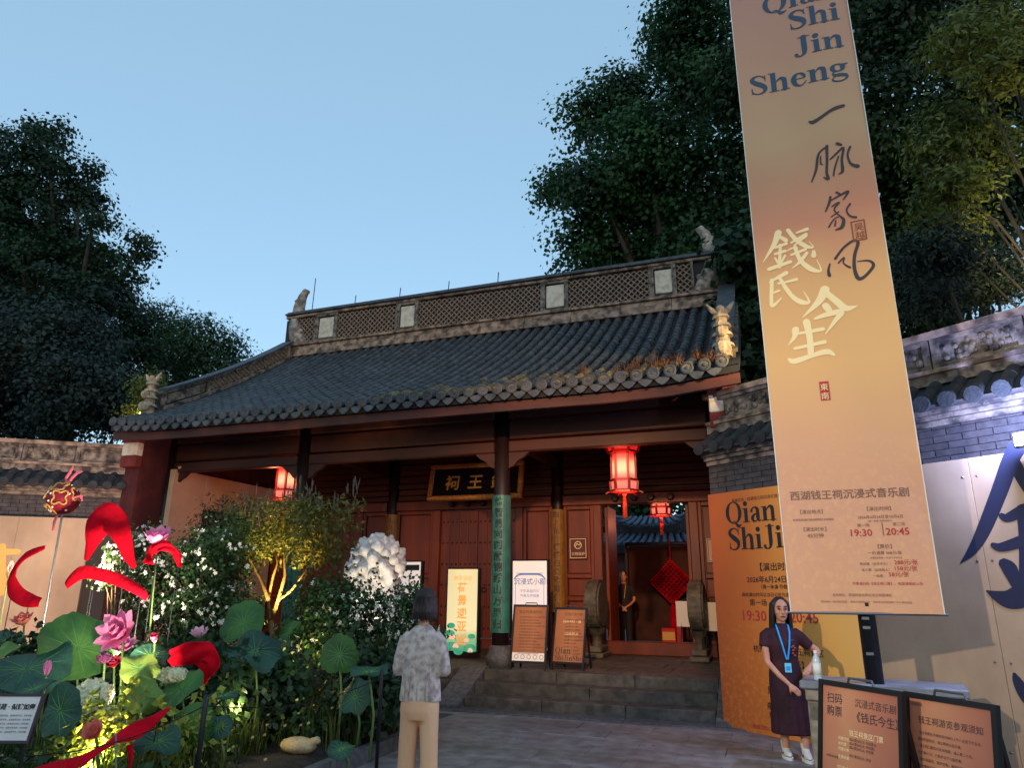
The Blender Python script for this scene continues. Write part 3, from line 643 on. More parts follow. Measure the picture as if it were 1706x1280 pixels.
# verge ridges running down both gables, stepped finial at the foot
for x, s in ((HX0 + .12, 1), (HX1 - .12, -1)):
    yy = np.linspace(10.75, RY - .3, 9)
    def strip(z0, z1, d, m, name='verge_course'):
        b = MB()
        for i in range(len(yy) - 1):
            b.add([(x + dx, y_, zr(y_) + z) for y_ in (yy[i], yy[i + 1]) for dx in (-d, d) for z in (z0, z1)], [(0, 2, 3, 1), (4, 5, 7, 6), (0, 1, 5, 4), (2, 6, 7, 3), (0, 4, 6, 2), (1, 3, 7, 5)])
        return b.build(name, M[m], hall)
    strip(-.06, .12, .16, 'plaster2'); strip(.122, .19, .2, 'plaster2'); strip(.192, .46, .06, 'ridge_dark'); strip(.462, .52, .13, 'plaster2'); strip(.522, .58, .17, 'tile')
    fn = lambda u, v, d: (x + s * (.06 + d), u, zr(u) + v)
    b = MB(); lattice(b, fn, 12.0, 14.5, .2, .455, .11, .03); b.build('verge_lattice', M['lattice'], hall, kind='stuff')
    for ya, yb_ in ((10.8, 11.9), ):
        b = MB(); b.prism([(ya + .06, .22), (yb_ - .06, .22), (yb_ - .06, .43), (ya + .06, .43)], fn, 0, .03); b.build('verge_panel', M['plaster2'], hall)
    for yp in (10.78, 11.95, 13.2, 14.55):
        b = MB(); b.prism([(yp - .04, .19), (yp + .04, .19), (yp + .04, .465), (yp - .04, .465)], fn, -.02, .05); b.build('verge_post', M['plaster2'], hall)
    b = MB(); z = zr(10.55, x); yq = 10.5
    for k, (h, r) in enumerate(((.16, .13), (.05, .17), (.12, .11), (.05, .16), (.1, .1), (.05, .14), (.1, .09), (.04, .13), (.08, .08))):
        b.rings([(x, yq, z, r, r), (x, yq, z + h, r * .92, r * .92)], 10); z += h
    for q in (-1, 1): b.tube([(x + q * .04, yq, z - .04), (x + q * .12, yq, z + .02), (x + q * .2, yq, z + .13)], [.05, .045, .015], 7)
    b.ball((x, yq - .02, z + .02), .07, 8, 6)
    b.ball((x, yq - .1, zr(10.55) + .2), .12, 9, 7); b.ball((x, yq - .12, zr(10.55) + .45), .09, 9, 7)
    b.build('verge_finial', mat('limewashed finial', S(190, 170, 140), .85, S(120, 104, 88), 9, .4, 60), hall)

# ------------------------------------------------------------------ splayed screen walls
WA = R_(35.6)
def wing(name, label, P, t, n, L, carved):
    """P foot of the wall face, t along the wall, n outward to the back; boards stand on P, the brick face lies .3 behind"""
    P, t, n = Vector((*P, 0)), Vector((*t, 0)), Vector((*n, 0)); U = Vector((0, 0, 1))
    fn = lambda u, v, d: tuple(P + t * u + n * d + U * v)
    root = thing(name, label, 'wall', P + n * .45)
    def bx(u0, u1, d0, d1, v0, v1, nm, m, kind=None, c=.0):
        b = MB(); b.prism([(u0, v0), (u1, v0), (u1, v1), (u0, v1)], fn, d0, d1); return b.build(nm, M[m], root, kind=kind)
    core = bx(-.2, L, .33, .72, 0, 3.42, 'wall_core', 'mortar')
    z = 2.62; q = 0
    while z < 3.3:
        u = -.2 - (.14 if q % 2 else 0)
        while u < min(L, 5.0):
            a, c = max(u, -.2), min(u + .28, L)
            if c - a > .04:
                b = MB(); b.prism([(a + .002, z), (c - .002, z), (c - .002, z + .067), (a + .002, z + .067)], fn, .30 + random.uniform(-.004, .004), .335); b.build('brick', M['brick'], core)
            u += .288
        z += .073; q += 1
    for v0, v1, d in ((3.3, 3.36, .26), (3.362, 3.41, .21), (3.412, 3.46, .16)): bx(-.2, L, d, .5, v0, v1, 'corbel_course', 'plaster2')
    # coping of tube tiles front and back
    for sg, dm in ((1, .02), (-1, .98)):
        bx(-.2, L, min(dm, .5), max(dm, .5), 3.462, 3.48, 'coping_bed', 'mortar')
        b = MB(); b.add([fn(-.2, 3.485, dm), fn(L, 3.485, dm), fn(L, 3.83, .5), fn(-.2, 3.83, .5)], [(0, 1, 2, 3)]); b.build('coping_slope', M['pan'], root)
        u = -.1; ang = math.atan2(.345, .48)
        while u < L:
            for k in range(2):
                b = MB(); rr = []
                for s_, r in ((0.0, .08), (.3, .068)):
                    s_ += k * .28
                    rr.append([fn(u - r * cos(pi * i / 6), 3.49 + s_ * sin(ang) + r * sin(pi * i / 6), dm + sg * s_ * cos(ang)) for i in range(7)])
                b.grid(rr if sg < 0 else [x[::-1] for x in rr]); b.add(rr[0], [tuple(range(7))])
                if sg > 0 or k == 0: b.build('coping_tile', M['wing_tile'], root, smooth=True)
            if sg > 0:
                b = MB(); b.prism([(u + .085 * cos(a), 3.5 + .085 * sin(a)) for a in np.linspace(0, 2 * pi, 13)[:-1]], fn, dm - .03, dm + .005); b.build('eave_disc', M['wing_tile'], root)
            u += .25
    # ridge with sunk panels
    bx(-.25, L, .38, .62, 3.78, 3.9, 'ridge_course', 'plaster2'); bx(-.25, L, .35, .65, 3.902, 3.95, 'ridge_course', 'plaster')
    bx(-.2, L, .44, .56, 3.952, 4.3, 'ridge_body', 'plaster2'); bx(-.28, L, .36, .64, 4.302, 4.38, 'ridge_cap', 'plaster')
    u = -.15; k = 0
    while u < L - .3:
        w = 1.05 if k % 2 == 0 else .9
        for a, c in ((u, u + .07), (u + w - .07, u + w)): bx(a, c, .39, .44, 3.955, 4.298, 'panel_frame', 'plaster2')
        for a, c in ((3.955, 4.0), (4.25, 4.298)): bx(u + .071, u + w - .071, .39, .44, a, c, 'panel_frame', 'plaster2')
        b = MB()
        if k % 2 == 0 and not carved:
            b.prism([(u + .14, 4.04), (u + w - .14, 4.04), (u + w - .14, 4.21), (u + .14, 4.21)], fn, .41, .44); b.build('carved_panel', M['plaster2'], root)
        else:
            for _ in range(26):
                uu, vv, r = random.uniform(u + .12, u + w - .12), random.uniform(4.04, 4.21), random.uniform(.02, .05)
                pp = fn(uu, vv, .43); b.ball(pp, r, 6, 5)
            b.build('carved_relief', M['plaster2'], root, kind='stuff')
        u += w + .02; k += 1
    return root, fn
PRW, tRW, nRW = (-.77, 9.82), (cos(WA), -sin(WA)), (sin(WA), cos(WA))
PLW, tLW, nLW = (-11.9, 10.18), (-cos(WA), -sin(WA)), (-sin(WA), cos(WA))
wall_r, fR = wing('screen_wall', 'weathered brick screen wall with tiled coping behind the orange poster', PRW, tRW, nRW, 7.0, True)
wall_l, fL = wing('screen_wall', 'weathered brick screen wall with tiled coping beyond the lotus garden', PLW, tLW, nLW, 9.0, False)

# far side of the passage: timber screen, courtyard floor and the inner hall's two-tier roof
scr = thing('passage_screen', 'plain brown timber screen standing inside the open doorway', 'screen', (-2.4, 18.6, FL))
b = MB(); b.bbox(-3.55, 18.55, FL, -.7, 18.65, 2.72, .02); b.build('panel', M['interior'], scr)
b = MB(); b.bbox(-3.62, 18.52, FL, -3.552, 18.68, 2.76, .01); b.build('post', M['wood_dark'], scr)
b = MB(); b.bbox(-3.62, 18.5, 2.762, -.7, 18.7, 2.84, .01); b.build('rail', M['wood_dark'], scr)
inner = thing('inner_hall', 'two-tier dark blue tiled pavilion roof seen over the passage screen', 'hall', (-5, 33, 0))
def hip(x0, x1, y0, y1, z0, z1, inset, name):
    b = MB(); n = 26
    def p(s, t, side):
        rise = z0 + (z1 - z0) * (.5 * t + .5 * t * t); lift = .45 * abs(2 * s - 1) ** 4 * (1 - t)
        xa, xb = x0 + inset * t, x1 - inset * t
        return (xa + (xb - xa) * s, y0 + (y1 - y0) / 2 * t * .8, rise + lift)
    b.grid([[p(i / n, t, 0) for i in range(n + 1)] for t in np.linspace(0, 1, 6)])
    b.grid([[(q[0], q[1] + .1, q[2] - .35) for q in [p(i / n, 0, 0)]][0:1] * 2 for i in range(n + 1)])
    b.grid([[tuple(p(i / n, 0, 0)) for i in range(n + 1)], [(p(i / n, 0, 0)[0], y0 + .3, z0 - .3) for i in range(n + 1)]])
    o = b.build('roof', M['tile'], inner, smooth=False)
    m = int((x1 - x0) / .32); b = MB()
    for i in range(m + 1):
        s = i / m; b.tube([Vector(p(s, t, 0)) + Vector((0, -.02, .05)) for t in np.linspace(0, 1, 6)], .1, 6)
    b.build('tile_rows', mat('blue grey tile', S(70, 84, 106), .6), inner, smooth=True, kind='stuff')
hip(-8.2, -1.2, 30, 32.4, 3.5, 3.98, .8, 'a'); hip(-6.5, -3.3, 30.6, 32.4, 4.32, 4.72, .5, 'b')
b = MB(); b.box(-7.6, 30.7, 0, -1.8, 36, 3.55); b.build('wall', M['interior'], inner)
b = MB(); b.box(-6.2, 31, 3.7, -3.6, 32, 4.42); b.build('upper_wall', M['wood_dark'], inner)
# ================================================================== signs, banners, lanterns
def poster_mat(name, stops, axis, noise=0.25, scale=3.0, rough=.55, emit=0.0, speck=None):
    """printed cloth: colour bands along one object axis with mottled print; stops = [(pos 0..1, rgb)], axis = (index, lo, hi)"""
    m = bpy.data.materials.new(name); m.use_nodes = True; t = m.node_tree; n = t.nodes; L = t.links; b = n['Principled BSDF']
    b.inputs['Roughness'].default_value = rough; b.inputs['Specular IOR Level'].default_value = .3
    tc = n.new('ShaderNodeTexCoord'); sp = n.new('ShaderNodeSeparateXYZ'); L.new(tc.outputs['Object'], sp.inputs[0])
    mr = n.new('ShaderNodeMapRange'); mr.inputs[1].default_value = axis[1]; mr.inputs[2].default_value = axis[2]; L.new(sp.outputs[axis[0]], mr.inputs[0])
    nz = n.new('ShaderNodeTexNoise'); nz.inputs['Scale'].default_value = scale; nz.inputs['Detail'].default_value = 5; L.new(tc.outputs['Object'], nz.inputs['Vector'])
    ma = n.new('ShaderNodeMath'); ma.operation = 'MULTIPLY_ADD'; ma.inputs[1].default_value = noise; L.new(nz.outputs['Fac'], ma.inputs[0])
    sb = n.new('ShaderNodeMath'); sb.operation = 'SUBTRACT'; sb.inputs[1].default_value = noise / 2; L.new(mr.outputs[0], ma.inputs[2]); L.new(ma.outputs[0], sb.inputs[0])
    rp = n.new('ShaderNodeValToRGB'); e = rp.color_ramp.elements
    e[0].position, e[0].color = stops[0][0], (*stops[0][1], 1); e[1].position, e[1].color = stops[-1][0], (*stops[-1][1], 1)
    for p, c in stops[1:-1]:
        q = e.new(p); q.color = (*c, 1)
    L.new(sb.outputs[0], rp.inputs[0]); out = rp.outputs[0]
    if speck:   # gold flakes printed in one zone: (rgb, axis index, lo, hi)
        col, ai, lo, hi = speck
        n2 = n.new('ShaderNodeTexNoise'); n2.inputs['Scale'].default_value = 17; n2.inputs['Detail'].default_value = 10; n2.inputs['Roughness'].default_value = .7; L.new(tc.outputs['Object'], n2.inputs['Vector'])
        r2 = n.new('ShaderNodeMapRange'); r2.inputs[1].default_value = .5; r2.inputs[2].default_value = .72; L.new(n2.outputs['Fac'], r2.inputs[0])
        r3 = n.new('ShaderNodeMapRange'); r3.inputs[1].default_value = lo; r3.inputs[2].default_value = hi; L.new(sp.outputs[ai], r3.inputs[0])
        mu = n.new('ShaderNodeMath'); mu.operation = 'MULTIPLY'; r2.inputs[4].default_value = .4; L.new(r2.outputs[0], mu.inputs[0]); L.new(r3.outputs[0], mu.inputs[1])
        mx = n.new('ShaderNodeMixRGB'); mx.inputs[2].default_value = (*col, 1); L.new(mu.outputs[0], mx.inputs[0]); L.new(out, mx.inputs[1]); out = mx.outputs[0]
    L.new(out, b.inputs['Base Color'])
    if emit > 0: L.new(out, b.inputs['Emission Color']); b.inputs['Emission Strength'].default_value = emit
    return m

# tall hanging banner on its black post
YB = 7.25
ban = thing('hanging_banner', 'tall peach coloured banner printed with large brush lettering on a black post', 'banner', (0.72, YB + .1, 0))
bm_ = poster_mat('banner print', [(0, S(218, 160, 124)), (.16, S(216, 158, 128)), (.34, S(230, 178, 116)), (.45, S(222, 170, 112)), (.56, S(206, 138, 106)), (.7, S(202, 162, 122)), (.85, S(194, 146, 120)), (1, S(186, 138, 120))], (2, 1.4, 8.6), .16, .9, speck=(S(240, 196, 116), 2, 3.3, 2.5))
def ripple(x, z): return .032 * sin(z * 1.1 + x * 1.6) * sin((x - .1) / 1.235 * pi) + .007 * sin(x * 8 + z * 1.3 + sin(z * 2.1)) + .01 * sin(z * .7 + 1)
bx0, bx1, bz0, bz1 = .1, 1.335, 1.425, 9.1
b = MB(); rows = []
for z in np.linspace(bz0, bz1, 90):
    rows.append([(x, YB + ripple(x, z), z) for x in np.linspace(bx0, bx1, 15)])
b.grid(rows); b.grid([[(p[0], p[1] + .006, p[2]) for p in r[::-1]] for r in rows])
banner = b.build('banner_cloth', bm_, ban, smooth=True)
for xx in (bx0 - .006, bx1 - .002):
    b = MB(); b.grid([[(xx + d, r[0][1] - .006 + e, r[0][2]) for d, e in ((0, 0), (.008, 0), (.008, .018), (0, .018), (0, 0))] for r in rows]); b.build('hem', M['ink_white'], banner)
b = MB(); b.tube([(bx0 - .03, YB + .02, bz0 - .004), (bx1 + .03, YB + .02, bz0 - .004)], .012, 8); b.build('bottom_rod', M['lead'], ban)
b = MB(); b.tube([(bx0 - .03, YB + .02, bz1), (bx1 + .03, YB + .02, bz1)], .025, 8); b.build('top_rod', M['black'], ban)
b = MB(); b.tube([(.74, YB + .16, 0), (.74, YB + .16, 9.4)], [.075, .07], 14)
post = b.build('post', M['black'], ban, smooth=True)
for z in (1.38, 1.30, 1.08, 5.0):
    b = MB(); b.obox((.72, YB + .085, z), (.03, 0, 0), (0, .008, 0), (0, 0, .012)); b.build('clamp', M['lead'], post)
b = MB(); b.bbox(.5, YB - .08, 0.0, .98, YB + .4, .05, .01); b.build('base_plate', M['black'], ban)
for z in (1.5, 9.1):
    b = MB(); b.bar((.74, YB + .16, z), (.74, YB + .02, z), .03); b.build('bracket', M['black'], ban)
def bput(F, name, m, off=.005):
    b = MB(); b.v = [(p[0], YB + ripple(p[0], p[1]) - off - p[2], p[1]) for p in F.v]; b.f = F.f; b.mi = [0] * len(F.f); return b.build(name, m, ban, kind='stuff')
F = Flat()
for w, v in (('Qian', 8.1), ('Shi', 7.79), ('Jin', 7.42), ('Sheng', 7.04)): serif(F, w, 0, v, .325, right=1.25, sx=.87)
bput(F, 'latin_lettering', M['ink_slate'])
for D, nm, m in ((CALLI, 'brush_character', 'ink_brown'), (TITLE, 'title_character', 'ink_cream')):
    for k, st in D.items():
        F = Flat()
        for s in st: F.stroke([(p[0], p[1], p[2] * 1.22) for p in s], 6)
        bput(F, nm, M[m])
F = Flat()
for q in ((1.05, 5.05, 1.062, 5.28), (1.168, 5.05, 1.18, 5.28), (1.062, 5.05, 1.168, 5.062), (1.062, 5.268, 1.168, 5.28)): F.rect(*q)
F.text('吴', 1.075, 5.17, .095); F.text('越', 1.075, 5.075, .095)
bput(F, 'seal', M['ink_rust'])
F = Flat(); F.rect(.565, 3.39, .65, 3.58); bput(F, 'red_seal', mat('red seal ink', S(180, 50, 50), .6))
F = Flat(); F.text('東', .572, 3.495, .075); F.text('南', .572, 3.405, .075); bput(F, 'seal_lettering', M['ink_cream'], .009)
F = Flat(); F.text('吴越钱王', .9, 2.93, .05); F.rect(.93, 2.78, .932, 2.97); bput(F, 'small_seal', M['ink_rust']) if False else None
def bz(px, py): p = at(px, py, YB); return p.x, p.z
F = Flat()
u, v = bz(1317, 833); u2, _ = bz(1520, 825)
F.text('西湖钱王祠沉浸式音乐剧', u, v, .092, sx=(u2 - u) / 11 / .092 * .985, bold=.012)
F.text('【演出地点】', *bz(1352, 856), .042, 'C'); F.text('杭州市西湖区柳浪闻莺钱王祠景区', *bz(1355, 868), .024, 'C')
F.text('【演出时间】', *bz(1464, 851), .042, 'C'); F.text('2026年6月24日至10月6日', *bz(1466, 864), .034, 'C'); F.text('（周一休演 节假日除外）', *bz(1466, 870), .02, 'C')
F.text('【演出时长】', *bz(1358, 885), .042, 'C'); F.text('45分钟', *bz(1359, 896), .048, 'C')
F.text('第一场', *bz(1438, 878), .034, 'C'); F.text('第二场', *bz(1497, 876), .034, 'C')
a = bz(1468, 871); c = bz(1471, 893); F.rect(a[0], c[1], a[0] + .006, a[1])
F.text('【票价】', *bz(1474, 914), .042, 'C')
for (x, y, s, w) in ((1474, 924, '一价通票 368元/张', .034), (1476, 931, '含游园及观演 一票通行 实名认证', .018)): F.text(s, *bz(x, y), w, 'C')
for (x, y, s) in ((1433, 942, '贵宾票（含伴手礼）：'), (1436, 952, '双人票（适用两人）：'), (1455, 962, '一般票：')): F.text(s, *bz(x, y), .027)
F.text('主办单位：西湖风景名胜区钱王祠管理处', *bz(1436, 994), .027, 'C')
F.text('演出单位：杭州演艺集团 　吴越文化有限公司　 杭州市文化旅游推广中心 联合出品', *bz(1442, 1005), .02, 'C')
bput(F, 'show_lettering', M['ink_faint'])
F = Flat()
F.text('19:30', *bz(1418, 894), .088, bold=.01); F.text('20:45', *bz(1476, 892), .088, bold=.01)
F.text('288元/张', *bz(1490, 941), .05); F.text('158元/张', *bz(1491, 951), .05); F.text('58元/张', *bz(1481, 961), .05)
F.text('购票请扫码【钱王祠门票】，观演请提前入场', *bz(1478, 975), .028, 'C')
bput(F, 'time_lettering', M['ink_red'])

# orange show poster on the splayed wall, foot of the wall line
def board_thing(name, label, cat, fn, u0, u1, v0, v1, d0, d1, m, part='board', root=None, group=None):
    o = root or thing(name, label, cat, fn((u0 + u1) / 2, v0, d0), 0, group)
    b = MB(); b.prism([(u0, v0), (u1, v0), (u1, v1), (u0, v1)], fn, d0, d1)
    return o, b.build(part, m, o)
tR, nR = Vector((*tRW, 0)), Vector((*nRW, 0)); oR = Vector((*PRW, 0))
def wing_poster_local(o):       # the poster's own axes (x along the wall) for its print
    pass
pos = thing('show_poster', 'large orange show poster with gold flecks standing on the splayed wall', 'poster', oR + tR * 1.0, -WA)
pm = poster_mat('orange poster print', [(0, S(176, 84, 40)), (.28, S(196, 104, 44)), (.55, S(222, 142, 62)), (.8, S(232, 176, 92)), (1, S(228, 180, 104))], (0, -1.0, 1.0), .2, 1.6, speck=(S(240, 186, 84), 2, 1.5, .4))
b = MB(); b.bbox(-1.0, -.0, 0, 1.0, .05, 2.86, .004); b.build('board', pm, pos, local=True)
lp = dict(origin=(-1.0, -.001, 0), local=True)
F = Flat(); serif(F, 'Qian', .29, 2.45, .27); serif(F, 'ShiJin', .29, 2.12, .27); serif(F, 'Sheng', 1.3, 2.12, .27)
for u, v, s, w in ((.98, 1.86, '【演出时间】', .105), (1.0, 1.72, '2026年6月24日至10月6日', .088), (1.0, 1.645, '（周一休演·节假日除外）', .055), (1.0, 1.555, '具体演出时间以当日公告为准，演出时长约45分钟', .052), (.66, 1.45, '第一场', .085), (1.32, 1.45, '第二场', .085),
                    (1.0, 1.03, '【演出地点】', .09), (1.0, .92, '杭州市西湖区钱王祠景区', .085), (1.0, .78, '【演出时长】', .085), (1.0, .68, '45分钟', .085), (1.0, .58, '【票价】', .085), (1.0, .47, '贵宾票 288元/张', .09), (1.0, .40, '含游园·含伴手礼一份', .05), (1.0, .30, '亲子套票 158元/张', .085), (1.0, .21, '成人票 58元/张起', .085), (1.0, .12, '一价通票：368元', .085)):
    F.text(s, u, v, w, 'C', bold=.01)
F.rect(.985, 1.22, .993, 1.53); F.text('吴越文化 · 西湖钱王祠沉浸式音乐剧 · 大型实景演出', .95, 2.72, .05, 'C')
F.build('lettering', M['ink'], pos, **lp)
F = Flat(); F.text('19:30', .42, 1.27, .17, bold=.015); F.text('20:45', 1.08, 1.27, .17, bold=.015); F.text('购票须知详见现场公示，扫码了解更多', .9, .06, .055, 'C'); F.build('time_lettering', M['ink_red'], pos, **lp)
# cream boarding with one great brush character
hb = thing('painted_boarding', 'cream painted boarding with huge navy brush strokes beside the orange poster', 'boarding', oR + tR * 4, -WA)
b = MB()
for i in range(4):
    b = MB(); b.bbox(-1.98 + i * 1.22, .01, 0, -1.98 + (i + 1) * 1.22 - .003, .07, 2.88, .004); b.build('panel', M['cream'], hb, local=True)
    sc_ = MB()
    for zz in (.25, 1.0, 1.9, 2.7):
        for xx in (.06, 1.15): sc_.ball((-1.98 + i * 1.22 + xx, .008, zz), (.012, .006, .012), 6, 4)
    sc_.build('screws', M['lead'], hb, local=True, kind='stuff')
F = Flat()
for s in BIG: F.stroke([(p[0] - 4, p[1], p[2]) for p in s], 6)
F.build('brush_lettering', M['ink_navy'], hb, origin=(0, .008, 0))
hl = thing('painted_boarding', 'cream painted boarding with gold brush strokes behind the lotus garden', 'boarding', (*(Vector(PLW) + Vector(tLW) * 2.8), 0), WA)
for i in range(6):
    b = MB(); b.bbox(2.5 - (i + 1) * 1.22 + .003, .01, 0, 2.5 - i * 1.22, .07, 2.86, .004); b.build('panel', M['cream'], hl, local=True)
F = Flat()
for s in GOLD: F.stroke([(2.8 - p[0], p[1], p[2]) for p in s], 5)
F.build('brush_lettering', M['ink_gold'], hl, origin=(0, .008, 0))

# floodlight on the screen wall, shining back over the square
for k in range(7):
    pass
fl = thing('floodlight', 'small glaring white floodlight fixed on top of the cream boarding', 'floodlight', fR(3.84, 2.94, -.2))
p = Vector(fR(3.84, 2.94, -.22)); nn = nR
b = MB(); b.obox(p, tR * .09, nn * .035, Vector((0, 0, .07))); b.build('housing', M['black'], fl)
b = MB(); b.obox(p - nn * .037, tR * .075, nn * .003, Vector((0, 0, .055))); b.build('lens', mat('lit white lens', (1, 1, 1), emit=(.8, .88, 1.0), estr=40), fl)
b = MB(); b.bar(p + nn * .03, p + nn * .3 - Vector((0, 0, .02)), .025); b.build('arm', M['black'], fl)
lamp('floodlight_beam', 'SPOT', p - nn * .06, 160, (.55, .68, 1.0), p - nn * 4 + Vector((0, 0, -1.2)), spot_size=R_(150), spot_blend=.8, shadow_soft_size=.06)
lamp('floodlight_spill', 'POINT', p + Vector((0, 0, .2)) - nn * .12, 110, (.36, .46, 1.0), shadow_soft_size=.05)

# ------------------------------------------------------------------ lanterns
def lantern(loc, label, lit=1.0, power=30):
    t = thing('palace_lantern', label, 'lantern', loc, random.uniform(0, .5), 'red palace lanterns hung in the gate')
    red = mat('lantern frame', S(120, 24, 20), .5)
    gl = M.get('lantern_glow')
    if gl is None:
        gl = M['lantern_glow'] = bpy.data.materials.new('lit lantern silk'); gl.use_nodes = True; n = gl.node_tree.nodes; L = gl.node_tree.links; bb = n['Principled BSDF']
        tc = n.new('ShaderNodeTexCoord'); sp = n.new('ShaderNodeSeparateXYZ'); L.new(tc.outputs['Object'], sp.inputs[0])
        rp = n.new('ShaderNodeValToRGB'); mr = n.new('ShaderNodeMapRange'); mr.inputs[1].default_value = -.9; mr.inputs[2].default_value = 0.0; L.new(sp.outputs[2], mr.inputs[0])
        e = rp.color_ramp.elements; e[0].position = 0.0; e[0].color = (1, .10, .05, 1); e[1].position = 1; e[1].color = (.75, .005, .005, 1)
        for ps, cc in ((.22, (1, .3, .2)), (.28, (.9, .08, .05)), (.36, (1, .3, .2)), (.46, (1.7, .8, .42)), (.58, (1.7, .7, .36)), (.7, (1, .12, .07)), (.78, (.9, .02, .02))): q = e.new(ps); q.color = (*cc, 1)
        L.new(mr.outputs[0], rp.inputs[0]); L.new(rp.outputs[0], bb.inputs['Emission Color']); bb.inputs['Emission Strength'].default_value = .38; bb.inputs['Base Color'].default_value = (.5, .02, .02, 1)
    H = [(0, .27), (-.02, .3), (-.14, .25), (-.17, .21), (-.6, .2), (-.63, .24), (-.78, .21), (-.8, .23)]
    def hexr(r, z, k): a = pi / 3 * k; return (r * cos(a), r * sin(a), z)
    for (r1, z1, r2, z2, nm) in ((.235, -.16, .28, -.04, 'top_pane'), (.195, -.62, .195, -.19, 'pane'), (.2, -.8, .225, -.66, 'lower_pane')):
        for k in range(6):
            b = MB(); q = [hexr(r1, z1, k), hexr(r1, z1, k + 1), hexr(r2, z2, k + 1), hexr(r2, z2, k)]
            c = Vector((sum(p[0] for p in q) / 4, sum(p[1] for p in q) / 4, 0)) * .015
            b.add(q + [tuple(Vector(p) - c) for p in q], [(0, 1, 2, 3), (7, 6, 5, 4), (0, 4, 5, 1), (1, 5, 6, 2), (2, 6, 7, 3), (3, 7, 4, 0)]); b.build(nm, gl, t, local=True)
    fr = MB()
    for r, z, w in ((.3, -.02, .035), (.25, -.165, .03), (.215, -.64, .035), (.235, -.815, .03)):
        for k in range(6): fr.bar(hexr(r, z, k), hexr(r, z, k + 1), w)
    for k in range(6):
        for r1, z1, r2, z2 in ((.29, -.03, .25, -.16), (.2, -.18, .2, -.63), (.23, -.65, .215, -.81)): fr.bar(hexr(r1, z1, k), hexr(r2, z2, k), .038)
        fr.bar(hexr(.3, -.02, k), hexr(.4, .02, k), .03); fr.bar(hexr(.235, -.815, k), hexr(.31, -.85, k), .022)
        fr.bar(hexr(.4, .02, k), hexr(.4, -.09, k), .012)
    fr.build('frame', red, t, local=True)
    b = MB(); b.rings([(0, 0, -.015, .31, .31), (0, 0, .05, .1, .1), (0, 0, .08, .04, .04)], 6); b.build('cap', red, t, local=True)
    b = MB(); b.tube([(0, 0, .06), (0, 0, .5)], .012, 6); b.build('hanger', M['black'], t, local=True)
    ts = MB(); ts.ball((0, 0, -.86), .04, 8, 6); ts.rings([(0, 0, -1.26, .045, .045), (0, 0, -.95, .032, .032), (0, 0, -.88, .012, .012)], 10); ts.build('tassel', mat('orange red tassel', S(220, 70, 30), .7, S(190, 40, 24), 30), t, local=True, smooth=True)
    lamp('lantern_bulb', 'POINT', Vector(loc) + Vector((0, 0, -.98)), power, (1.0, .22, .1), shadow_soft_size=.12)
    lamp('lantern_bulb', 'POINT', Vector(loc) + Vector((0, -.42, -.4)), power * .5, (1.0, .22, .1), shadow_soft_size=.1)
    return t
lantern((-2.24, 11.6, 4.02), 'lit red hexagonal palace lantern hanging before the open doorway', power=11)
lantern((-9.1, 11.7, 4.14), 'lit red palace lantern rising above the spotlit tree', power=11)
lantern((-2.33, 16.3, 4.1), 'small lit red lantern hanging deep inside the open doorway', power=14)

# name board over the middle door
pl = thing('name_board', 'black lacquer name board with gold characters in a gilt frame', 'name board', (-5.75, 13.55, 3.8))
pl.rotation_euler = (R_(-12), 0, 0)
b = MB(); b.bbox(-.98, -.02, -.31, .98, .06, .31, .01); b.build('board', M['lacquer'], pl, local=True)
for x0, z0, x1, z1 in ((-1.06, .3, 1.06, .4), (-1.06, -.4, 1.06, -.3), (-1.06, -.298, -.96, .298), (.96, -.298, 1.06, .298)):
    b = MB(); b.bbox(x0, -.07, z0, x1, .05, z1, .02); b.build('frame', M['goldframe'], pl, local=True)
F = Flat()
for ch, u in (('祠', -.53), ('王', 0.0), ('錢', .53)): F.text(ch, u, -.14, .34, 'C', bold=.02, slant=.06)
F.build('lettering', M['gold'], pl, origin=(0, -.021, 0))

# couplet boards: curved boards on the columns
def couplet(x, y, z0, z1, r, m, ink, body, label):
    t = thing('couplet_board', label, 'couplet board', (x, y, z0), 0, 'couplet boards on the columns')
    b = MB(); rows = []; aa = np.linspace(-pi * .98, -pi * .02, 13)
    for z in (0, z1 - z0): rows.append([(r * cos(a), r * sin(a), z) for a in aa])
    b.grid(rows); b.grid([[((r - .02) * cos(a), (r - .02) * sin(a), z) for a in aa[::-1]] for z in (0, z1 - z0)])
    for z in (0, z1 - z0): b.grid([[(q * cos(a), q * sin(a), z) for a in aa] for q in (r, r - .02)])
    b.build('board', M[m], t, local=True, smooth=False)
    F = Flat(); h = (z1 - z0) / (len(body) + .4)
    F.vtext(body, 0, z1 - z0 - h * .25, h * .9, gap=1 / .9, bold=.02)
    b = MB(); b.v = [(r * 1.012 * sin(p[0] / r), -r * 1.012 * cos(p[0] / r) - p[2], p[1]) for p in F.v]; b.f = F.f; b.mi = [0] * len(F.f)
    b.build('lettering', M[ink], t, local=True, kind='stuff')
couplet(-4.22, 11.1, .96, 3.13, .165, 'green_board', 'ink', '益智勇固图献锦绣山万里归', 'green couplet board on the column by the middle steps')
couplet(-8.25, 11.1, .96, 3.13, .165, 'green_board', 'ink', '保民安境功昭吴越水千秋', 'green couplet board on the column behind the white lion')
couplet(-4.17, DY - .02, 1.2, 3.24, .15, 'gold_board', 'ink_brown', '陌上花开缓缓归矣武肃仁风', 'gilded couplet board on the inner column near the folding signs')
couplet(-8.08, DY - .02, 1.2, 3.24, .15, 'gold_board', 'ink_brown', '江山依旧长留保障东南功', 'gilded couplet board on the inner column above the white lion')

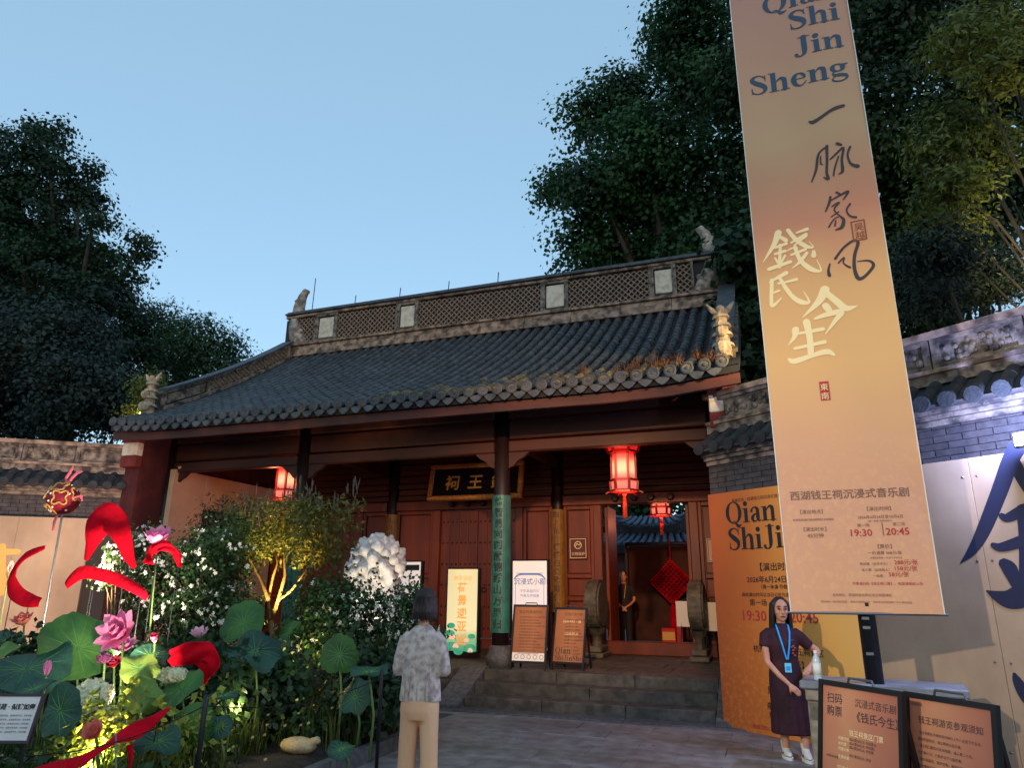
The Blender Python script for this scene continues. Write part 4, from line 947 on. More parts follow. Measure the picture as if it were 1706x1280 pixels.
# plates on the door panels
def plate(x0, x1, z0, z1, label, m, ink, txt):
    t = thing('wall_plate', label, 'plate', ((x0 + x1) / 2, DY - .06, z0))
    b = MB(); b.bbox(x0, DY - .075, z0, x1, DY - .05, z1, .006); b.build('plate', m, t)
    F = Flat(); c = (x0 + x1) / 2
    for q in ((x0 + .02, z0 + .02, x1 - .02, z0 + .03), (x0 + .02, z1 - .03, x1 - .02, z1 - .02), (x0 + .02, z0 + .03, x0 + .03, z1 - .03), (x1 - .03, z0 + .03, x1 - .02, z1 - .03)): F.rect(*q)
    F.stroke([(c + .07 * cos(a), z1 - .15 + .07 * sin(a), .014) for a in [2 * pi * i / 10 for i in range(10)]], 3, True)
    F.stroke([(c - .05, z1 - .17, .012), (c - .02, z1 - .12, .016), (c + .02, z1 - .15, .014), (c + .05, z1 - .12, .012)], 4)
    F.text(txt, c, z0 + .08, .07, 'C'); F.build('lettering', ink, t, origin=(0, DY - .076, 0), local=False)
plate(-3.93, -3.55, 2.23, 2.66, 'dark red plate with a round emblem on the door panel', mat('maroon plate', S(96, 40, 30), .4), M['ink_cream'], '文物保护')
plate(-1.2, -.85, 2.15, 2.6, 'pale framed plate on the panel beside the open doorway', mat('buff plate', S(190, 160, 130), .5), M['ink_brown'], '钱王祠')

# ------------------------------------------------------------------ drum stones
def drum(x, label):
    t = thing('drum_stone', label, 'drum stone', (x, 13.45, FL), 0, 'drum stones beside the open doorway')
    m = mat('green grey drum stone', S(98, 92, 78), .6, S(66, 64, 56), 8, .35, 60)
    b = MB(); b.prism([(.46 * cos(a), .93 + .44 * sin(a)) for a in np.linspace(0, 2 * pi, 29)[:-1]], lambda u, v, d: (d, u - .05, v), -.105, .105); d = b.build('drum', m, t, local=True)
    for s in (-1, 1):
        b = MB(); b.prism([(.4 * cos(a), .93 + .38 * sin(a)) for a in np.linspace(0, 2 * pi, 25)[:-1]], lambda u, v, dd: (s * (.106 + dd), u - .05, v), 0, .03); b.build('drum_face', m, d, local=True)
        q = MB()
        for k in range(24): a = 2 * pi * k / 24; q.ball((s * .09, -.05 + .455 * cos(a), .93 + .435 * sin(a)), .016, 5, 4)
        q.build('rim_studs', m, d, local=True, kind='stuff')
    b = MB(); b.rings([(0, 0, .5, .15, .3), (0, 0, .42, .13, .22), (0, 0, .36, .09, .17), (0, 0, .28, .085, .15), (0, 0, .2, .1, .18)][::-1], 12); b.build('neck', m, t, local=True)
    b = MB(); b.bbox(-.17, -.34, 0, .17, .4, .09, .02); b.bbox(-.13, -.28, .095, .13, .34, .2, .02); b.build('base', m, t, local=True)
drum(-3.2, 'carved drum stone on the threshold side nearer the folding signs')
drum(-1.36, 'carved drum stone in front of the white notice boards')

# ------------------------------------------------------------------ boards on the terrace
def lightbox(x0, x1, y, z0, z1, label, m, cat='sign', rot=0):
    t = thing('light_box', label, cat, ((x0 + x1) / 2, y, FL), rot); w = (x1 - x0) / 2
    b = MB(); b.bbox(-w - .025, -.02, z0 - FL - .03, w + .025, .1, z1 - FL + .025, .01); b.build('case', M['black'], t, local=True)
    b = MB(); b.box(-w, -.026, z0 - FL, w, -.019, z1 - FL); b.build('face', m, t, local=True)
    return t
lm = poster_mat('lit lotus poster', [(0, S(60, 150, 120)), (.18, S(150, 196, 150)), (.3, S(228, 226, 180)), (1, S(214, 208, 160))], (2, .1, 1.5), .22, 5, emit=.2)
t = lightbox(-5.6, -5.02, 12.05, .58, 1.97, 'slim lit sign of a pale lotus poster with orange characters', lm)
F = Flat(); F.vtext('荷景迎亚运', 0, 1.28, .19, 1.15, bold=.02); F.text('赏荷活动', 0, 1.33, .09, 'C'); F.build('lettering', mat('orange print', S(226, 150, 70), .6, emit=S(226, 140, 60), estr=.3), t, origin=(0, -.027, 0))
F = Flat()
for (u, v, r) in ((-.18, .22, .1), (.17, .18, .12), (-.05, .12, .09), (.2, .38, .07), (-.2, .55, .08), (-.22, .42, .1)): F.disc(u, v, r, 14, r * .6)
F.build('leaf_print', mat('green print', S(40, 150, 120), .6, S(90, 180, 140), 12, emit=S(40, 140, 110), estr=.25), t, origin=(0, -.0265, 0))
F = Flat()
for (u, v, r) in ((-.17, .34, .07), (.1, .3, .05), (.18, .14, .05), (-.1, .2, .06)):
    for k in range(6): a = pi * k / 5; F.stroke([(u, v, .02), (u + r * .6 * cos(a), v + r * .6 * sin(a), .035), (u + r * cos(a), v + r * sin(a), .004)], 3)
F.build('flower_print', mat('pink print', S(240, 180, 160), .6, emit=S(240, 170, 150), estr=.3), t, origin=(0, -.0275, 0))
lm2 = poster_mat('lit white notice', [(0, S(226, 216, 206)), (.5, S(220, 214, 214)), (1, S(224, 214, 204))], (2, .3, 1.7), .2, 4, emit=.2)
t = lightbox(-4.46, -3.82, 12.35, .62, 2.12, 'lit white notice sign with blue mountain print behind the folding board', lm2)
F = Flat(); F.text('沉浸式小剧', 0, 1.27, .12, 'C', bold=.01); F.text('千年吴越风华', 0, 1.13, .06, 'C'); F.text('今夜与你相逢', 0, 1.05, .06, 'C')
F.rect(-.25, 1.45, .25, 1.46); F.stroke([(-.29, 1.36, .02), (-.2, 1.43, .03), (0, 1.44, .03), (.2, 1.43, .03), (.29, 1.36, .02)], 4)
F.stroke([(-.3, .62, .02), (-.2, .7, .06), (-.05, .66, .04), (.1, .74, .07), (.3, .76, .05)], 5); F.rect(-.27, .72, -.262, 1.36); F.rect(.262, .8, .27, 1.36)
F.build('lettering', mat('slate blue print', S(96, 116, 160), .6, emit=S(96, 116, 160), estr=.2), t, origin=(0, -.027, 0))
t = lightbox(-6.85, -6.14, 12.0, .8, 2.1, 'lit cream notice sign half hidden behind the white lion', lm2)
b = MB(); b.box(-.33, -.03, 1.5, .33, -.027, 1.6); b.build('dark_band', M['wood_dark'], t, local=True)

def aboard(c, wdir, H, Wd, lean, label, m, printfn, group, wingback=True):
    """folding A-board: front face leaning back; c = middle of the foot, wdir = along the face"""
    wd = Vector((*wdir, 0)).normalized(); rz = math.atan2(wd.y, wd.x)
    t = thing('folding_board', label, 'folding board', c, rz, group)
    h = Wd / 2; st = lean
    def P(u, v, d): return (u, v * sin(st) + d * cos(st), v * cos(st) - d * sin(st) )
    b = MB(); b.prism([(-h, .12), (h, .12), (h, H), (-h, H)], P, 0, .012); f = b.build('panel', m, t, local=True)
    for u0, v0, u1, v1 in ((-h - .03, 0, -h, H + .03), (h, 0, h + .03, H + .03), (-h, H, h, H + .03), (-h, .09, h, .12)):
        b = MB(); b.prism([(u0, v0), (u1, v0), (u1, v1), (u0, v1)], P, -.012, .022); b.build('frame', M['black'], t, local=True)
    top = Vector(P(0, H, .02))
    for s in (-1, 1):
        b = MB(); b.bar((s * (h - .02), top.y, top.z), (s * (h - .02), top.y + H * sin(st) * 1.05, 0), .025); b.build('leg', M['black'], t, local=True)
    b = MB(); b.tube([(-.1, top.y, top.z + .03), (-.09, top.y, top.z + .06), (.09, top.y, top.z + .06), (.1, top.y, top.z + .03)], .008, 6); b.build('handle', M['lead'], t, local=True)
    printfn(t, P, h, H)
    return t
def put(F, nm, m, t, P):
    b = MB(); b.v = [P(p[0], p[1], -p[2] - .0015) for p in F.v]; b.f = F.f; b.mi = [0] * len(F.f); return b.build(nm, m, t, local=True, kind='stuff')
brz = poster_mat('bronze poster', [(0, S(138, 84, 50)), (.5, S(166, 108, 66)), (1, S(132, 76, 48))], (0, -.35, .35), .7, 3)
cop = poster_mat('copper poster', [(0, S(166, 98, 76)), (.35, S(192, 132, 96)), (.6, S(178, 112, 86)), (1, S(158, 94, 76))], (0, -.4, .4), .5, 2.4)
def pf_a(t, P, h, H):
    F = Flat(); F.text('钱王祠游园须知', 0, H - .1, .055, 'C')
    for k in range(13): F.text('一、请自觉遵守景区秩序文明游览爱护文物古迹'[:20 - (k * 5) % 7], -h + .04, H - .17 - k * .045, .024)
    put(F, 'lettering', M['ink_brown'], t, P)
    F = Flat(); F.rect(-h, .12, h, .24); put(F, 'white_band', M['ink_white'], t, P)
    F = Flat()
    for k in range(5): F.stroke([(-h + .07 + k * .1 + .03 * cos(a), .18 + .03 * sin(a), .006) for a in [2 * pi * i / 8 for i in range(8)]], 2, True)
    b = put(F, 'icon_print', M['ink_brown'], t, lambda u, v, d: P(u, v, d - .001))
def pf_b(t, P, h, H):
    F = Flat(); F.text('沉浸式音乐剧', .05, H - .09, .05, 'C'); serif(F, 'Qian', -h + .03, .24, .09); serif(F, 'ShiJinSheng', -h + .03, .14, .075)
    for k in range(11): F.text('演出票价与入园说明详见公示'[:12 - (k * 5) % 6], -.08, H - .17 - k * .05, .028)
    put(F, 'lettering', M['ink_brown'], t, P)
    F = Flat(); F.text('《钱氏今生》门票', .03, H - .2, .04, 'C'); F.text('观演套票优惠', .03, H - .38, .038, 'C'); put(F, 'pale_lettering', M['ink_cream'], t, P)
aboard((-3.69, 10.88, FL), (1, .02), .93, .52, R_(12), 'bronze folding notice board with a white icon strip along its foot', brz, pf_a, 'folding boards on the terrace')
aboard((-3.1, 11.0, FL), (1, -.10), .90, .48, R_(14), 'bronze folding ticket board with dark lettering along its foot', brz, pf_b, 'folding boards on the terrace')
BD = (.64, -.77)
class Fit(Flat):
    """print laid out for a sheet .8 wide, fitted to the real panel"""
    def __init__(s, k, H): super().__init__(); s.q = k; s.H = H
    def text(s, body, u, v, size, align='L', **kw): return super().text(body, u * s.q, s.H - (s.H - v) * s.q, size * s.q, align, **kw)
def pf_c(t, P, h, H):
    q = h / .4; w = h; h = .4
    F = Fit(q, H); F.text('扫码', -h + .05, H - .13, .088, bold=.005); F.text('购票', -h + .05, H - .23, .088, bold=.005)
    F.text('沉浸式音乐剧', h - .03, H - .13, .07, 'R'); F.text('《钱氏今生》', h - .0, H - .24, .085, 'R', bold=.005)
    for k, v in enumerate((.4, .43, .46, .52)): F.text('成人票20元/人 半价票10元'[:14 - k], -.1, H - v, .026)
    F.text('观演时间 19:30 / 20:45', -.12, H - .7, .028)
    for k in range(6): F.text('贵宾票 288元/张', -.08, H - .82 - k * .05, .03)
    F.text('微信扫码购票', -h + .05, H - .56, .022); F.text('支付宝扫码', -h + .05, H - .87, .022)
    put(F, 'lettering', M['ink_brown'], t, P)
    F = Fit(q, H); F.text('钱王祠景区门票', .07, H - .36, .05, 'C'); F.text('沉浸式音乐剧《钱氏今生》演出票', .08, H - .64, .042, 'C')
    for v, s in ((.41, '购票须知'), (.45, '半价票'), (.49, '优惠对象'), (.55, '免票政策'), (.70, '演出时间'), (.75, '演出票价'), (.8, '场次安排')): F.text(s, -.22, H - v, .03)
    put(F, 'pale_lettering', M['ink_cream'], t, P)
def pf_d(t, P, h, H):
    q = h / .4; h = .4
    F = Fit(q, H); F.text('钱王祠游览参观须知', 0, H - .2, .07, 'C', bold=.004)
    body = ['一、钱王祠景区开放时间为每日上午八点至下午五点，', '夜间开放时间，请以现场公告为准。', '二、钱王祠门票实行实名购票，成人票二十元，', '半价票十元，六周岁以下儿童免票。', '三、请文明游览，爱护文物，请勿在碑刻及木构上刻画，', '请勿攀爬石狮及栏杆，请勿携带宠物进入景区，', '祠内禁止吸烟及使用明火，违者按规定处理，', '贵重物品请随身携带，注意安全。', '四、请看管好随行老人及儿童，以免发生意外，', '如遇恶劣天气请服从工作人员安排，', '谢谢配合。', '五、景区内禁止兜售物品、散发传单，', '违者由管理处依法处理。', '六、咨询电话见售票处。']
    for k, s in enumerate(body): F.text(s, -h + (.04 if s[1] == '、' else .08), H - .29 - k * .054, .028)
    F.text('吴越文化', -h + .02, H - .06, .03)
    put(F, 'lettering', M['ink_brown'], t, P)
pa = at(1371, 1127, 5.35); pb = at(1496, 1142, 5.0)
def stand(p0, p1, H, lean):
    m = (p0 + p1) / 2; w = (p1 - p0); w.z = 0; n = Vector((-w.y, w.x, 0)).normalized()
    return Vector((m.x, m.y, 0)) - n * (H * sin(lean)), w
def solve_edge(p0, px, py, dirn):
    d = fw + rt * ((px - 853) / 1169.0) - up * ((py - 640) / 1169.0)
    A = np.array([[d.x, -dirn[0]], [d.y, -dirn[1]]]); s = np.linalg.solve(A, [p0.x - EYE.x, p0.y - EYE.y]); return p0 + Vector((*dirn, 0)) * s[1]
L0 = at(1371, 1127, 5.3); L1 = solve_edge(L0, 1496, 1142, BD); Wd1 = (L1 - L0).length; hh = L0.z - .02
f0, wv_ = stand(L0, L1, hh / cos(R_(9)), R_(9))
aboard(f0, BD, hh / cos(R_(9)) - .03, Wd1 - .0, R_(9), 'copper coloured folding ticket board in front of the stone table', cop, pf_c, 'folding boards beside the stone table')
L2 = at(1514, 1147, 5.0); L3 = solve_edge(L2, 1650, 1163, BD); hh2 = L2.z - .02
f1, wv_ = stand(L2, L3, hh2 / cos(R_(9)), R_(9))
aboard(f1, BD, hh2 / cos(R_(9)) - .03, (L3 - L2).length, R_(9), 'copper coloured folding rules board with dense small text', cop, pf_d, 'folding boards beside the stone table')

# ------------------------------------------------------------------ stone table and bottle
tb = thing('stone_table', 'long grey stone altar table with carved apron behind the folding boards', 'stone table', (.8, 7.55, 0), R_(-8))
sm = mat('pale stone', S(150, 138, 118), .8, S(118, 106, 90), 10, .35, 60)
b = MB(); b.bbox(-.66, -.27, .76, .66, .27, .83, .012); b.build('table_top', mat('smooth slate top', S(128, 130, 138), .35, S(104, 106, 114), 5), tb, local=True)
b = MB(); b.bbox(-.62, -.24, .66, .62, .24, .755, .01); b.build('frieze', sm, tb, local=True)
b = MB(); b.prism([(-.6, .655), (-.6, .5), (-.52, .5), (-.46, .56), (-.2, .6), (0, .56), (.2, .6), (.46, .56), (.52, .5), (.6, .5), (.6, .655)], lambda u, v, d: (u, -.21 + d, v), -.02, .02); ap = b.build('apron', sm, tb, local=True)
for x in (-.45, -.25, .25, .45):
    b = MB(); b.tube([(x + .05 * cos(a) * (1 - a / 14), -.235, .6 + .04 * sin(a) * (1 - a / 14)) for a in np.linspace(0, 9, 22)], .009, 5); b.build('scroll', sm, ap, local=True)
for x in (-.54, .54):
    for y in (-.17, .17):
        b = MB(); b.bbox(x - .07, y - .06, 0, x + .07, y + .06, .655, .012); b.build('leg', sm, tb, local=True)
bot = thing('water_bottle', 'clear plastic bottle with a white label standing on the stone table', 'bottle', (.275, 7.4, .832))
pk = MB(); pk.lathe([(.001, 0), (.034, .002), (.036, .02), (.036, .16), (.03, .19), (.014, .22), (.014, .235)], n=16)
pk.build('bottle', mat('clear plastic', S(190, 200, 206), .12, spec=.6), bot, local=True, smooth=True)
b = MB(); b.lathe([(.0368, .05), (.0368, .15)], n=16); b.build('label', M['ink_white'], bot, local=True, smooth=True)
b = MB(); b.lathe([(.001, .232), (.017, .233), (.017, .258), (.001, .26)], n=12); b.build('cap', M['ink_white'], bot, local=True)

# ------------------------------------------------------------------ inside the doorway
kn = thing('chinese_knot', 'large red diamond knot hanging in the passage', 'knot', (-2.42, 18.1, 1.85))
b = MB()
for i in range(9):
    k = -.36 + i * .09
    b.bar((k - .36 + .36, 0, k), (k - .36 + .36, 0, k), .01) if False else None
    b.bar((k + .36 * -1 / 1 * 1, .0, 0 - (.36 + 0) + (k + .36)), (k + .36, .0, 0 + .0 + k), .01) if False else None
q = []
for i in range(9):
    s = -.34 + i * .085
    for a, c in (((s, -.34), (s, .34)), ((-.34, s), (.34, s))):
        f = lambda p: ((p[0] - p[1]) * .72, 0, (p[0] + p[1]) * .72)
        b.bar(f(a), f(c), .062, .05, (0, 1, 0))
b.build('woven_body', M['red_cloth'], kn, local=True, kind='stuff')
for s in (-1, 1):
    for i in range(8):
        t_ = -.3 + i * .085; c = ((.34 * s - t_) * .72, 0, (.34 * s + t_) * .72)
        for cc in (((.34 * s - t_) * .72, (.34 * s + t_) * .72), ((t_ - .34 * s) * .72, (t_ + .34 * s) * .72)):
            bb = MB(); bb.ball((cc[0], 0, cc[1]), (.045, .02, .045), 7, 5); bb.build('loop', M['red_cloth'], kn, local=True)
b = MB(); b.tube([(0, 0, .5), (0, 0, 1.1)], .012, 6); b.build('cord', M['red_cloth'], kn, local=True)
b = MB(); b.rings([(0, 0, -1.1, .09, .09), (0, 0, -.62, .06, .06), (0, 0, -.52, .03, .03)], 10); b.build('tassel', M['red_cloth'], kn, local=True)
dn = thing('donation_box', 'tall red box on a red stand inside the doorway', 'box', (-2.3, 17.5, FL))
b = MB(); b.bbox(-.3, -.2, 0, .02, .2, .36, .01); b.build('body', mat('red gloss', S(190, 26, 26), .35), dn, local=True)
b = MB(); b.bbox(.025, -.12, 0, .17, .12, .95, .01); b.build('stand', mat('red gloss', S(170, 20, 22), .35), dn, local=True)
b = MB(); b.box(-.28, -.203, .1, 0, -.2, .28); b.build('label_plate', M['ink_gold'], dn, local=True)
for x, y, lb in ((-1.8, 15.4, 'blank white notice panel on an easel between the doorway jambs'), (-1.15, 13.9, 'blank white notice panel leaning by the wall behind the drum stone')):
    t = thing('notice_panel', lb, 'notice panel', (x, y, FL), R_(-6)); z = .48
    b = MB(); b.bbox(-.2, -.012, z, .2, .012, z + .5, .004); b.build('panel', M['ink_white'], t, local=True)
    for a in ((-.15, -.02, 0), (.15, -.02, 0), (0, .3, 0)):
        b = MB(); b.bar(a, (a[0] * .4, .02, z + .55), .022); b.build('leg', M['black'], t, local=True)

# temporary partition along the end of the porch
pt = thing('porch_partition', 'beige partition wall with a dark opening at the porch end', 'partition', (-11.3, 12.2, 0))
pmx = mat('beige partition', S(204, 170, 136), .75, S(190, 156, 124), 2, .05, 20)
for y0, y1, z0, z1 in ((10.95, 11.85, 0, 3.92), (11.852, 13.1, 3.2, 3.92), (13.102, 14.15, 0, 3.92)):
    b = MB(); b.bbox(-11.38, y0, z0, -11.26, y1, z1, .006); b.build('panel', pmx, pt)
b = MB(); b.box(-11.36, 11.853, .0, -11.30, 13.1, 3.195); b.build('opening_dark_sheet', mat('dark opening sheet', S(30, 28, 30), .4), pt)  # dark sheet set in the opening, standing for its shadowed inside
b = MB(); b.tube([(-11.24, 11.0, 3.95), (-11.15, 11.1, 3.99), (-11.05, 11.2, 3.94), (-11.1, 11.35, 3.9)], [.03, .04, .035, .015], 8); b.build('cloth_knot', pmx, pt)
# ================================================================== planting
def leaf_mesh(n, pts, nrm, size, aspect=.45, fold=.25, jitter=.9):
    """n leaves (pointed ovals of four triangles) at pts, roughly facing nrm"""
    d = RNG.normal(size=(n, 3)); d /= np.linalg.norm(d, axis=1)[:, None]
    nn = nrm + d * jitter; nn /= np.linalg.norm(nn, axis=1)[:, None]
    a = RNG.normal(size=(n, 3)); a[:, 2] -= .5; a -= nn * (a * nn).sum(1)[:, None]; a /= np.linalg.norm(a, axis=1)[:, None]
    b = np.cross(nn, a); s = (size * RNG.uniform(.65, 1.25, n))[:, None]
    V = np.stack([pts, pts + a * s * .5 + b * s * aspect + nn * s * fold * .3, pts + a * s * 1.0, pts + a * s * .5 - b * s * aspect + nn * s * fold * .3], 1).reshape(-1, 3)
    k = np.arange(n)[:, None] * 4
    F = np.concatenate([np.concatenate([k, k + 1, k + 2], 1), np.concatenate([k, k + 2, k + 3], 1)], 0)
    return V, F

def clump_points(blobs, n_clump, per, spread, shell=.55):
    """leaf positions in clumps over the outer part of a set of ellipsoids (centre, radii)"""
    P, Nn = [], []
    vol = np.array([(r[0] * r[1] * r[2]) ** (2 / 3) for _, r in blobs]); vol /= vol.sum()
    for (c, r), w in zip(blobs, vol):
        m = max(3, int(n_clump * w))
        d = RNG.normal(size=(m, 3)); d /= np.linalg.norm(d, axis=1)[:, None]
        cc = np.array(c) + d * np.array(r) * (shell + (1 - shell) * RNG.uniform(0, 1, m) ** .6)[:, None] * RNG.uniform(.85, 1.12, m)[:, None]
        o = RNG.normal(size=(m, per, 3)) * np.array([spread, spread, spread * .55])
        P.append((cc[:, None] + o).reshape(-1, 3)); q = d[:, None] * .5 + o / spread * .35 + np.array([0, 0, .55]); Nn.append(q.reshape(-1, 3))
    return np.concatenate(P), np.concatenate(Nn)

def leafmat(name, c1, c2, sc=.6, isl=.45, tr=.3, rough=.5):
    return mat(name, c1, rough, c2, sc, trans=tr, island=isl, spec=.3)

def tree(name, label, base, blobs, leafm, n_clump, per, spread, size, trunk_r, bark, cat='tree', group=None, aspect=.4, limbs=7):
    t = thing(name, label, cat, base, 0, group)
    P, Nn = clump_points(blobs, n_clump, per, spread)
    V, F = leaf_mesh(len(P), P, Nn, size, aspect)
    tri_mesh('crown', V, F, leafm, t)
    b = MB(); top = np.mean([c for c, _ in blobs], 0)
    tw = MB(); ctr = P.reshape(-1, per, 3).mean(1); bc_ = np.array([c for c, _ in blobs])
    for q in ctr:
        o_ = Vector(bc_[np.argmin(((bc_ - q) ** 2).sum(1))]); e_ = Vector(q); m_ = (o_ + e_) / 2 + Vector((random.uniform(-.12, .12), random.uniform(-.12, .12), random.uniform(-.05, .1)))
        tw.tube([o_, m_, e_, e_ + (e_ - m_) * .25], [.02, .014, .008, .002], 3, False)
    tw.build('twigs', bark, t, kind='stuff')
    base = Vector(base); tp = Vector(top)
    b.tube([base, base + (tp - base) * .35 + Vector((.2, 0, 0)), base + (tp - base) * .7, tp], [trunk_r, trunk_r * .8, trunk_r * .6, trunk_r * .3], 10)
    for k, (c, r) in enumerate(blobs[:limbs + 6]):
        s = base + (tp - base) * random.uniform(.35, .75); e = Vector(c); m = (s + e) / 2 + Vector((0, 0, .3))
        b.tube([s, m, e], [trunk_r * .4, trunk_r * .25, .02], 7)
    b.build('trunk', bark, t, smooth=True)
    return t
bark = mat('grey bark', S(62, 54, 44), .9, S(38, 33, 28), 6, .8, 30, stretch=(1, 1, .3))
def blobs_px(L, Y, depth=.9):
    """crown lobes: (px, py, radius px) read at depth Y"""
    out = []
    for q in L:
        px, py, r = q[:3]; y = Y + (q[3] if len(q) > 3 else random.uniform(-1.2, 1.2)); c = at(px, py, y)
        rr = (at(px + r, py, y) - c).length * .93
        out.append((tuple(c), (rr, rr * depth, rr * .92)))
    return out
g1 = leafmat('dark broadleaf foliage', S(50, 86, 46), S(29, 55, 31), .5)
g2 = leafmat('deep blue green foliage', S(42, 74, 44), S(25, 47, 31), .5)
g3 = leafmat('mid green foliage', S(58, 84, 44), S(36, 58, 32), .5)
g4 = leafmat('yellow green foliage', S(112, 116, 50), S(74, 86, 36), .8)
# behind the gate hall
tree('broadleaf_tree', 'tall dark broadleaf tree rising behind the right half of the hall roof', (-1.5, 22, 0), blobs_px([(1150, 40, 75), (1190, 130, 100), (1030, 165, 55), (965, 205, 34), (1075, 250, 90), (1000, 320, 62), (930, 315, 32), (1090, 370, 105), (965, 415, 46), (1200, 320, 110), (1170, 430, 80), (1120, 90, 28), (1195, -60, 90), (1060, 440, 60)], 22), g1, 640, 120, .42, .17, .5, bark, group='trees behind the gate')
tree('broadleaf_tree', 'tall broadleaf tree showing on both sides of the hanging banner', (6, 21, 0), blobs_px([(1480, 60, 105), (1500, 200, 120), (1520, 340, 110), (1590, 430, 110), (1650, 300, 110), (1300, 130, 110), (1330, 330, 100), (1420, 470, 110), (1260, 450, 90), (1240, 560, 70), (1680, 120, 120), (1400, -60, 120), (1600, -40, 110), (1520, 520, 70)], 20), g3, 700, 120, .45, .17, .5, bark, group='trees behind the gate')
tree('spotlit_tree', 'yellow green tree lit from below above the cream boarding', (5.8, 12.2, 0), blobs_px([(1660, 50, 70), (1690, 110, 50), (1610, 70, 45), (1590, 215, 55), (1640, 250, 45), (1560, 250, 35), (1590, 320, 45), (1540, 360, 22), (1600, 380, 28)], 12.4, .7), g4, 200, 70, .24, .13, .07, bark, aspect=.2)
tree('weeping_conifer', 'feathery dark conifer hanging over the wall coping by the banner', (4.2, 13.5, 0), blobs_px([(1560, 420, 55), (1600, 470, 60), (1560, 500, 40), (1500, 480, 50), (1660, 460, 60)], 12.5, .7), leafmat('feathery grey green foliage', S(70, 84, 66), S(44, 56, 50), .7), 190, 80, .22, .1, .14, bark, aspect=.18)
tree('broadleaf_tree', 'dark bushy tree in the gap between hall roof and banner', (1.2, 17, 0), blobs_px([(1240, 470, 40), (1235, 540, 40), (1250, 610, 36), (1265, 660, 30), (1250, 420, 40)], 15.5), g2, 130, 55, .3, .2, .2, bark, group='trees behind the gate')
# left of the hall, beyond the wall
tree('broadleaf_tree', 'tall dark tree with separate upright crown tops left of the hall', (-21, 17, 0), blobs_px([(78, 222, 26), (82, 262, 30), (85, 305, 34), (-8, 240, 30), (0, 300, 44), (40, 390, 66), (136, 300, 22), (130, 340, 34), (155, 360, 20), (120, 420, 48), (170, 430, 26), (236, 398, 14), (228, 430, 17), (205, 458, 24), (165, 480, 32), (60, 480, 80), (140, 540, 70), (-60, 400, 90), (-40, 560, 110), (60, 600, 90)], 16), g2, 820, 110, .28, .145, .45, bark, group='trees beyond the garden wall')
tree('bamboo_thicket', 'rounded dusky thicket between the tall tree and the hall roof', (-19, 19, 0), blobs_px([(215, 545, 50), (265, 560, 50), (320, 575, 40), (355, 572, 32), (385, 590, 26), (300, 630, 55), (240, 640, 70), (150, 650, 80), (370, 620, 30), (410, 620, 30)], 18), leafmat('dusky bamboo foliage', S(40, 66, 38), S(23, 42, 30), .5), 480, 80, .3, .15, .12, bark, group='trees beyond the garden wall', aspect=.22)
tree('broadleaf_tree', 'low dark tree standing close behind the garden wall', (-16, 13.5, 0), blobs_px([(40, 660, 70), (110, 660, 60), (180, 660, 50), (20, 580, 70), (120, 580, 60), (-60, 650, 70), (210, 690, 30)], 13), leafmat('shaded blue foliage', S(40, 58, 50), S(24, 38, 38), .6), 420, 110, .28, .12, .2, bark, group='trees beyond the garden wall')
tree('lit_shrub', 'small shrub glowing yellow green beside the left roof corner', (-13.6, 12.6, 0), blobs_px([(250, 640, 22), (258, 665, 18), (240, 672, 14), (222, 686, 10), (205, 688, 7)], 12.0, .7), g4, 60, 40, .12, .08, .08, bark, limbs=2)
lamp('uplight', 'POINT', at(232, 688, 11.75), 5, (1.0, .85, .3), shadow_soft_size=.05)
lamp('tree_uplight', 'SPOT', (3.6, 10.6, 4.9), 300, (1.0, .82, .45), (5.4, 12.6, 8.2), spot_size=R_(80), spot_blend=.7, shadow_soft_size=.08)
lamp('eave_uplight', 'SPOT', (1.6, 8.4, 4.9), 430, (1.0, .68, .26), (-1.0, 10.4, 5.0), spot_size=R_(40), spot_blend=.8, shadow_soft_size=.03)
# courtyard tree seen through the doorway
tree('courtyard_tree', 'dark tree behind the pavilion roof seen through the doorway', (-6, 38, 0), [((-8, 38, 6), (3, 2, 2.6)), ((-4, 38, 6.4), (3, 2, 2.8)), ((-1, 38, 6), (3, 2, 2.6)), ((-11, 38, 6), (3, 2, 2.6)), ((-6, 38, 4.4), (4, 2, 2)), ((-1, 38, 4), (3, 2, 2))], g1, 260, 50, .5, .4, .3, bark)

# ------------------------------------------------------------------ the garden bed
GZ = .16
bed = MB(); rows = []
def bed_edge(y): return -3.92 - max(0, (y - 7.4)) * .45 if y > 7.4 else -3.92 + max(0, 6.0 - y) * .06
for y in np.linspace(2.2, 9.3, 26):
    xr = bed_edge(y); r_ = []
    for k, s in enumerate(np.linspace(0, 1, 30)):
        x = xr - 9 * s ** 1.3; z = GZ * min(1, k * .45) + .05 * sin(x * 3 + y * 2) * min(1, k * .2)
        r_.append((x, y, z))
    rows.append(r_)
bed.grid([r[::-1] for r in rows]); bed = bed.build('garden_bed', M['soil'], smooth=True, kind='structure')
yy = np.arange(2.3, 9.2, .62)
for a, c in zip(yy, yy[1:]):
    b = MB(); x0, x1 = bed_edge(a) + .04, bed_edge(c) + .04; b.obox(((x0 + x1) / 2, (a + c) / 2, .06), (.045, 0, 0), ((x1 - x0) / 2 * .99, (c - a) / 2 * .99, 0), (0, 0, .08)); b.build('edging_stone', M['stone'], bed)

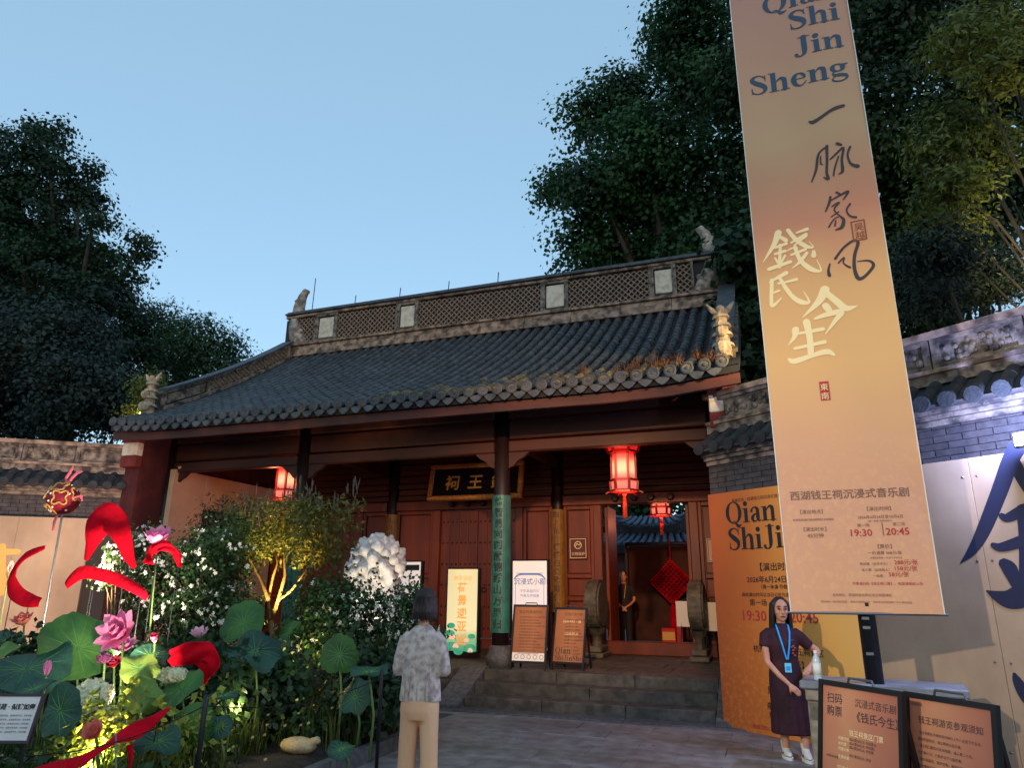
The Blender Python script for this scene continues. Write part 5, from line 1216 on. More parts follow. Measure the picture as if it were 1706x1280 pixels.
def shrub(name, label, base, blobs, leafm, n_clump, per, spread, size, flowers=0, fl_m=None, fl_size=.035, stems=9, cat='shrub', group=None, aspect=.36, fl_front=True):
    t = thing(name, label, cat, base, 0, group)
    P, Nn = clump_points(blobs, n_clump, per, spread, .3)
    sp_, sn_ = [], []
    for k in range(int(n_clump * .22)):      # loose shoots that break the outline
        c, r = blobs[int(RNG.integers(len(blobs)))]; d = RNG.normal(size=3); d[2] = abs(d[2]) + .5; d /= np.linalg.norm(d); p0 = np.array(c) + d * np.array(r) * .85
        L_ = RNG.uniform(.12, .34); q = (d + np.array([0, 0, .7]) + RNG.normal(size=3) * .25); q /= np.linalg.norm(q)
        for j in range(12): sp_.append(p0 + q * L_ * j / 11 + RNG.normal(size=3) * .018); sn_.append(RNG.normal(size=3) + q * .3)
    P = np.concatenate([P, np.array(sp_)]); Nn = np.concatenate([Nn, np.array(sn_)])
    ok = P[:, 2] > .1; P, Nn = P[ok], Nn[ok]
    V, F = leaf_mesh(len(P), P, Nn, size, aspect); tri_mesh('foliage', V, F, leafm, t)
    b = MB(); bs = Vector(base)
    for k in range(stems):
        c, r = random.choice(blobs); e = Vector(c) + Vector((random.uniform(-.6, .6) * r[0], random.uniform(-.5, .5) * r[1], random.uniform(-.2, .7) * r[2]))
        s = bs + Vector((random.uniform(-.2, .2), random.uniform(-.15, .15), 0)); m = (s + e) / 2 + Vector((random.uniform(-.1, .1), 0, .1)); b.tube([s, m, e], [.014, .01, .004], 5)
    b.build('stems', mat('green brown stem', S(78, 70, 40), .8), t, kind='stuff')
    if flowers:
        V, F = [], []
        for k in range(flowers):
            c, r = blobs[int(RNG.integers(len(blobs)))]; d = RNG.normal(size=3); d[1] = -abs(d[1]) if fl_front else d[1]; d[2] = d[2] * .8 + .2; d /= np.linalg.norm(d)
            ctr = np.array(c) + d * np.array(r) * RNG.uniform(.85, 1.08)
            for q in range(int(RNG.integers(1, 4))):
                cc = ctr + RNG.normal(size=3) * fl_size * 1.2; n_ = d + RNG.normal(size=3) * .4; n_ /= np.linalg.norm(n_)
                a = np.cross(n_, [.3, .2, 1]); a /= np.linalg.norm(a); e = np.cross(n_, a); s = fl_size * RNG.uniform(.7, 1.2)
                for p in range(5):
                    t0 = 2 * pi * p / 5; d1, d2 = a * cos(t0) + e * sin(t0), a * cos(t0 + .9) + e * sin(t0 + .9); k0 = len(V)
                    V += [cc, cc + d1 * s + n_ * s * .25, cc + (d1 + d2) * s * .72 + n_ * s * .4, cc + d2 * s + n_ * s * .25]; F.append((k0, k0 + 1, k0 + 2, k0 + 3))
        tri_mesh('blossoms', np.array(V), np.array(F), fl_m, t)
    return t
def bl(L, Y, dep=.8):
    out = []
    for px, py, rx, ry in L:
        y = Y + random.uniform(-.25, .25); c = at(px, py, y); a = (at(px + rx, py, y) - c).length; d = (at(px, py - ry, y) - c).length
        out.append((tuple(c), (a, a * dep, d)))
    return out
white_pet = mat('white petals', S(228, 226, 214), .6, trans=.25, island=.1)
rose_leaf = leafmat('rose leaves', S(54, 84, 40), S(30, 54, 26), 1.5, .5, .2)
shrub('rose_bush', 'white flowering rose bush behind the red ribbon and the large lotus flower', at(330, 1150, 7.2) * 1.0 - Vector((0, 0, at(330, 1150, 7.2).z - GZ)), bl([(300, 960, 60, 50), (370, 930, 60, 60), (330, 1030, 80, 60), (260, 1000, 40, 60), (385, 1020, 40, 50), (240, 930, 26, 40)], 7.3), rose_leaf, 420, 26, .1, .052, 150, white_pet, .023, group='white rose bushes')
shrub('rose_bush', 'white flowering rose bush in front of the white lion', at(600, 1150, 7.9) - Vector((0, 0, at(600, 1150, 7.9).z - GZ)), bl([(540, 1000, 45, 45), (590, 1030, 60, 60), (650, 1040, 60, 50), (690, 1060, 40, 50), (560, 1080, 60, 50), (620, 1110, 80, 50), (680, 1010, 30, 26), (520, 1050, 40, 50), (710, 1090, 28, 40)], 7.6), rose_leaf, 420, 26, .1, .052, 125, white_pet, .023, group='white rose bushes')
shrub('white_spire_plant', 'white flower spikes standing behind the red ribbon arch', at(200, 1100, 7.6) - Vector((0, 0, at(200, 1100, 7.6).z - GZ)), bl([(195, 925, 14, 34), (222, 945, 12, 26), (240, 900, 10, 24), (180, 960, 14, 30)], 7.6), rose_leaf, 40, 14, .07, .06, 90, white_pet, .022)
# spotlit crape myrtle
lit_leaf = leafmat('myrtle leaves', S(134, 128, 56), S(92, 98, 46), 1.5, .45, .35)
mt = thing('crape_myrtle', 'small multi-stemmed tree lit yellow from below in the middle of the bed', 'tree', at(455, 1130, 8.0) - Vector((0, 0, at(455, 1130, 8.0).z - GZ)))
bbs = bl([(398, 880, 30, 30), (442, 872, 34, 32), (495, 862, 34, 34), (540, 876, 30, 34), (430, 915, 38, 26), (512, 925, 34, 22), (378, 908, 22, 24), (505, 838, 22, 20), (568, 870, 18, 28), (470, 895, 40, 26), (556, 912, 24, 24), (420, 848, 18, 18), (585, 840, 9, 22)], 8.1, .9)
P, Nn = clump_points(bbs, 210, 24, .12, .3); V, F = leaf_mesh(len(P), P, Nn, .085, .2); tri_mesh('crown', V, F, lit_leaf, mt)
mb_ = Vector(mt.location); tr = MB(); fork = at(452, 1035, 8.0)
tr.tube([mb_, (mb_ + fork) / 2 + Vector((.03, 0, 0)), fork], [.042, .034, .03], 8)
for pts in ([(452, 1035), (465, 1000), (485, 985), (515, 945), (530, 900)], [(452, 1040), (447, 1000), (455, 960), (462, 940), (455, 890)], [(455, 1030), (475, 960), (474, 935), (476, 880)], [(447, 1000), (436, 970), (415, 930), (405, 890)]):
    q = [at(x, y, 8.0 + random.uniform(-.15, .15) * (i > 0)) for i, (x, y) in enumerate(pts)]; tr.tube(q, [.026, .021, .017, .013, .008][:len(q)], 7)
tr.build('trunk', mat('pale smooth bark', S(132, 104, 68), .6, S(98, 76, 48), 8, .2, 30), mt, smooth=True)
b = MB(); 
for _ in range(110):
    c, r = random.choice(bbs); p = Vector(c) + Vector((random.uniform(-.9, .9) * r[0], random.uniform(-.8, .8) * r[1], r[2] * random.uniform(.55, 1.0))); h = random.uniform(.1, .26)
    d = Vector((random.uniform(-.25, .25), random.uniform(-.25, .25), 1)).normalized(); b.tube([p, p + d * h * .6, p + d * h], [.008, .01, .002], 4)
b.build('seed_spikes', mat('faded mauve panicle', S(118, 98, 88), .9, S(92, 80, 70), 6, island=.3), mt, kind='stuff')
lamp('tree_spot', 'SPOT', at(446, 1062, 7.6), 230, (1.0, .72, .22), at(470, 900, 8.1), spot_size=R_(62), spot_blend=.7, shadow_soft_size=.04)

# feathery shrub mass in the dim middle, by the porch partition
shrub('feathery_shrub', 'brown green feathery shrub in front of the beige partition', at(370, 1000, 8.8) - Vector((0, 0, at(370, 1000, 8.8).z - GZ)), bl([(350, 900, 30, 40), (370, 870, 24, 30), (340, 930, 30, 30), (390, 930, 40, 40)], 8.8), leafmat('feathery leaves', S(96, 88, 58), S(66, 64, 42), 2, .4), 120, 24, .1, .09, aspect=.12)

# grasses and low flowers over the soil
gv, gf = [], []
def tuft(x, y, n, h, wid=.006, sp=.16):
    for _ in range(n):
        a = random.uniform(0, 2 * pi); l = h * random.uniform(.5, 1.15); s = sp * random.uniform(.2, 1); d = Vector((cos(a), sin(a), 0)); q = Vector((-sin(a), cos(a), 0)) * wid
        p0 = Vector((x + random.uniform(-.06, .06), y + random.uniform(-.06, .06), GZ - .04)); k = len(gv)
        gv.extend([tuple(p0 - q), tuple(p0 + q), tuple(p0 + d * s * .35 + Vector((0, 0, l * .6)) + q * .8), tuple(p0 + d * s * .35 + Vector((0, 0, l * .6)) - q * .8), tuple(p0 + d * s + Vector((0, 0, l * .92)))])
        gf.extend([(k, k + 1, k + 2), (k, k + 2, k + 3), (k + 3, k + 2, k + 4)])
for _ in range(900):
    y = random.uniform(2.6, 8.9); x = bed_edge(y) - .12 - abs(random.gauss(0, 1.7))
    if abs(x + 4.2) < .4 and 5.0 < y < 6.35: continue
    tuft(x, y, 16, random.uniform(.18, .48))
tri_mesh('garden_grass', np.array(gv), np.array(gf), leafmat('garden grass', S(94, 108, 44), S(60, 78, 32), 1.2, .5, .3)).__setitem__('kind', 'stuff')
gc = [((bed_edge(y) - .3 - abs(random.gauss(0, 1.6)), y, .28), (.22, .22, .16)) for y in np.linspace(2.7, 8.9, 60)]
gc = [g for g in gc if not (abs(g[0][0] + 4.2) < .5 and 5.0 < g[0][1] < 6.4)]
P, Nn = clump_points(gc, 560, 22, .09, .2); V, F = leaf_mesh(len(P), P, Nn, .075, .34); tri_mesh('ground_cover', V, F, leafmat('ground cover leaves', S(60, 88, 42), S(34, 56, 30), 1.5, .5, .25)).__setitem__('kind', 'stuff')
fv, ff = [], []
for _ in range(130):
    y = random.uniform(2.8, 8.6); x = bed_edge(y) - .1 - abs(random.gauss(0, 1.3)); c = np.array([x, y, GZ + random.uniform(.1, .42)]); s = .013
    for p in range(5):
        t0 = 2 * pi * p / 5; k0 = len(fv); d1, d2 = np.array([cos(t0), sin(t0) * .6 - .2, sin(t0) * .7]), np.array([cos(t0 + 1), sin(t0 + 1) * .6 - .2, sin(t0 + 1) * .7])
        fv += [c, c + d1 * s, c + (d1 + d2) * s * .75, c + d2 * s]; ff.append((k0, k0 + 1, k0 + 2, k0 + 3))
tri_mesh('small_flowers', np.array(fv), np.array(ff), mat('small garden flowers', S(206, 180, 90), .7, S(150, 120, 110), 2.2, island=.3, lo=.45, hi=.55)).__setitem__('kind', 'stuff')

dkl = leafmat('shade plant leaves', S(48, 74, 44), S(28, 46, 30), 1.5, .5, .25)
for k, (px, py, Y, lb) in enumerate(((330, 1190, 5.9, 'dark leafy plant filling the bed behind the red sash'), (470, 1150, 6.6, 'dark leafy plant under the lit small tree'), (110, 1060, 6.6, 'dark leafy plant behind the tall lotus leaf at the boarding'), (250, 1050, 6.7, 'dark leafy plant between the large pink lotus and the rose bush'), (600, 1200, 6.9, 'dark leafy plant at the foot of the rose bush near the path'), (60, 1120, 5.6, 'dark leafy plant behind the garden sign'))):
    c = at(px, py, Y); shrub('shade_plant', lb, (c.x, c.y, GZ), [((c.x + random.uniform(-.3, .3), c.y + random.uniform(-.2, .2), .42 + random.uniform(0, .25)), (.34, .26, .32)) for _ in range(4)], dkl, 150, 20, .09, .085, 6, white_pet, .012, 6, 'plant', 'dark plants filling the bed')
# ------------------------------------------------------------------ lotus leaves and flowers
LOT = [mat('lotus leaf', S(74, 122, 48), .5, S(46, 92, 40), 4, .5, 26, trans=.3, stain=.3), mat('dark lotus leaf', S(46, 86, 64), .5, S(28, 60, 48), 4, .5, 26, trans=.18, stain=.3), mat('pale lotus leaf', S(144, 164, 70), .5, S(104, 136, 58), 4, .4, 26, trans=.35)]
VEIN = mat('lotus vein', S(84, 128, 62), .5)
stem_m = mat('lotus stem', S(88, 112, 56), .6)
def lotus_leaf(px, py, Y, r, nrm, m, label, curl=.12, cup=.1, seed=0):
    c = at(px, py, Y); t = thing('lotus_leaf', label, 'lotus leaf', (c.x, c.y + .0, GZ), 0, 'lotus leaves in the garden')
    rg = random.Random(seed + px); n = Vector(nrm).normalized(); x = n.cross(Vector((0, 0, 1))); x = x.normalized() if x.length > .05 else Vector((1, 0, 0)); y = n.cross(x)
    ph = [rg.uniform(0, 6.28) for _ in range(6)]; sag = rg.uniform(.1, .55); sph = rg.uniform(0, 6.28); A = 60; Rn = 9; vs = []; fs = []
    for k in (0, 1):
        for j in range(Rn + 1):
            q = j / Rn
            for i in range(A):
                a = 2 * pi * i / A
                rr = r * q * (1 + .05 * sin(3 * a + ph[0]) + .03 * sin(7 * a + ph[1]) + q * .018 * sin(17 * a + ph[4]) + q * .012 * sin(29 * a + ph[5])) * (1 - .13 * max(0, cos(a - 1.57)) ** 30)
                h = -sag * r * (q * max(0, cos(a - sph))) ** 2 - cup * r * (1 - q) ** 1.5 * 1.2 + r * curl * q ** 3 * (sin(3 * a + ph[2]) + .6 * sin(5 * a + ph[3])) + r * .012 * cos(a * 20) * q ** .5 * (1 - .4 * q)
                vs.append(c + x * (rr * cos(a)) + y * (rr * sin(a)) + n * (h - .004 * k))
        o = k * (Rn + 1) * A
        for j in range(Rn):
            for i in range(A):
                f = (o + j * A + i, o + j * A + (i + 1) % A, o + (j + 1) * A + (i + 1) % A, o + (j + 1) * A + i); fs.append(f if k == 0 else f[::-1])
    b = MB(); b.add(vs, fs); bl_ = b.build('blade', m, t, smooth=True)
    b = MB()
    for i in range(14):
        a = 2 * pi * (i + .3) / 14; pts = []
        for q in (.06, .3, .6, .9):
            h = -sag * r * (q * max(0, cos(a - sph))) ** 2 - cup * r * (1 - q) ** 1.5 * 1.2 + r * curl * q ** 3 * (sin(3 * a + ph[2]) + .6 * sin(5 * a + ph[3])) + r * .012 * cos(a * 20) * q ** .5 + .0008
            pts.append(c + x * (r * q * cos(a)) + y * (r * q * sin(a)) + n * h)
        b.tube(pts, [.0035, .0028, .002, .0006], 4, False)
    b.build('veins', VEIN, bl_, kind='stuff')
    b = MB(); s = c - n * (cup * r * 1.2); g = Vector((c.x + n.x * -.12, c.y + .12, GZ - .05)); b.tube([g, (g + s) / 2 + Vector((.03, .03, 0)), s], [.012, .011, .009], 7); b.build('stem', stem_m, t, smooth=True)
    return t
CF = (.35, -.9, .35)
for i, (px, py, Y, r, n_, m, lb, cu) in enumerate([
    (565, 1091, 6.3, .185, (.35, -.92, .2), 0, 'round bright green lotus leaf facing the path below the rose bush', .03),
    (404, 1035, 6.2, .235, (.25, -.75, .55), 0, 'large bright green lotus leaf standing left of the lit trunk', .06),
    (425, 1082, 6.0, .26, (.2, -.45, .8), 1, 'dark drooping lotus leaf with a wavy rim under the bright one', .16),
    (615, 1117, 6.1, .17, (.1, -.25, .95), 1, 'dark lotus leaf lying flat beside the round bright one', .1),
    (385, 1118, 6.0, .25, (.2, -.8, -.3), 1, 'shadowed lotus leaf seen from below near the lit trunk', .06),
    (130, 1078, 5.4, .36, (.62, -.62, .45), 0, 'broad tall lotus leaf with its edge folded towards the pink lotus', .14),
    (45, 1108, 5.0, .36, (.1, -.3, .9), 1, 'wide dark lotus leaf spread flat behind the pink bud', .1),
    (97, 1186, 4.1, .185, (.2, -.95, .15), 1, 'blue green lotus leaf standing against the garden sign', .04),
    (298, 1148, 5.0, .2, (-.25, -.75, .55), 0, 'half lit lotus leaf beside the pale flower head', .1),
    (232, 1112, 5.2, .16, (.4, -.55, .7), 2, 'yellow green lit lotus leaf in front of the red cloth', .16),
    (322, 1208, 4.7, .165, (.2, -.93, .3), 0, 'green lotus leaf hanging over the lower red sash', .05),
    (262, 1234, 4.3, .15, (.1, -.4, .85), 1, 'dull drooping lotus leaf just below the red sash', .14),
    (363, 1212, 4.9, .1, (.3, -.8, .5), 1, 'small blue green lotus leaf beside the dark barrier post', .1),
    (372, 1158, 5.3, .12, (.1, -.25, .95), 1, 'thin flat lotus leaf seen edge on above the dark post', .05),
    (590, 1162, 6.4, .17, (.1, -.7, .3), 1, 'dark lotus leaf in the shade below the flat one', .08),
    (568, 1248, 5.6, .12, (.1, -.5, .8), 1, 'low lotus leaf near the ground by the pale stone', .12),
    (484, 1050, 6.6, .12, (.85, -.4, .2), 0, 'young lotus leaf standing upright and half rolled', .22),
    (238, 1160, 4.8, .15, (.75, -.5, .3), 2, 'pale lotus leaf curled up beside the white flower head', .3),
    (55, 1146, 4.4, .15, (.0, -.35, .9), 1, 'lotus leaf lying behind the garden sign', .08),
    (345, 1160, 5.6, .17, (.1, -.7, .5), 1, 'dark lotus leaf behind the half lit one', .08),
    (15, 1062, 6.2, .3, (.1, -.3, .9), 1, 'dim lotus leaf at the edge of the bed below the boarding', .12),
    (8, 1082, 5.2, .12, (.2, -.4, .85), 2, 'small glowing yellow lotus leaf at the frame edge', .12),
    (250, 1090, 6.2, .2, (.2, -.4, .85), 1, 'lotus leaf in the dark behind the red cloth', .1)]):
    lotus_leaf(px, py, Y, r, n_, LOT[m], lb, cu, seed=i)

pet_p = mat('pink lotus petals', S(240, 156, 190), .55, S(224, 112, 164), 6, trans=.25, island=.12); pet_w = mat('pale pink lotus petals', S(240, 196, 206), .5, S(226, 160, 180), 6, trans=.25, island=.1)
pet_r = mat('rose red petals', S(206, 60, 90), .5, S(180, 36, 66), 6, trans=.2, island=.15); pet_s = mat('salmon petals', S(232, 140, 120), .5, S(220, 112, 100), 6, trans=.25, island=.12)
yel = mat('yellow stamens', S(236, 170, 50), .6, S(210, 120, 30), 20)
def petal(b, c, ax, upv, L, wd, cupk=.35, n=6):
    ax = ax.normalized(); s = ax.cross(upv).normalized(); u = s.cross(ax).normalized(); rows = []
    for j in range(n + 1):
        q = j / n; w = wd * (sin(pi * min(1, q * .82 + .12)) ** .8) * (1 if q < .99 else .05)
        p = c + ax * (L * q) + u * (cupk * L * (q ** 2) * .8 - .0)
        rows.append([p + s * (w * k) + u * (abs(k) * w * .35) for k in (-1, -.4, .4, 1)])
    b.grid([[tuple(v) for v in r] for r in rows])
def lotus_flower(px, py, Y, r, nrm, m, label, opened=1.0, layers=3, name='lotus_flower', cat='lotus flower', core=True):
    c = at(px, py, Y); t = thing(name, label, cat, (c.x, c.y, GZ), 0, 'lotus flowers in the garden' if name == 'lotus_flower' else None); n = Vector(nrm).normalized()
    x = n.cross(Vector((0, .2, 1))).normalized(); y = n.cross(x)
    for L in range(layers):
        k = 9 - L; tilt = (1.15 - L * .38) * opened
        for i in range(k):
            a = 2 * pi * (i + .5 * L) / k + random.uniform(-.06, .06); d = x * cos(a) + y * sin(a)
            b = MB(); ax = d * sin(tilt) + n * cos(tilt); petal(b, c + d * r * .06, ax, n, r * random.uniform(.9, 1.05) * (1 - L * .12), r * .26, .35); o = b.build('petal', m, t, smooth=True)
    if core:
        b = MB(); b.ball(tuple(c + n * r * .16), (r * .2, r * .2, r * .2), 10, 7); cc = b.build('seed_head', yel, t, smooth=True)
    b = MB(); g = Vector((c.x - .05, c.y + .12, GZ - .05)); b.tube([g, (g + c) / 2 + Vector((.02, .02, 0)), c], [.012, .011, .01], 7); b.build('stem', stem_m, t, smooth=True)
    return t
def bud(px, py, Y, r, m, label):
    c = at(px, py, Y); t = thing('lotus_bud', label, 'lotus bud', (c.x, c.y, GZ))
    for i in range(6):
        a = 2 * pi * i / 6; b = MB(); d = Vector((cos(a), sin(a), 0)); petal(b, c + Vector((0, 0, -r)) + d * r * .1, Vector((d.x * .32, d.y * .32, 1)), -d, r * 2.2, r * .6, .22); b.build('petal', m, t, smooth=True)
    b = MB(); g = Vector((c.x - .03, c.y + .08, GZ - .05)); b.tube([g, c - Vector((0, 0, r))], [.01, .008], 6); b.build('stem', stem_m, t)
lotus_flower(205, 1057, 5.4, .235, (.15, -.9, .35), pet_p, 'large open pink lotus flower with a yellow centre', 1.05)
lotus_flower(262, 912, 6.6, .25, (.25, -.35, .9), pet_p, 'pink lotus flower rising behind the curl of red ribbon', .75)
lotus_flower(333, 1064, 5.8, .12, (.1, -.4, .9), pet_w, 'small pale pink lotus flower above the red cloth', .9)
lotus_flower(160, 1228, 3.9, .11, (.2, -.7, .6), pet_s, 'salmon pink lotus flower low beside the lower red sash', .8, core=False)
lotus_flower(206, 1086, 5.6, .15, (.2, -.4, .8), pet_p, 'pink lotus flower tucked below the large open one', 1.0)
lotus_flower(190, 1112, 5.5, .11, (.2, -.5, .8), pet_r, 'red lotus flower with dark centre under the pink ones', .9)
lotus_flower(258, 1070, 6.0, .1, (.3, -.6, .8), pet_r, 'small rose red lotus flower right of the large pink one', .5)
lotus_flower(40, 1042, 6.2, .16, (.1, -.5, .9), pet_s, 'salmon lotus flower by the red ribbon crescent', .9)
bud(79, 1114, 4.9, .055, pet_p, 'pink lotus bud on a tall stem before the dark leaves')
bud(350, 1092, 5.6, .04, pet_w, 'pale lotus bud against the end of the red cloth')
bud(17, 945, 7.2, .07, pet_s, 'dusky lotus bud in front of the cream boarding')

def flower_head(px, py, Y, rad, m, label, name='hydrangea', n=240, s=.03):
    c = at(px, py, Y); t = thing(name, label, name, (c.x, c.y, GZ)); V, F = [], []
    for k in range(n):
        d = RNG.normal(size=3); d[1] -= .5; d /= np.linalg.norm(d); cc = np.array(c) + d * np.array(rad) * RNG.uniform(.8, 1.05); n_ = d + RNG.normal(size=3) * .35; n_ /= np.linalg.norm(n_)
        a = np.cross(n_, [.2, .1, 1]); a /= np.linalg.norm(a); e = np.cross(n_, a)
        for p in range(4):
            t0 = pi / 2 * p; d1, d2 = a * cos(t0) + e * sin(t0), a * cos(t0 + 1.2) + e * sin(t0 + 1.2); k0 = len(V)
            V += [cc, cc + d1 * s, cc + (d1 + d2) * s * .8 + n_ * s * .2, cc + d2 * s]; F.append((k0, k0 + 1, k0 + 2, k0 + 3))
    tri_mesh('blossoms', np.array(V), np.array(F), m, t)
    b = MB(); g = Vector((c.x, c.y + .1, GZ - .05)); b.tube([g, c], [.012, .01], 6); b.build('stem', stem_m, t)
cr = mat('cream blossoms', S(236, 230, 200), .6, S(222, 214, 170), 6, trans=.3, island=.12)
flower_head(155, 1165, 4.6, (.15, .12, .14), cr, 'cream white hydrangea head lit from below beside the blue green leaf')
flower_head(170, 1195, 4.5, (.11, .1, .08), cr, 'lower white hydrangea head just above the red sash')
flower_head(290, 1126, 5.1, (.14, .09, .06), cr, 'cream astilbe plume lying across the red cloth', 'astilbe', 200, .02)
flower_head(175, 1097, 5.3, (.07, .06, .04), mat('purple dahlia petals', S(110, 50, 84), .6), 'purple flower head below the large pink lotus', 'dahlia', 130, .018)
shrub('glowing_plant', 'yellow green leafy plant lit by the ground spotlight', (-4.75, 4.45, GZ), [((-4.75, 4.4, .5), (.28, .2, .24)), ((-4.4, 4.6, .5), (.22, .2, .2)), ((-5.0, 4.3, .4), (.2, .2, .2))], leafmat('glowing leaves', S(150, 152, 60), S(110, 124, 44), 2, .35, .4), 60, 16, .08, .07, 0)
lamp('garden_spot', 'SPOT', (-4.68, 4.12, .3), 190, (1.0, .84, .40), (-5.0, 4.75, .9), spot_size=R_(120), spot_blend=.8, shadow_soft_size=.03)
lamp('statue_light', 'SPOT', (-6.0, 5.7, .75), 330, (1.0, .84, .66), (-7.3, 6.5, 2.0), spot_size=R_(80), spot_blend=.8, shadow_soft_size=.05)
lamp('wall_wash', 'SPOT', (-8.3, 7.0, 1.75), 560, (1.0, .66, .54), (-13, 9.3, 1.9), spot_size=R_(95), spot_blend=.9, shadow_soft_size=.1)
lamp('garden_glow', 'POINT', (-4.75, 5.75, .55), 5, (1.0, .8, .35), shadow_soft_size=.04)
lamp('garden_glow', 'POINT', (-5.1, 7.0, .9), 6, (1.0, .75, .3), shadow_soft_size=.04)
lamp('lotus_fill', 'SPOT', (-4.95, 4.55, .5), 150, (1.0, .84, .66), (-6.1, 5.5, 1.25), spot_size=R_(70), spot_blend=.8, shadow_soft_size=.05)  # unseen fill without a fixture, added to brighten the large pink lotus
lamp('lion_spot', 'SPOT', (-5.5, 8.9, .9), 60, (1.0, .86, .68), (-6.1, 10.25, 1.95), spot_size=R_(70), spot_blend=.8, shadow_soft_size=.05)
gs = thing('garden_spotlight', 'small silver spike spotlight on the soil under the hydrangea', 'spotlight', (-4.52, 3.9, GZ))
b = MB(); b.tube([(-4.55, 3.86, .3), (-4.6, 3.93, .36)], [.03, .035], 10); b.build('head', M['lead'], gs); b = MB(); b.tube([(-4.55, 3.86, .05), (-4.55, 3.86, .3)], .008, 6); b.build('spike', M['black'], gs)

# ------------------------------------------------------------------ red ribbon pieces and ball of the lantern show
def ribbon(pts, wid, label, Y, name='red_ribbon', folds=.0, cat='ribbon', edge=(0, -1, .15)):
    """cloth band through (px, py[, Y offset]) with width in metres per point"""
    P = [at(p[0], p[1], Y + (p[2] if len(p) > 2 else 0)) for p in pts]; Q, Wd = [], []
    for i in range(len(P) - 1):
        a, b_, c, d = P[max(i - 1, 0)], P[i], P[i + 1], P[min(i + 2, len(P) - 1)]
        for j in range(7):
            t = j / 7; Q.append(.5 * ((2 * b_) + (c - a) * t + (2 * a - 5 * b_ + 4 * c - d) * t * t + (3 * b_ - a - 3 * c + d) * t ** 3)); Wd.append(wid[i] * (1 - t) + wid[i + 1] * t)
    Q.append(P[-1]); Wd.append(wid[-1]); view = Vector(edge); tw = (-1) ** len(pts) * .38
    t = thing(name, label, cat, tuple(sum((Vector(q) for q in Q), Vector()) / len(Q)), 0, 'red ribbons among the lotus'); rows = []; rows2 = []
    for i, q in enumerate(Q):
        tg = (Q[min(i + 1, len(Q) - 1)] - Q[max(i - 1, 0)]).normalized(); vw = Matrix.Rotation(tw * sin(i / len(Q) * 2 * pi), 3, tg) @ view; s = tg.cross(vw).normalized(); nn_ = s.cross(tg)
        r1 = [q + s * (Wd[i] / 2 * k) + nn_ * (.12 * Wd[i] * (1 - k * k) + folds * .02 * sin(i * .7 + k * 5)) for k in np.linspace(-1, 1, 9)]
        rows.append(r1); rows2.append([p - nn_ * .012 for p in r1[::-1]])
    b = MB(); b.grid(rows); b.grid(rows2)
    n = len(rows)
    for e in (0, -1): b.grid([[r[e] for r in rows], [r[-1 - e] for r in rows2]] if e == 0 else [[r[-1 - e if False else 0] for r in rows2], [r[-1] for r in rows]])
    b.build('cloth', M['red_cloth'], t, smooth=True)
    for q in (Q[len(Q) // 3], Q[-1 - len(Q) // 5]):
        b = MB(); b.tube([(q.x, q.y + .03, GZ - .05), (q.x, q.y + .03, q.z)], .005, 5); b.build('wire_stake', M['black'], t)
    return t
ribbon([(142, 934), (152, 908), (163, 878), (178, 862), (194, 874), (206, 900), (214, 926), (224, 946)], [.05, .16, .34, .37, .3, .19, .13, .05], 'broad red ribbon arching high above the garden', 6.6)
ribbon([(74, 912), (40, 928), (20, 958), (24, 985), (45, 1000), (66, 1004)], [.04, .14, .15, .17, .17, .1], 'red ribbon crescent before the cream boarding', 6.2)
ribbon([(110, 975), (135, 955), (165, 958), (200, 968), (232, 985), (244, 998)], [.1, .15, .14, .13, .1, .05], 'red ribbon trailing level under the ribbon arch', 6.2)
ribbon([(246, 940), (255, 915), (275, 910), (292, 922), (300, 945)], [.14, .18, .12, .09, .05], 'curl of red ribbon around the pink lotus', 6.5, folds=1)
ribbon([(284, 1098), (312, 1090), (340, 1092), (348, 1104), (338, 1125), (330, 1145)], [.14, .2, .22, .2, .14, .06], 'red cloth folded over behind the astilbe plume', 5.4, folds=1)
ribbon([(60, 1300, -.5), (130, 1268, -.3), (200, 1232, 0), (245, 1205, .2), (280, 1180, .4)], [.16, .17, .16, .12, .03], 'long red sash slanting across the front of the bed', 4.0)
ribbon([(215, 1242), (217, 1262), (214, 1290)], [.04, .03, .03], 'short red strip hanging from the sash', 4.0)
# embroidered ball on a slim rod
bc = at(106, 832, 6.6); ball = thing('embroidered_ball', 'crimson embroidered ball with gold trim and pink streamers held above the garden', 'ball', bc)
b = MB(); b.ball((0, 0, 0), .195, 20, 14); bo = b.build('ball_body', mat('crimson velvet', S(150, 20, 44), .7, S(116, 12, 34), 16, .5, 60), ball, local=True, smooth=True)
gt = mat('gold trim', S(208, 152, 80), .5, metal=.3)
for k, d in enumerate([(.6, -.75, .0), (-.7, -.6, .35), (-.3, -.6, -.75), (.2, -.6, .8), (.95, .2, .3), (-.95, .2, -.2)]):
    d = Vector(d).normalized(); x = d.cross(Vector((0, 0, 1))).normalized(); y = d.cross(x)
    b = MB(); b.tube([tuple(d * .19 + x * (.085 * cos(a) * (1 - .28 * cos(4 * a))) + y * (.085 * sin(a) * (1 - .28 * cos(4 * a)))) for a in np.linspace(0, 2 * pi, 33)], .011, 6, False); b.build('gold_star', gt, bo, local=True)
b = MB()
for k in range(34):
    d = Vector((random.gauss(0, 1), random.gauss(0, 1), random.gauss(0, 1))).normalized(); b.ball(tuple(d * .197), .014, 6, 5)
b.build('pearls', M['ink_white'], bo, local=True, smooth=True, kind='stuff')
pk_ = mat('pink streamer', S(226, 100, 116), .6)
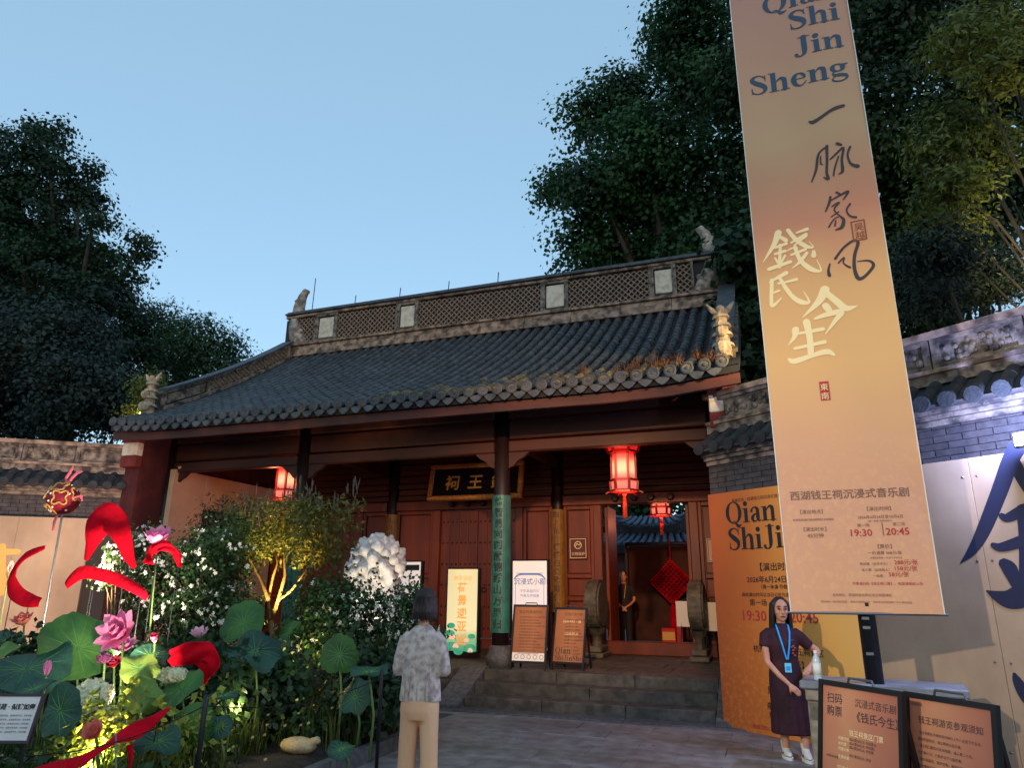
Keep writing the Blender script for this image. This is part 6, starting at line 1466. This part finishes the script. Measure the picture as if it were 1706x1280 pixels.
for pts in ([(0, 0, .19), (.0, -.02, .27), (.06, -.02, .36), (.1, -.03, .42)], [(.02, 0, .19), (.08, 0, .27), (.16, 0, .34), (.24, 0, .35)], [(.19, -.02, .0), (.26, -.02, .02), (.33, -.02, .03), (.36, -.02, -.04)], [(-.05, 0, -.19), (-.09, 0, -.28), (-.08, 0, -.4)]):
    b = MB(); b.tube(pts, [.022, .026, .024, .012][:len(pts)], 6, flat=.5); b.build('streamer', pk_, ball, local=True)
b = MB(); b.tube([(0, .02, -.19), (.02, .05, GZ - bc.z)], .012, 6); b.build('rod', M['lead'], ball, local=True)

# ------------------------------------------------------------------ garden sign, barrier, pale stone
sg = thing('garden_sign', 'white garden sign with black brush title in a dark frame', 'sign', at(22, 1200, 3.3) - Vector((0, 0, at(22, 1200, 3.3).z - GZ)))
c = at(20, 1198, 3.3); sd = Vector((cos(R_(22)), sin(R_(22)), 0)); sn = Vector((sin(R_(22)), -cos(R_(22)), .3)).normalized(); su = sn.cross(sd) * -1
su = sd.cross(sn) * -1; su = su if su.z > 0 else -su
w2, h2 = .135, .12
b = MB(); b.obox(c, sd * w2, su * h2, sn * .008); b.build('panel', mat('white sign print', S(214, 206, 200), .5, S(196, 188, 186), 4), sg)
for o_, a_, c_ in ((su * (h2 + .008), sd * (w2 + .016), su * .008), (su * -(h2 + .008), sd * (w2 + .016), su * .008), (sd * (w2 + .008), sd * .008, su * h2), (sd * -(w2 + .008), sd * .008, su * h2)):
    b = MB(); b.obox(c + o_, a_, c_, sn * .014); b.build('frame', mat('dark plum frame', S(44, 30, 36), .4), sg)
F = Flat(); F.text('风荷 · 似锦如意', 0, .05, .035, 'C', bold=.03)
for k in range(5): F.text('荷花出淤泥而不染，濯清涟而不妖，亭亭净植', 0, .01 - k * .022, .0115, 'C')
F.build('lettering', M['ink'], sg, origin=c + sn * .009, ud=sd, vd=su, nd=sn, local=False)
for s in (-1, 1):
    b = MB(); p = c + sd * (s * .1) - sn * .02; b.tube([(p.x, p.y, GZ - .05), tuple(p - su * .08)], .01, 6); b.build('leg', M['black'], sg)
br = thing('rope_barrier', 'low black post and wire barrier along the edge of the bed', 'barrier', (-3.6, 4.3, 0))
pp = [(-3.42, 6.0), (-3.68, 4.12), (-3.62, 2.5), (-3.55, 1.2)]
for (x, y) in pp[:3]:
    b = MB(); b.tube([(x, y, 0), (x, y, .885), (x, y, .9)], [.017, .017, .01], 10); b.build('post', M['black'], br, smooth=True)
    b = MB(); b.lathe([(.001, .0), (.055, .0), (.055, .008), (.02, .014)], (x, y, .0), 12); b.build('foot', M['black'], br)
for (x0, y0), (x1, y1) in zip(pp, pp[1:]):
    b = MB(); b.tube([(x0 + (x1 - x0) * t, y0 + (y1 - y0) * t, .83 - .1 * sin(pi * t)) for t in np.linspace(0, 1, 9)], .004, 5); b.build('wire', M['black'], br)
rod = thing('thin_stake', 'thin grey stake standing in front of the red sash', 'stake', at(192, 1280, 3.6) - Vector((0, 0, at(192, 1280, 3.6).z)))
q0, q1 = at(193, 1222, 3.6), at(193, 1330, 3.6); b = MB(); b.tube([q1, q0], .005, 6); b.build('stake', M['lead'], rod)
c = at(497, 1243, 6.1); peb = thing('pale_stone', 'smooth cream stone with a blunt tip lying at the edge of the bed', 'stone', (c.x, c.y, .08))
b = MB(); b.ball(tuple(c), (.19, .12, .075), 16, 10); b.tube([c + Vector((.15, 0, .03)), c + Vector((.21, 0, .06)), c + Vector((.235, -.0, .04))], [.05, .035, .015], 8)
o = b.build('body', mat('cream glazed stone', S(190, 166, 126), .7, S(158, 134, 98), 9, .5, 40), peb); remesh(o, .012, 3)

# ------------------------------------------------------------------ white guardian lion beside the steps
LY = 10.25; lc = at(628, 945, LY); li = thing('stone_lion', 'white marble guardian lion with curled mane on a pedestal beside the steps', 'statue', (lc.x, LY, 0))
marble = mat('white marble', S(204, 200, 194), .6, S(176, 170, 164), 5, .2, 30)
X0, Z0 = lc.x, lc.z; rg = random.Random(3); b = MB()
b.ball((X0, LY, Z0 + .02), (.36, .34, .4), 14, 10)
for k in range(58):
    zz = 1 - 1.75 * (k + .5) / 58; rr = sqrt(max(0, 1 - zz * zz)); a = k * 2.39996 + rg.uniform(-.15, .15)
    d = Vector((rr * cos(a), rr * sin(a), zz)); q = rg.uniform(.8, 1.3); c_ = Vector((X0, LY, Z0)) + Vector((d.x * .40, d.y * .38, d.z * .43)) * rg.uniform(.95, 1.05)
    b.ball(tuple(c_), (.1 * q, .095 * q, .08 * q), 9, 7); b.ball(tuple(c_ + d * .07 * q + Vector((0, 0, .012))), .036 * q, 7, 5)
b.tube([(X0 + .02, LY, Z0 + .4), (X0 + .0, LY - .02, Z0 + .5), (X0 - .06, LY - .03, Z0 + .52)], [.12, .07, .03], 8)
b.ball((X0 - .36, LY - .1, Z0 - .02), (.16, .2, .16), 9, 7)      # brow and muzzle turned away along the front
b.ball((X0 - .4, LY - .12, Z0 - .12), (.13, .15, .1), 9, 7)
b.rings([(X0 + .2, LY + .05, Z0 - 1.0, .42, .4), (X0 + .18, LY + .04, Z0 - .75, .44, .42), (X0 + .14, LY, Z0 - .45, .36, .36), (X0 + .05, LY, Z0 - .2, .3, .3)], 16)
for s in (-.2, .22): b.tube([(X0 - .12 + s * .3, LY + s, Z0 - .4), (X0 - .2, LY + s * 1.1, Z0 - .75), (X0 - .22, LY + s * 1.1, Z0 - 1.05)], [.15, .11, .12], 10)
b.ball((X0 + .35, LY - .3, Z0 - .85), (.26, .18, .24), 10, 8); b.ball((X0 + .35, LY + .3, Z0 - .85), (.26, .18, .24), 10, 8)
o = b.build('lion_body', marble, li); remesh(o, .013, 4, .5)
b = MB(); b.bbox(X0 - .5, LY - .42, .55, X0 + .75, LY + .42, Z0 - 1.0, .02); b.build('plinth', marble, li)
b = MB(); b.bbox(X0 - .6, LY - .5, 0, X0 + .85, LY + .5, .55, .02); b.build('pedestal', M['stone'], li)

# leaf litter and crumbs on the plaza and the steps
lv, lf = [], []
def crumb(x, y, z, s):
    a = random.uniform(0, 2 * pi); d, q = Vector((cos(a), sin(a), 0)) * s, Vector((-sin(a), cos(a), 0)) * s * .5; p = Vector((x, y, z)); k = len(lv)
    lv.extend([tuple(p - d), tuple(p - q + Vector((0, 0, s * .3))), tuple(p + d + Vector((0, 0, s * .2))), tuple(p + q + Vector((0, 0, s * .35)))]); lf.append((k, k + 1, k + 2, k + 3))
for _ in range(130): crumb(random.uniform(-4.2, .5), random.uniform(5, 9.6), .004, random.uniform(.006, .022))
for _ in range(150):
    k = random.choice((0, 1, 2)); y0, z0 = ((9.97, .158), (10.34, .308), (10.7, .453))[k]; crumb(random.uniform(-4.3, -.9), y0 + random.random() ** .5 * .32, z0, random.uniform(.005, .02))
tri_mesh('leaf_litter', np.array(lv), np.array(lf), mat('dry leaf litter', S(150, 132, 100), .8, S(96, 80, 56), 3, island=.5)).__setitem__('kind', 'stuff')
# ================================================================== people
def face(b, c, fdir, s=1.0):
    pass
def loft_body(o, vox=.011): return remesh(o, vox, 3, .5)
def hand(b, wrist, d, palm, s=1.0, curl=.5, thumb=1):
    """palm and five bent fingers; d = direction of the hand, palm = palm normal"""
    d = Vector(d).normalized(); pn = Vector(palm).normalized(); sd = d.cross(pn).normalized(); w = Vector(wrist)
    pts = []
    b.tube([w, w + d * .035 * s, w + d * .085 * s], [.024 * s, .033 * s, .036 * s], 9, flat=.55)
    for k in range(4):
        o_ = (-.027 + .018 * k) * s; L = (.066, .076, .07, .054)[k] * s; st = w + d * .08 * s + sd * o_
        d1 = (d + pn * curl * .5).normalized(); d2 = (d + pn * curl * 1.5).normalized(); d3 = (d + pn * curl * 2.6).normalized()
        b.tube([st - d * .02 * s, st, st + d1 * L * .45, st + d1 * L * .45 + d2 * L * .33, st + d1 * L * .45 + d2 * L * .33 + d3 * L * .26], [.0105 * s, .0105 * s, .0098 * s, .0092 * s, .007 * s], 7)
    st = w + d * .025 * s - sd * thumb * .026 * s; td = (d * .75 - sd * thumb * .6 + pn * .35).normalized()
    b.tube([st, st + td * .035 * s, st + (td + pn * .3).normalized() * .07 * s], [.014 * s, .012 * s, .008 * s], 7)

def head(b, c, f, s=1.0):
    """head centred on c looking along f (horizontal), height .22"""
    f = Vector(f).normalized(); sd = Vector((f.y, -f.x, 0)); U = Vector((0, 0, 1)); c = Vector(c)
    b.ball(tuple(c + U * .02 - f * .01), (.079 * s, .092 * s, .105 * s) if abs(f.y) > abs(f.x) else (.092 * s, .079 * s, .105 * s), 18, 12)
    b.ball(tuple(c - U * .045 + f * .022), (.06 * s, .062 * s, .072 * s), 14, 10)
    b.ball(tuple(c - U * .095 + f * .055), (.026 * s, .022 * s, .02 * s), 9, 7)
    b.tube([c + U * .022 + f * .085 * s, c - U * .005 + f * .098 * s, c - U * .028 + f * .106 * s, c - U * .036 + f * .09 * s], [.009, .012, .016, .012], 7)
    for q in (-1, 1):
        b.ball(tuple(c + U * .032 + f * .07 + sd * q * .034), (.02, .02, .01), 7, 6)          # brow
        b.ball(tuple(c - U * .02 + f * .055 + sd * q * .042), (.024, .022, .022), 8, 6)       # cheek
        b.ball(tuple(c - U * .005 - f * .005 + sd * q * .08), (.012, .014, .03), 7, 6)        # ear
    b.ball(tuple(c - U * .06 + f * .085), (.022, .013, .009), 8, 6)
def facial(parent, c, f):
    f = Vector(f).normalized(); sd = Vector((f.y, -f.x, 0)); U = Vector((0, 0, 1)); c = Vector(c)
    b = MB()
    for q in (-1, 1): b.ball(tuple(c + U * .012 + f * .084 + sd * q * .033), (.014, .009, .008), 8, 6)
    b.build('eyes', mat('dark eye', S(30, 22, 20), .2), parent, local=True, smooth=True, kind='stuff')
    b = MB()
    for q in (-1, 1): b.tube([c + U * .036 + f * .088 + sd * q * .016, c + U * .042 + f * .09 + sd * q * .032, c + U * .036 + f * .08 + sd * q * .052], [.004, .006, .003], 5)
    b.build('eyebrows', M['black_hair'], parent, local=True, kind='stuff')
    b = MB(); b.tube([c - U * .062 + f * .092 - sd * .022, c - U * .058 + f * .1 - sd * .007, c - U * .06 + f * .101, c - U * .058 + f * .1 + sd * .007, c - U * .062 + f * .092 + sd * .022], [.003, .006, .006, .006, .003], 6)
    b.build('lips', mat('lips', S(150, 70, 66), .45), parent, local=True, smooth=True)

# --- woman on the path, seen from behind, head bowed over something held in both hands
wx, wy = -2.52, 5.0
w1 = thing('person', 'woman seen from behind in a mottled grey blouse and beige trousers looking down', 'person', (wx, wy, 0), R_(12))
b = MB(); b.rings([(0, 0, 1.30, .07, .06), (0, .02, 1.42, .05, .052), (0, .05, 1.5, .05, .055)], 14)
head(b, (0, .095, 1.555), (0, 1, 0), .98)
b.rings([(0, 0, .95, .14, .1), (0, 0, 1.1, .12, .09), (0, 0, 1.3, .14, .09), (0, 0, 1.36, .1, .07)], 14)
for s in (-1, 1):
    b.tube([(s * .135, 0, 1.28), (s * .2, -.005, 1.17), (s * .225, .0, 1.07)], [.042, .04, .036], 10)
    b.tube([(s * .225, 0, 1.07), (s * .185, .1, 1.05), (s * .09, .22, 1.1)], [.037, .033, .025], 9)
    hand(b, (s * .09, .22, 1.1), (-s * .55, .6, .35), (0, .2, .9), .95, .5, s)
    b.tube([(s * .085, 0, .92), (s * .09, 0, .5), (s * .09, -.01, .09)], [.085, .06, .04], 10)
    b.tube([(s * .09, -.04, .05), (s * .09, .06, .035), (s * .095, .16, .025)], [.035, .038, .025], 8)
o = b.build('body', M['skin'], w1, local=True); loft_body(o)
blm = mat('mottled blouse', S(192, 174, 164), .65, S(140, 122, 116), 24, .0, 30, lo=.40, hi=.66, detail=10)
b = MB(); b.rings([(0, 0, .845, .2, .125), (0, 0, .9, .195, .125), (0, 0, 1.02, .18, .115), (0, 0, 1.18, .187, .115), (0, 0, 1.27, .175, .1), (0, 0, 1.33, .145, .085), (0, .005, 1.372, .095, .07), (0, .015, 1.395, .06, .06)], 22)
for s in (-1, 1): b.tube([(s * .11, 0, 1.30), (s * .165, -.003, 1.255), (s * .2, -.005, 1.16), (s * .222, .0, 1.075), (s * .222, .02, 1.04)], [.07, .074, .066, .06, .055], 12)
o = b.build('blouse', blm, w1, local=True); remesh(o, .011, 3)
b = MB()
for k in range(7): 
    x = -.12 + .04 * k; b.tube([(x, -.118 - .008 * (k % 2), .86), (x * .95, -.113, 1.0), (x * .9 + .01, -.11, 1.12)], [.006, .004, .001], 5)
o2 = b.build('blouse_folds', blm, o, local=True, kind='stuff', smooth=True)
tro = mat('beige trousers', S(216, 168, 130), .8, S(198, 148, 112), 4, .25, 25, stretch=(1, 1, .25))
b = MB(); b.rings([(0, 0, .93, .165, .115), (0, 0, .86, .18, .125), (0, -.005, .78, .185, .13), (0, 0, .72, .175, .12)], 20)
for s in (-1, 1): b.rings([(s * .112, 0, .02, .092, .09), (s * .11, 0, .2, .084, .082), (s * .104, 0, .45, .08, .082), (s * .094, 0, .65, .086, .095), (s * .085, 0, .82, .095, .11)], 16)
o = b.build('trousers', tro, w1, local=True); remesh(o, .011, 2)
b = MB()
for s in (-1, 1):
    b.tube([(s * .12, -.078, .4), (s * .13, -.084, .1)], [.002, .008], 6); b.tube([(s * .08, -.077, .45), (s * .085, -.082, .1)], [.002, .006], 6)
b.build('trouser_creases', tro, o, local=True, kind='stuff', smooth=True)
b = MB(); b.ball((0, .07, 1.575), (.108, .112, .102), 18, 12)
b.rings([(0, .03, 1.435, .1, .08), (0, .035, 1.475, .112, .1), (0, .045, 1.53, .112, .108), (0, .06, 1.6, .1, .1)], 18)
for k in range(24):
    a = pi + pi * k / 23; b.tube([(.06 * cos(a), .06 + .06 * sin(a), 1.66), (.1 * cos(a), .06 + .1 * sin(a), 1.58), (.114 * cos(a), .04 + .108 * sin(a), 1.49), (.112 * cos(a) + .01 * (k % 3 - 1), .03 + .095 * sin(a), 1.42 + .012 * (k % 3))], [.014, .015, .014, .006], 6)
o = b.build('hair', M['hair'], w1, local=True); remesh(o, .009, 2)
b = MB()
for k in range(70):
    a = random.uniform(pi * .9, pi * 2.1); r1 = random.uniform(.108, .122); z1 = random.uniform(1.395, 1.44)
    b.tube([(.05 * cos(a), .06 + .05 * sin(a), 1.664), (.107 * cos(a), .055 + .108 * sin(a), 1.59), (r1 * 1.01 * cos(a), .04 + r1 * sin(a), 1.48), ((r1 - .004) * cos(a) + random.uniform(-.012, .012), .03 + .1 * sin(a), z1)], [.004, .004, .0035, .001], 4)
b.build('hair_strands', M['hair'], o, local=True, kind='stuff')
w1.scale = (.78, .86, .962)

# --- attendant leaning with one arm on the stone table
ax, ay = .0, 8.32
w2 = thing('person', 'attendant in a long dark maroon dress with a blue lanyard', 'person', (ax, ay, 0), R_(14))
FD = (-.04, -1.0, 0); hc = Vector((0.005, -.03, 1.42))
b = MB(); b.rings([(0, .0, 1.18, .07, .06), (0, -.0, 1.29, .046, .047), (0, -.015, 1.38, .046, .05)], 14); head(b, hc, FD, .97)
b.rings([(0, 0, .8, .14, .1), (0, 0, .95, .12, .09), (0, 0, 1.18, .14, .085), (0, 0, 1.24, .09, .06)], 14)
# left arm of the picture: hangs forward across the skirt
b.tube([(-.16, 0, 1.17), (-.185, -.03, 1.03), (-.185, -.06, .91)], [.043, .037, .032], 10); b.tube([(-.185, -.06, .91), (-.1, -.15, .79), (-.02, -.2, .71)], [.031, .028, .021], 9)
hand(b, (-.02, -.2, .71), (.6, -.35, -.6), (.1, .8, -.3), .92, .35, 1)
# other arm: elbow out, wrist down to the table
b.tube([(.16, 0, 1.17), (.25, .0, 1.08), (.345, -.02, 1.02)], [.043, .038, .033], 10); b.tube([(.345, -.02, 1.02), (.28, -.12, .94), (.2, -.2, .89)], [.032, .028, .021], 9)
hand(b, (.2, -.2, .89), (-.5, -.5, -.55), (-.4, .3, -.6), .92, .5, -1)
for s, dx, dy in ((-1, .0, 0), (1, .03, -.1)):
    b.tube([(s * .07, 0, .75), (s * .075 + dx, dy * .5, .45), (s * .06 + dx * 1.5, dy, .1)], [.075, .055, .035], 10); b.tube([(s * .06 + dx * 1.5, dy + .03, .07), (s * .06 + dx, dy - .03, .06)], [.034, .034], 8)
o = b.build('body', M['skin'], w2, local=True); loft_body(o, .0095); facial(w2, hc, FD)
drs = mat('dark maroon dress', S(56, 20, 32), .8, S(42, 14, 25), 5, .3, 40)
b = MB(); b.rings([(.02, 0, .23, .205, .17), (.015, 0, .42, .19, .16), (0, 0, .65, .172, .145), (0, 0, .8, .165, .125), (0, 0, .93, .14, .105), (0, -.005, 1.08, .162, .115), (0, 0, 1.18, .165, .095), (0, 0, 1.235, .125, .078), (0, 0, 1.262, .068, .06), (0, 0, 1.29, .056, .055)], 24)
b.tube([(-.11, 0, 1.2), (-.165, 0, 1.16), (-.195, -.025, 1.05)], [.06, .066, .055], 12); b.tube([(.11, 0, 1.2), (.175, 0, 1.15), (.27, -.005, 1.06)], [.06, .066, .055], 12)
for k in range(9):
    a = -pi + pi * k / 8; b.tube([(.14 * cos(a), .11 * sin(a), .75), (.01 + .182 * cos(a + .05), .15 * sin(a + .05), .5), (.02 + .205 * cos(a), .17 * sin(a), .24)], [.006, .012, .013], 6)
o = b.build('dress', drs, w2, local=True); remesh(o, .0105, 2)
b = MB()
for k, (x, z) in enumerate(((.075, 1.07), (.09, 1.05), (.06, 1.06), (.07, 1.03), (.085, .98), (.065, 1.0))): b.ball((x, -.118, z), (.013, .004, .009), 7, 5)
b.build('embroidery', mat('dusty red embroidery', S(150, 74, 64), .7), o, local=True, kind='stuff')
b = MB(); b.box(.058, -.124, 1.125, .085, -.116, 1.131); b.build('name_pin', M['lead'], o, local=True)
lan = mat('bright blue lanyard', S(40, 150, 226), .5)
b = MB()
for s in (-1, 1):
    rows = []
    for x, y, z in ((s * .055, .02, 1.295), (s * .062, -.045, 1.27), (s * .056, -.098, 1.2), (s * .035, -.128, 1.08), (0 + s * .006, -.128, .94)): rows.append([(x - .008, y, z), (x + .008, y - .002, z)])
    b.grid(rows if s > 0 else [r for r in rows])
b.build('lanyard', lan, w2, local=True)
b = MB(); b.bbox(-.033, -.136, .815, .033, -.128, .905, .003); b.build('badge', mat('pale cyan badge', S(110, 200, 220), .4), w2, local=True)
b = MB(); b.box(-.02, -.1375, .835, .02, -.1365, .875); b.build('badge_print', lan, w2, local=True)
b = MB(); hx, hy, hz = hc
b.ball((hx, hy + .034, hz + .045), (.092, .092, .092), 18, 12)
for k in range(30):
    a = -.45 + (pi + .9) * k / 29; r = .088
    x1, y1 = hx + r * cos(a), hy + .02 + r * sin(a)
    if y1 < hy - .03: continue
    L = 1.10 if abs(cos(a)) > .3 else 1.05
    b.tube([(hx + .03 * cos(a), hy + .02 + .03 * sin(a), hz + .128), (x1, y1, hz + .06), (hx + .097 * cos(a), hy + .03 + .095 * sin(a), hz - .06), (hx + .105 * cos(a), hy + .05 + .08 * sin(a), hz - .2), (hx + .1 * cos(a), hy + .06 + .06 * sin(a), L + .02 * (k % 3))], [.012, .02, .021, .02, .006], 7)
o = b.build('hair', M['black_hair'], w2, local=True); remesh(o, .009, 2)
b = MB()
for k in range(60):
    a = random.uniform(-.3, pi + .3); z1 = random.uniform(1.03, 1.14)
    b.tube([(hx + .02 * cos(a), hy + .02, hz + .135), (hx + .1 * cos(a), hy + .03 + .09 * sin(a), hz + .05), (hx + .115 * cos(a), hy + .04 + .09 * sin(a), hz - .1), (hx + .112 * cos(a) + random.uniform(-.015, .015), hy + .05 + .07 * sin(a), z1)], [.004, .004, .0035, .001], 4)
b.build('hair_strands', M['black_hair'], o, local=True, kind='stuff')
sh = mat('off white leather', S(214, 208, 194), .5)
for s, dx, dy in ((-1, .0, .02), (1, .04, -.1)):
    x = s * .06 + dx; b = MB(); b.rings([(x, dy - .035, .035, .043, .12), (x, dy - .03, .06, .042, .11), (x, dy - .0, .085, .038, .075), (x, dy + .02, .12, .04, .045), (x, dy + .022, .165, .043, .046)], 14)
    o = b.build('shoe', sh, w2, local=True); remesh(o, .008, 2)
    b = MB(); b.rings([(x, dy - .035, .0, .046, .125), (x, dy - .035, .028, .047, .127)], 18); b.build('sole', M['ink_white'], o, local=True)
    for q in (-1, 1):
        F = Flat(); F.stroke([(-.055, .075, .004), (-.03, .05, .018), (.0, .055, .014), (.05, .085, .003)], 5)
        F.build('side_mark', mat('taupe mark', S(110, 84, 70), .6), o, origin=(x + q * .043, dy - .02, 0), ud=(0, 1, 0), vd=(0, 0, 1), nd=(q, 0, 0))

# --- attendant in black standing in the passage
w3 = thing('person', 'attendant in dark clothes standing in the doorway with hands clasped', 'person', (-3.38, 17.0, FL), R_(10))
b = MB(); head(b, (0, -.03, 1.5), (0, -1, 0)); b.rings([(0, 0, 1.25, .07, .06), (0, 0, 1.36, .05, .05), (0, -.015, 1.45, .05, .052)], 12); b.rings([(0, 0, .9, .15, .1), (0, 0, 1.25, .16, .09)], 12)
for s in (-1, 1):
    b.tube([(s * .17, 0, 1.25), (s * .225, 0, 1.1), (s * .23, -.02, .97)], [.045, .04, .034], 9); b.tube([(s * .23, -.02, .97), (s * .14, -.14, .88), (s * .04, -.19, .82)], [.033, .029, .023], 8)
    hand(b, (s * .04, -.19, .82), (-s * .6, -.2, -.6), (0, .8, -.2), .95, .6, s)
    b.tube([(s * .09, 0, .9), (s * .09, 0, .1)], [.08, .045], 9)
o = b.build('body', M['skin'], w3, local=True); loft_body(o); facial(w3, (0, -.03, 1.5), (0, -1, 0))
dk = mat('dark uniform', S(34, 30, 36), .8)
b = MB(); b.rings([(0, 0, .82, .19, .13), (0, 0, 1.0, .17, .115), (0, 0, 1.2, .185, .11), (0, 0, 1.3, .13, .08), (0, 0, 1.345, .07, .065)], 18)
for s in (-1, 1): b.tube([(s * .12, 0, 1.27), (s * .185, 0, 1.22), (s * .228, 0, 1.06)], [.065, .068, .055], 10)
o = b.build('shirt', dk, w3, local=True); remesh(o, .012, 2)
b = MB(); b.rings([(0, 0, .9, .17, .12), (0, 0, .75, .18, .125)], 14)
for s in (-1, 1): b.rings([(s * .09, 0, .05, .075, .08), (s * .09, 0, .45, .085, .085), (s * .085, 0, .8, .095, .11)], 14)
o = b.build('trousers', dk, w3, local=True); remesh(o, .012, 2)
for s in (-1, 1):
    b = MB(); b.rings([(s * .09, -.04, 0, .045, .12), (s * .09, -.035, .05, .042, .11), (s * .09, .0, .09, .04, .05)], 12); b.build('shoe', M['black'], w3, local=True, smooth=True)
b = MB(); b.ball((0, -.005, 1.535), (.092, .1, .095), 16, 10); b.ball((0, .03, 1.49), (.088, .08, .09), 14, 9); o = b.build('hair', M['black_hair'], w3, local=True); remesh(o, .012, 1)
b = MB(); b.grid([[(s * .05 * k - .006, -.125 + .0 * k, 1.33 - .32 * (1 - k)), (s * .05 * k + .006, -.125, 1.33 - .32 * (1 - k))] for s in (1,) for k in (1, .5, 0)]); b.build('lanyard', M['ink_gold'], w3, local=True)
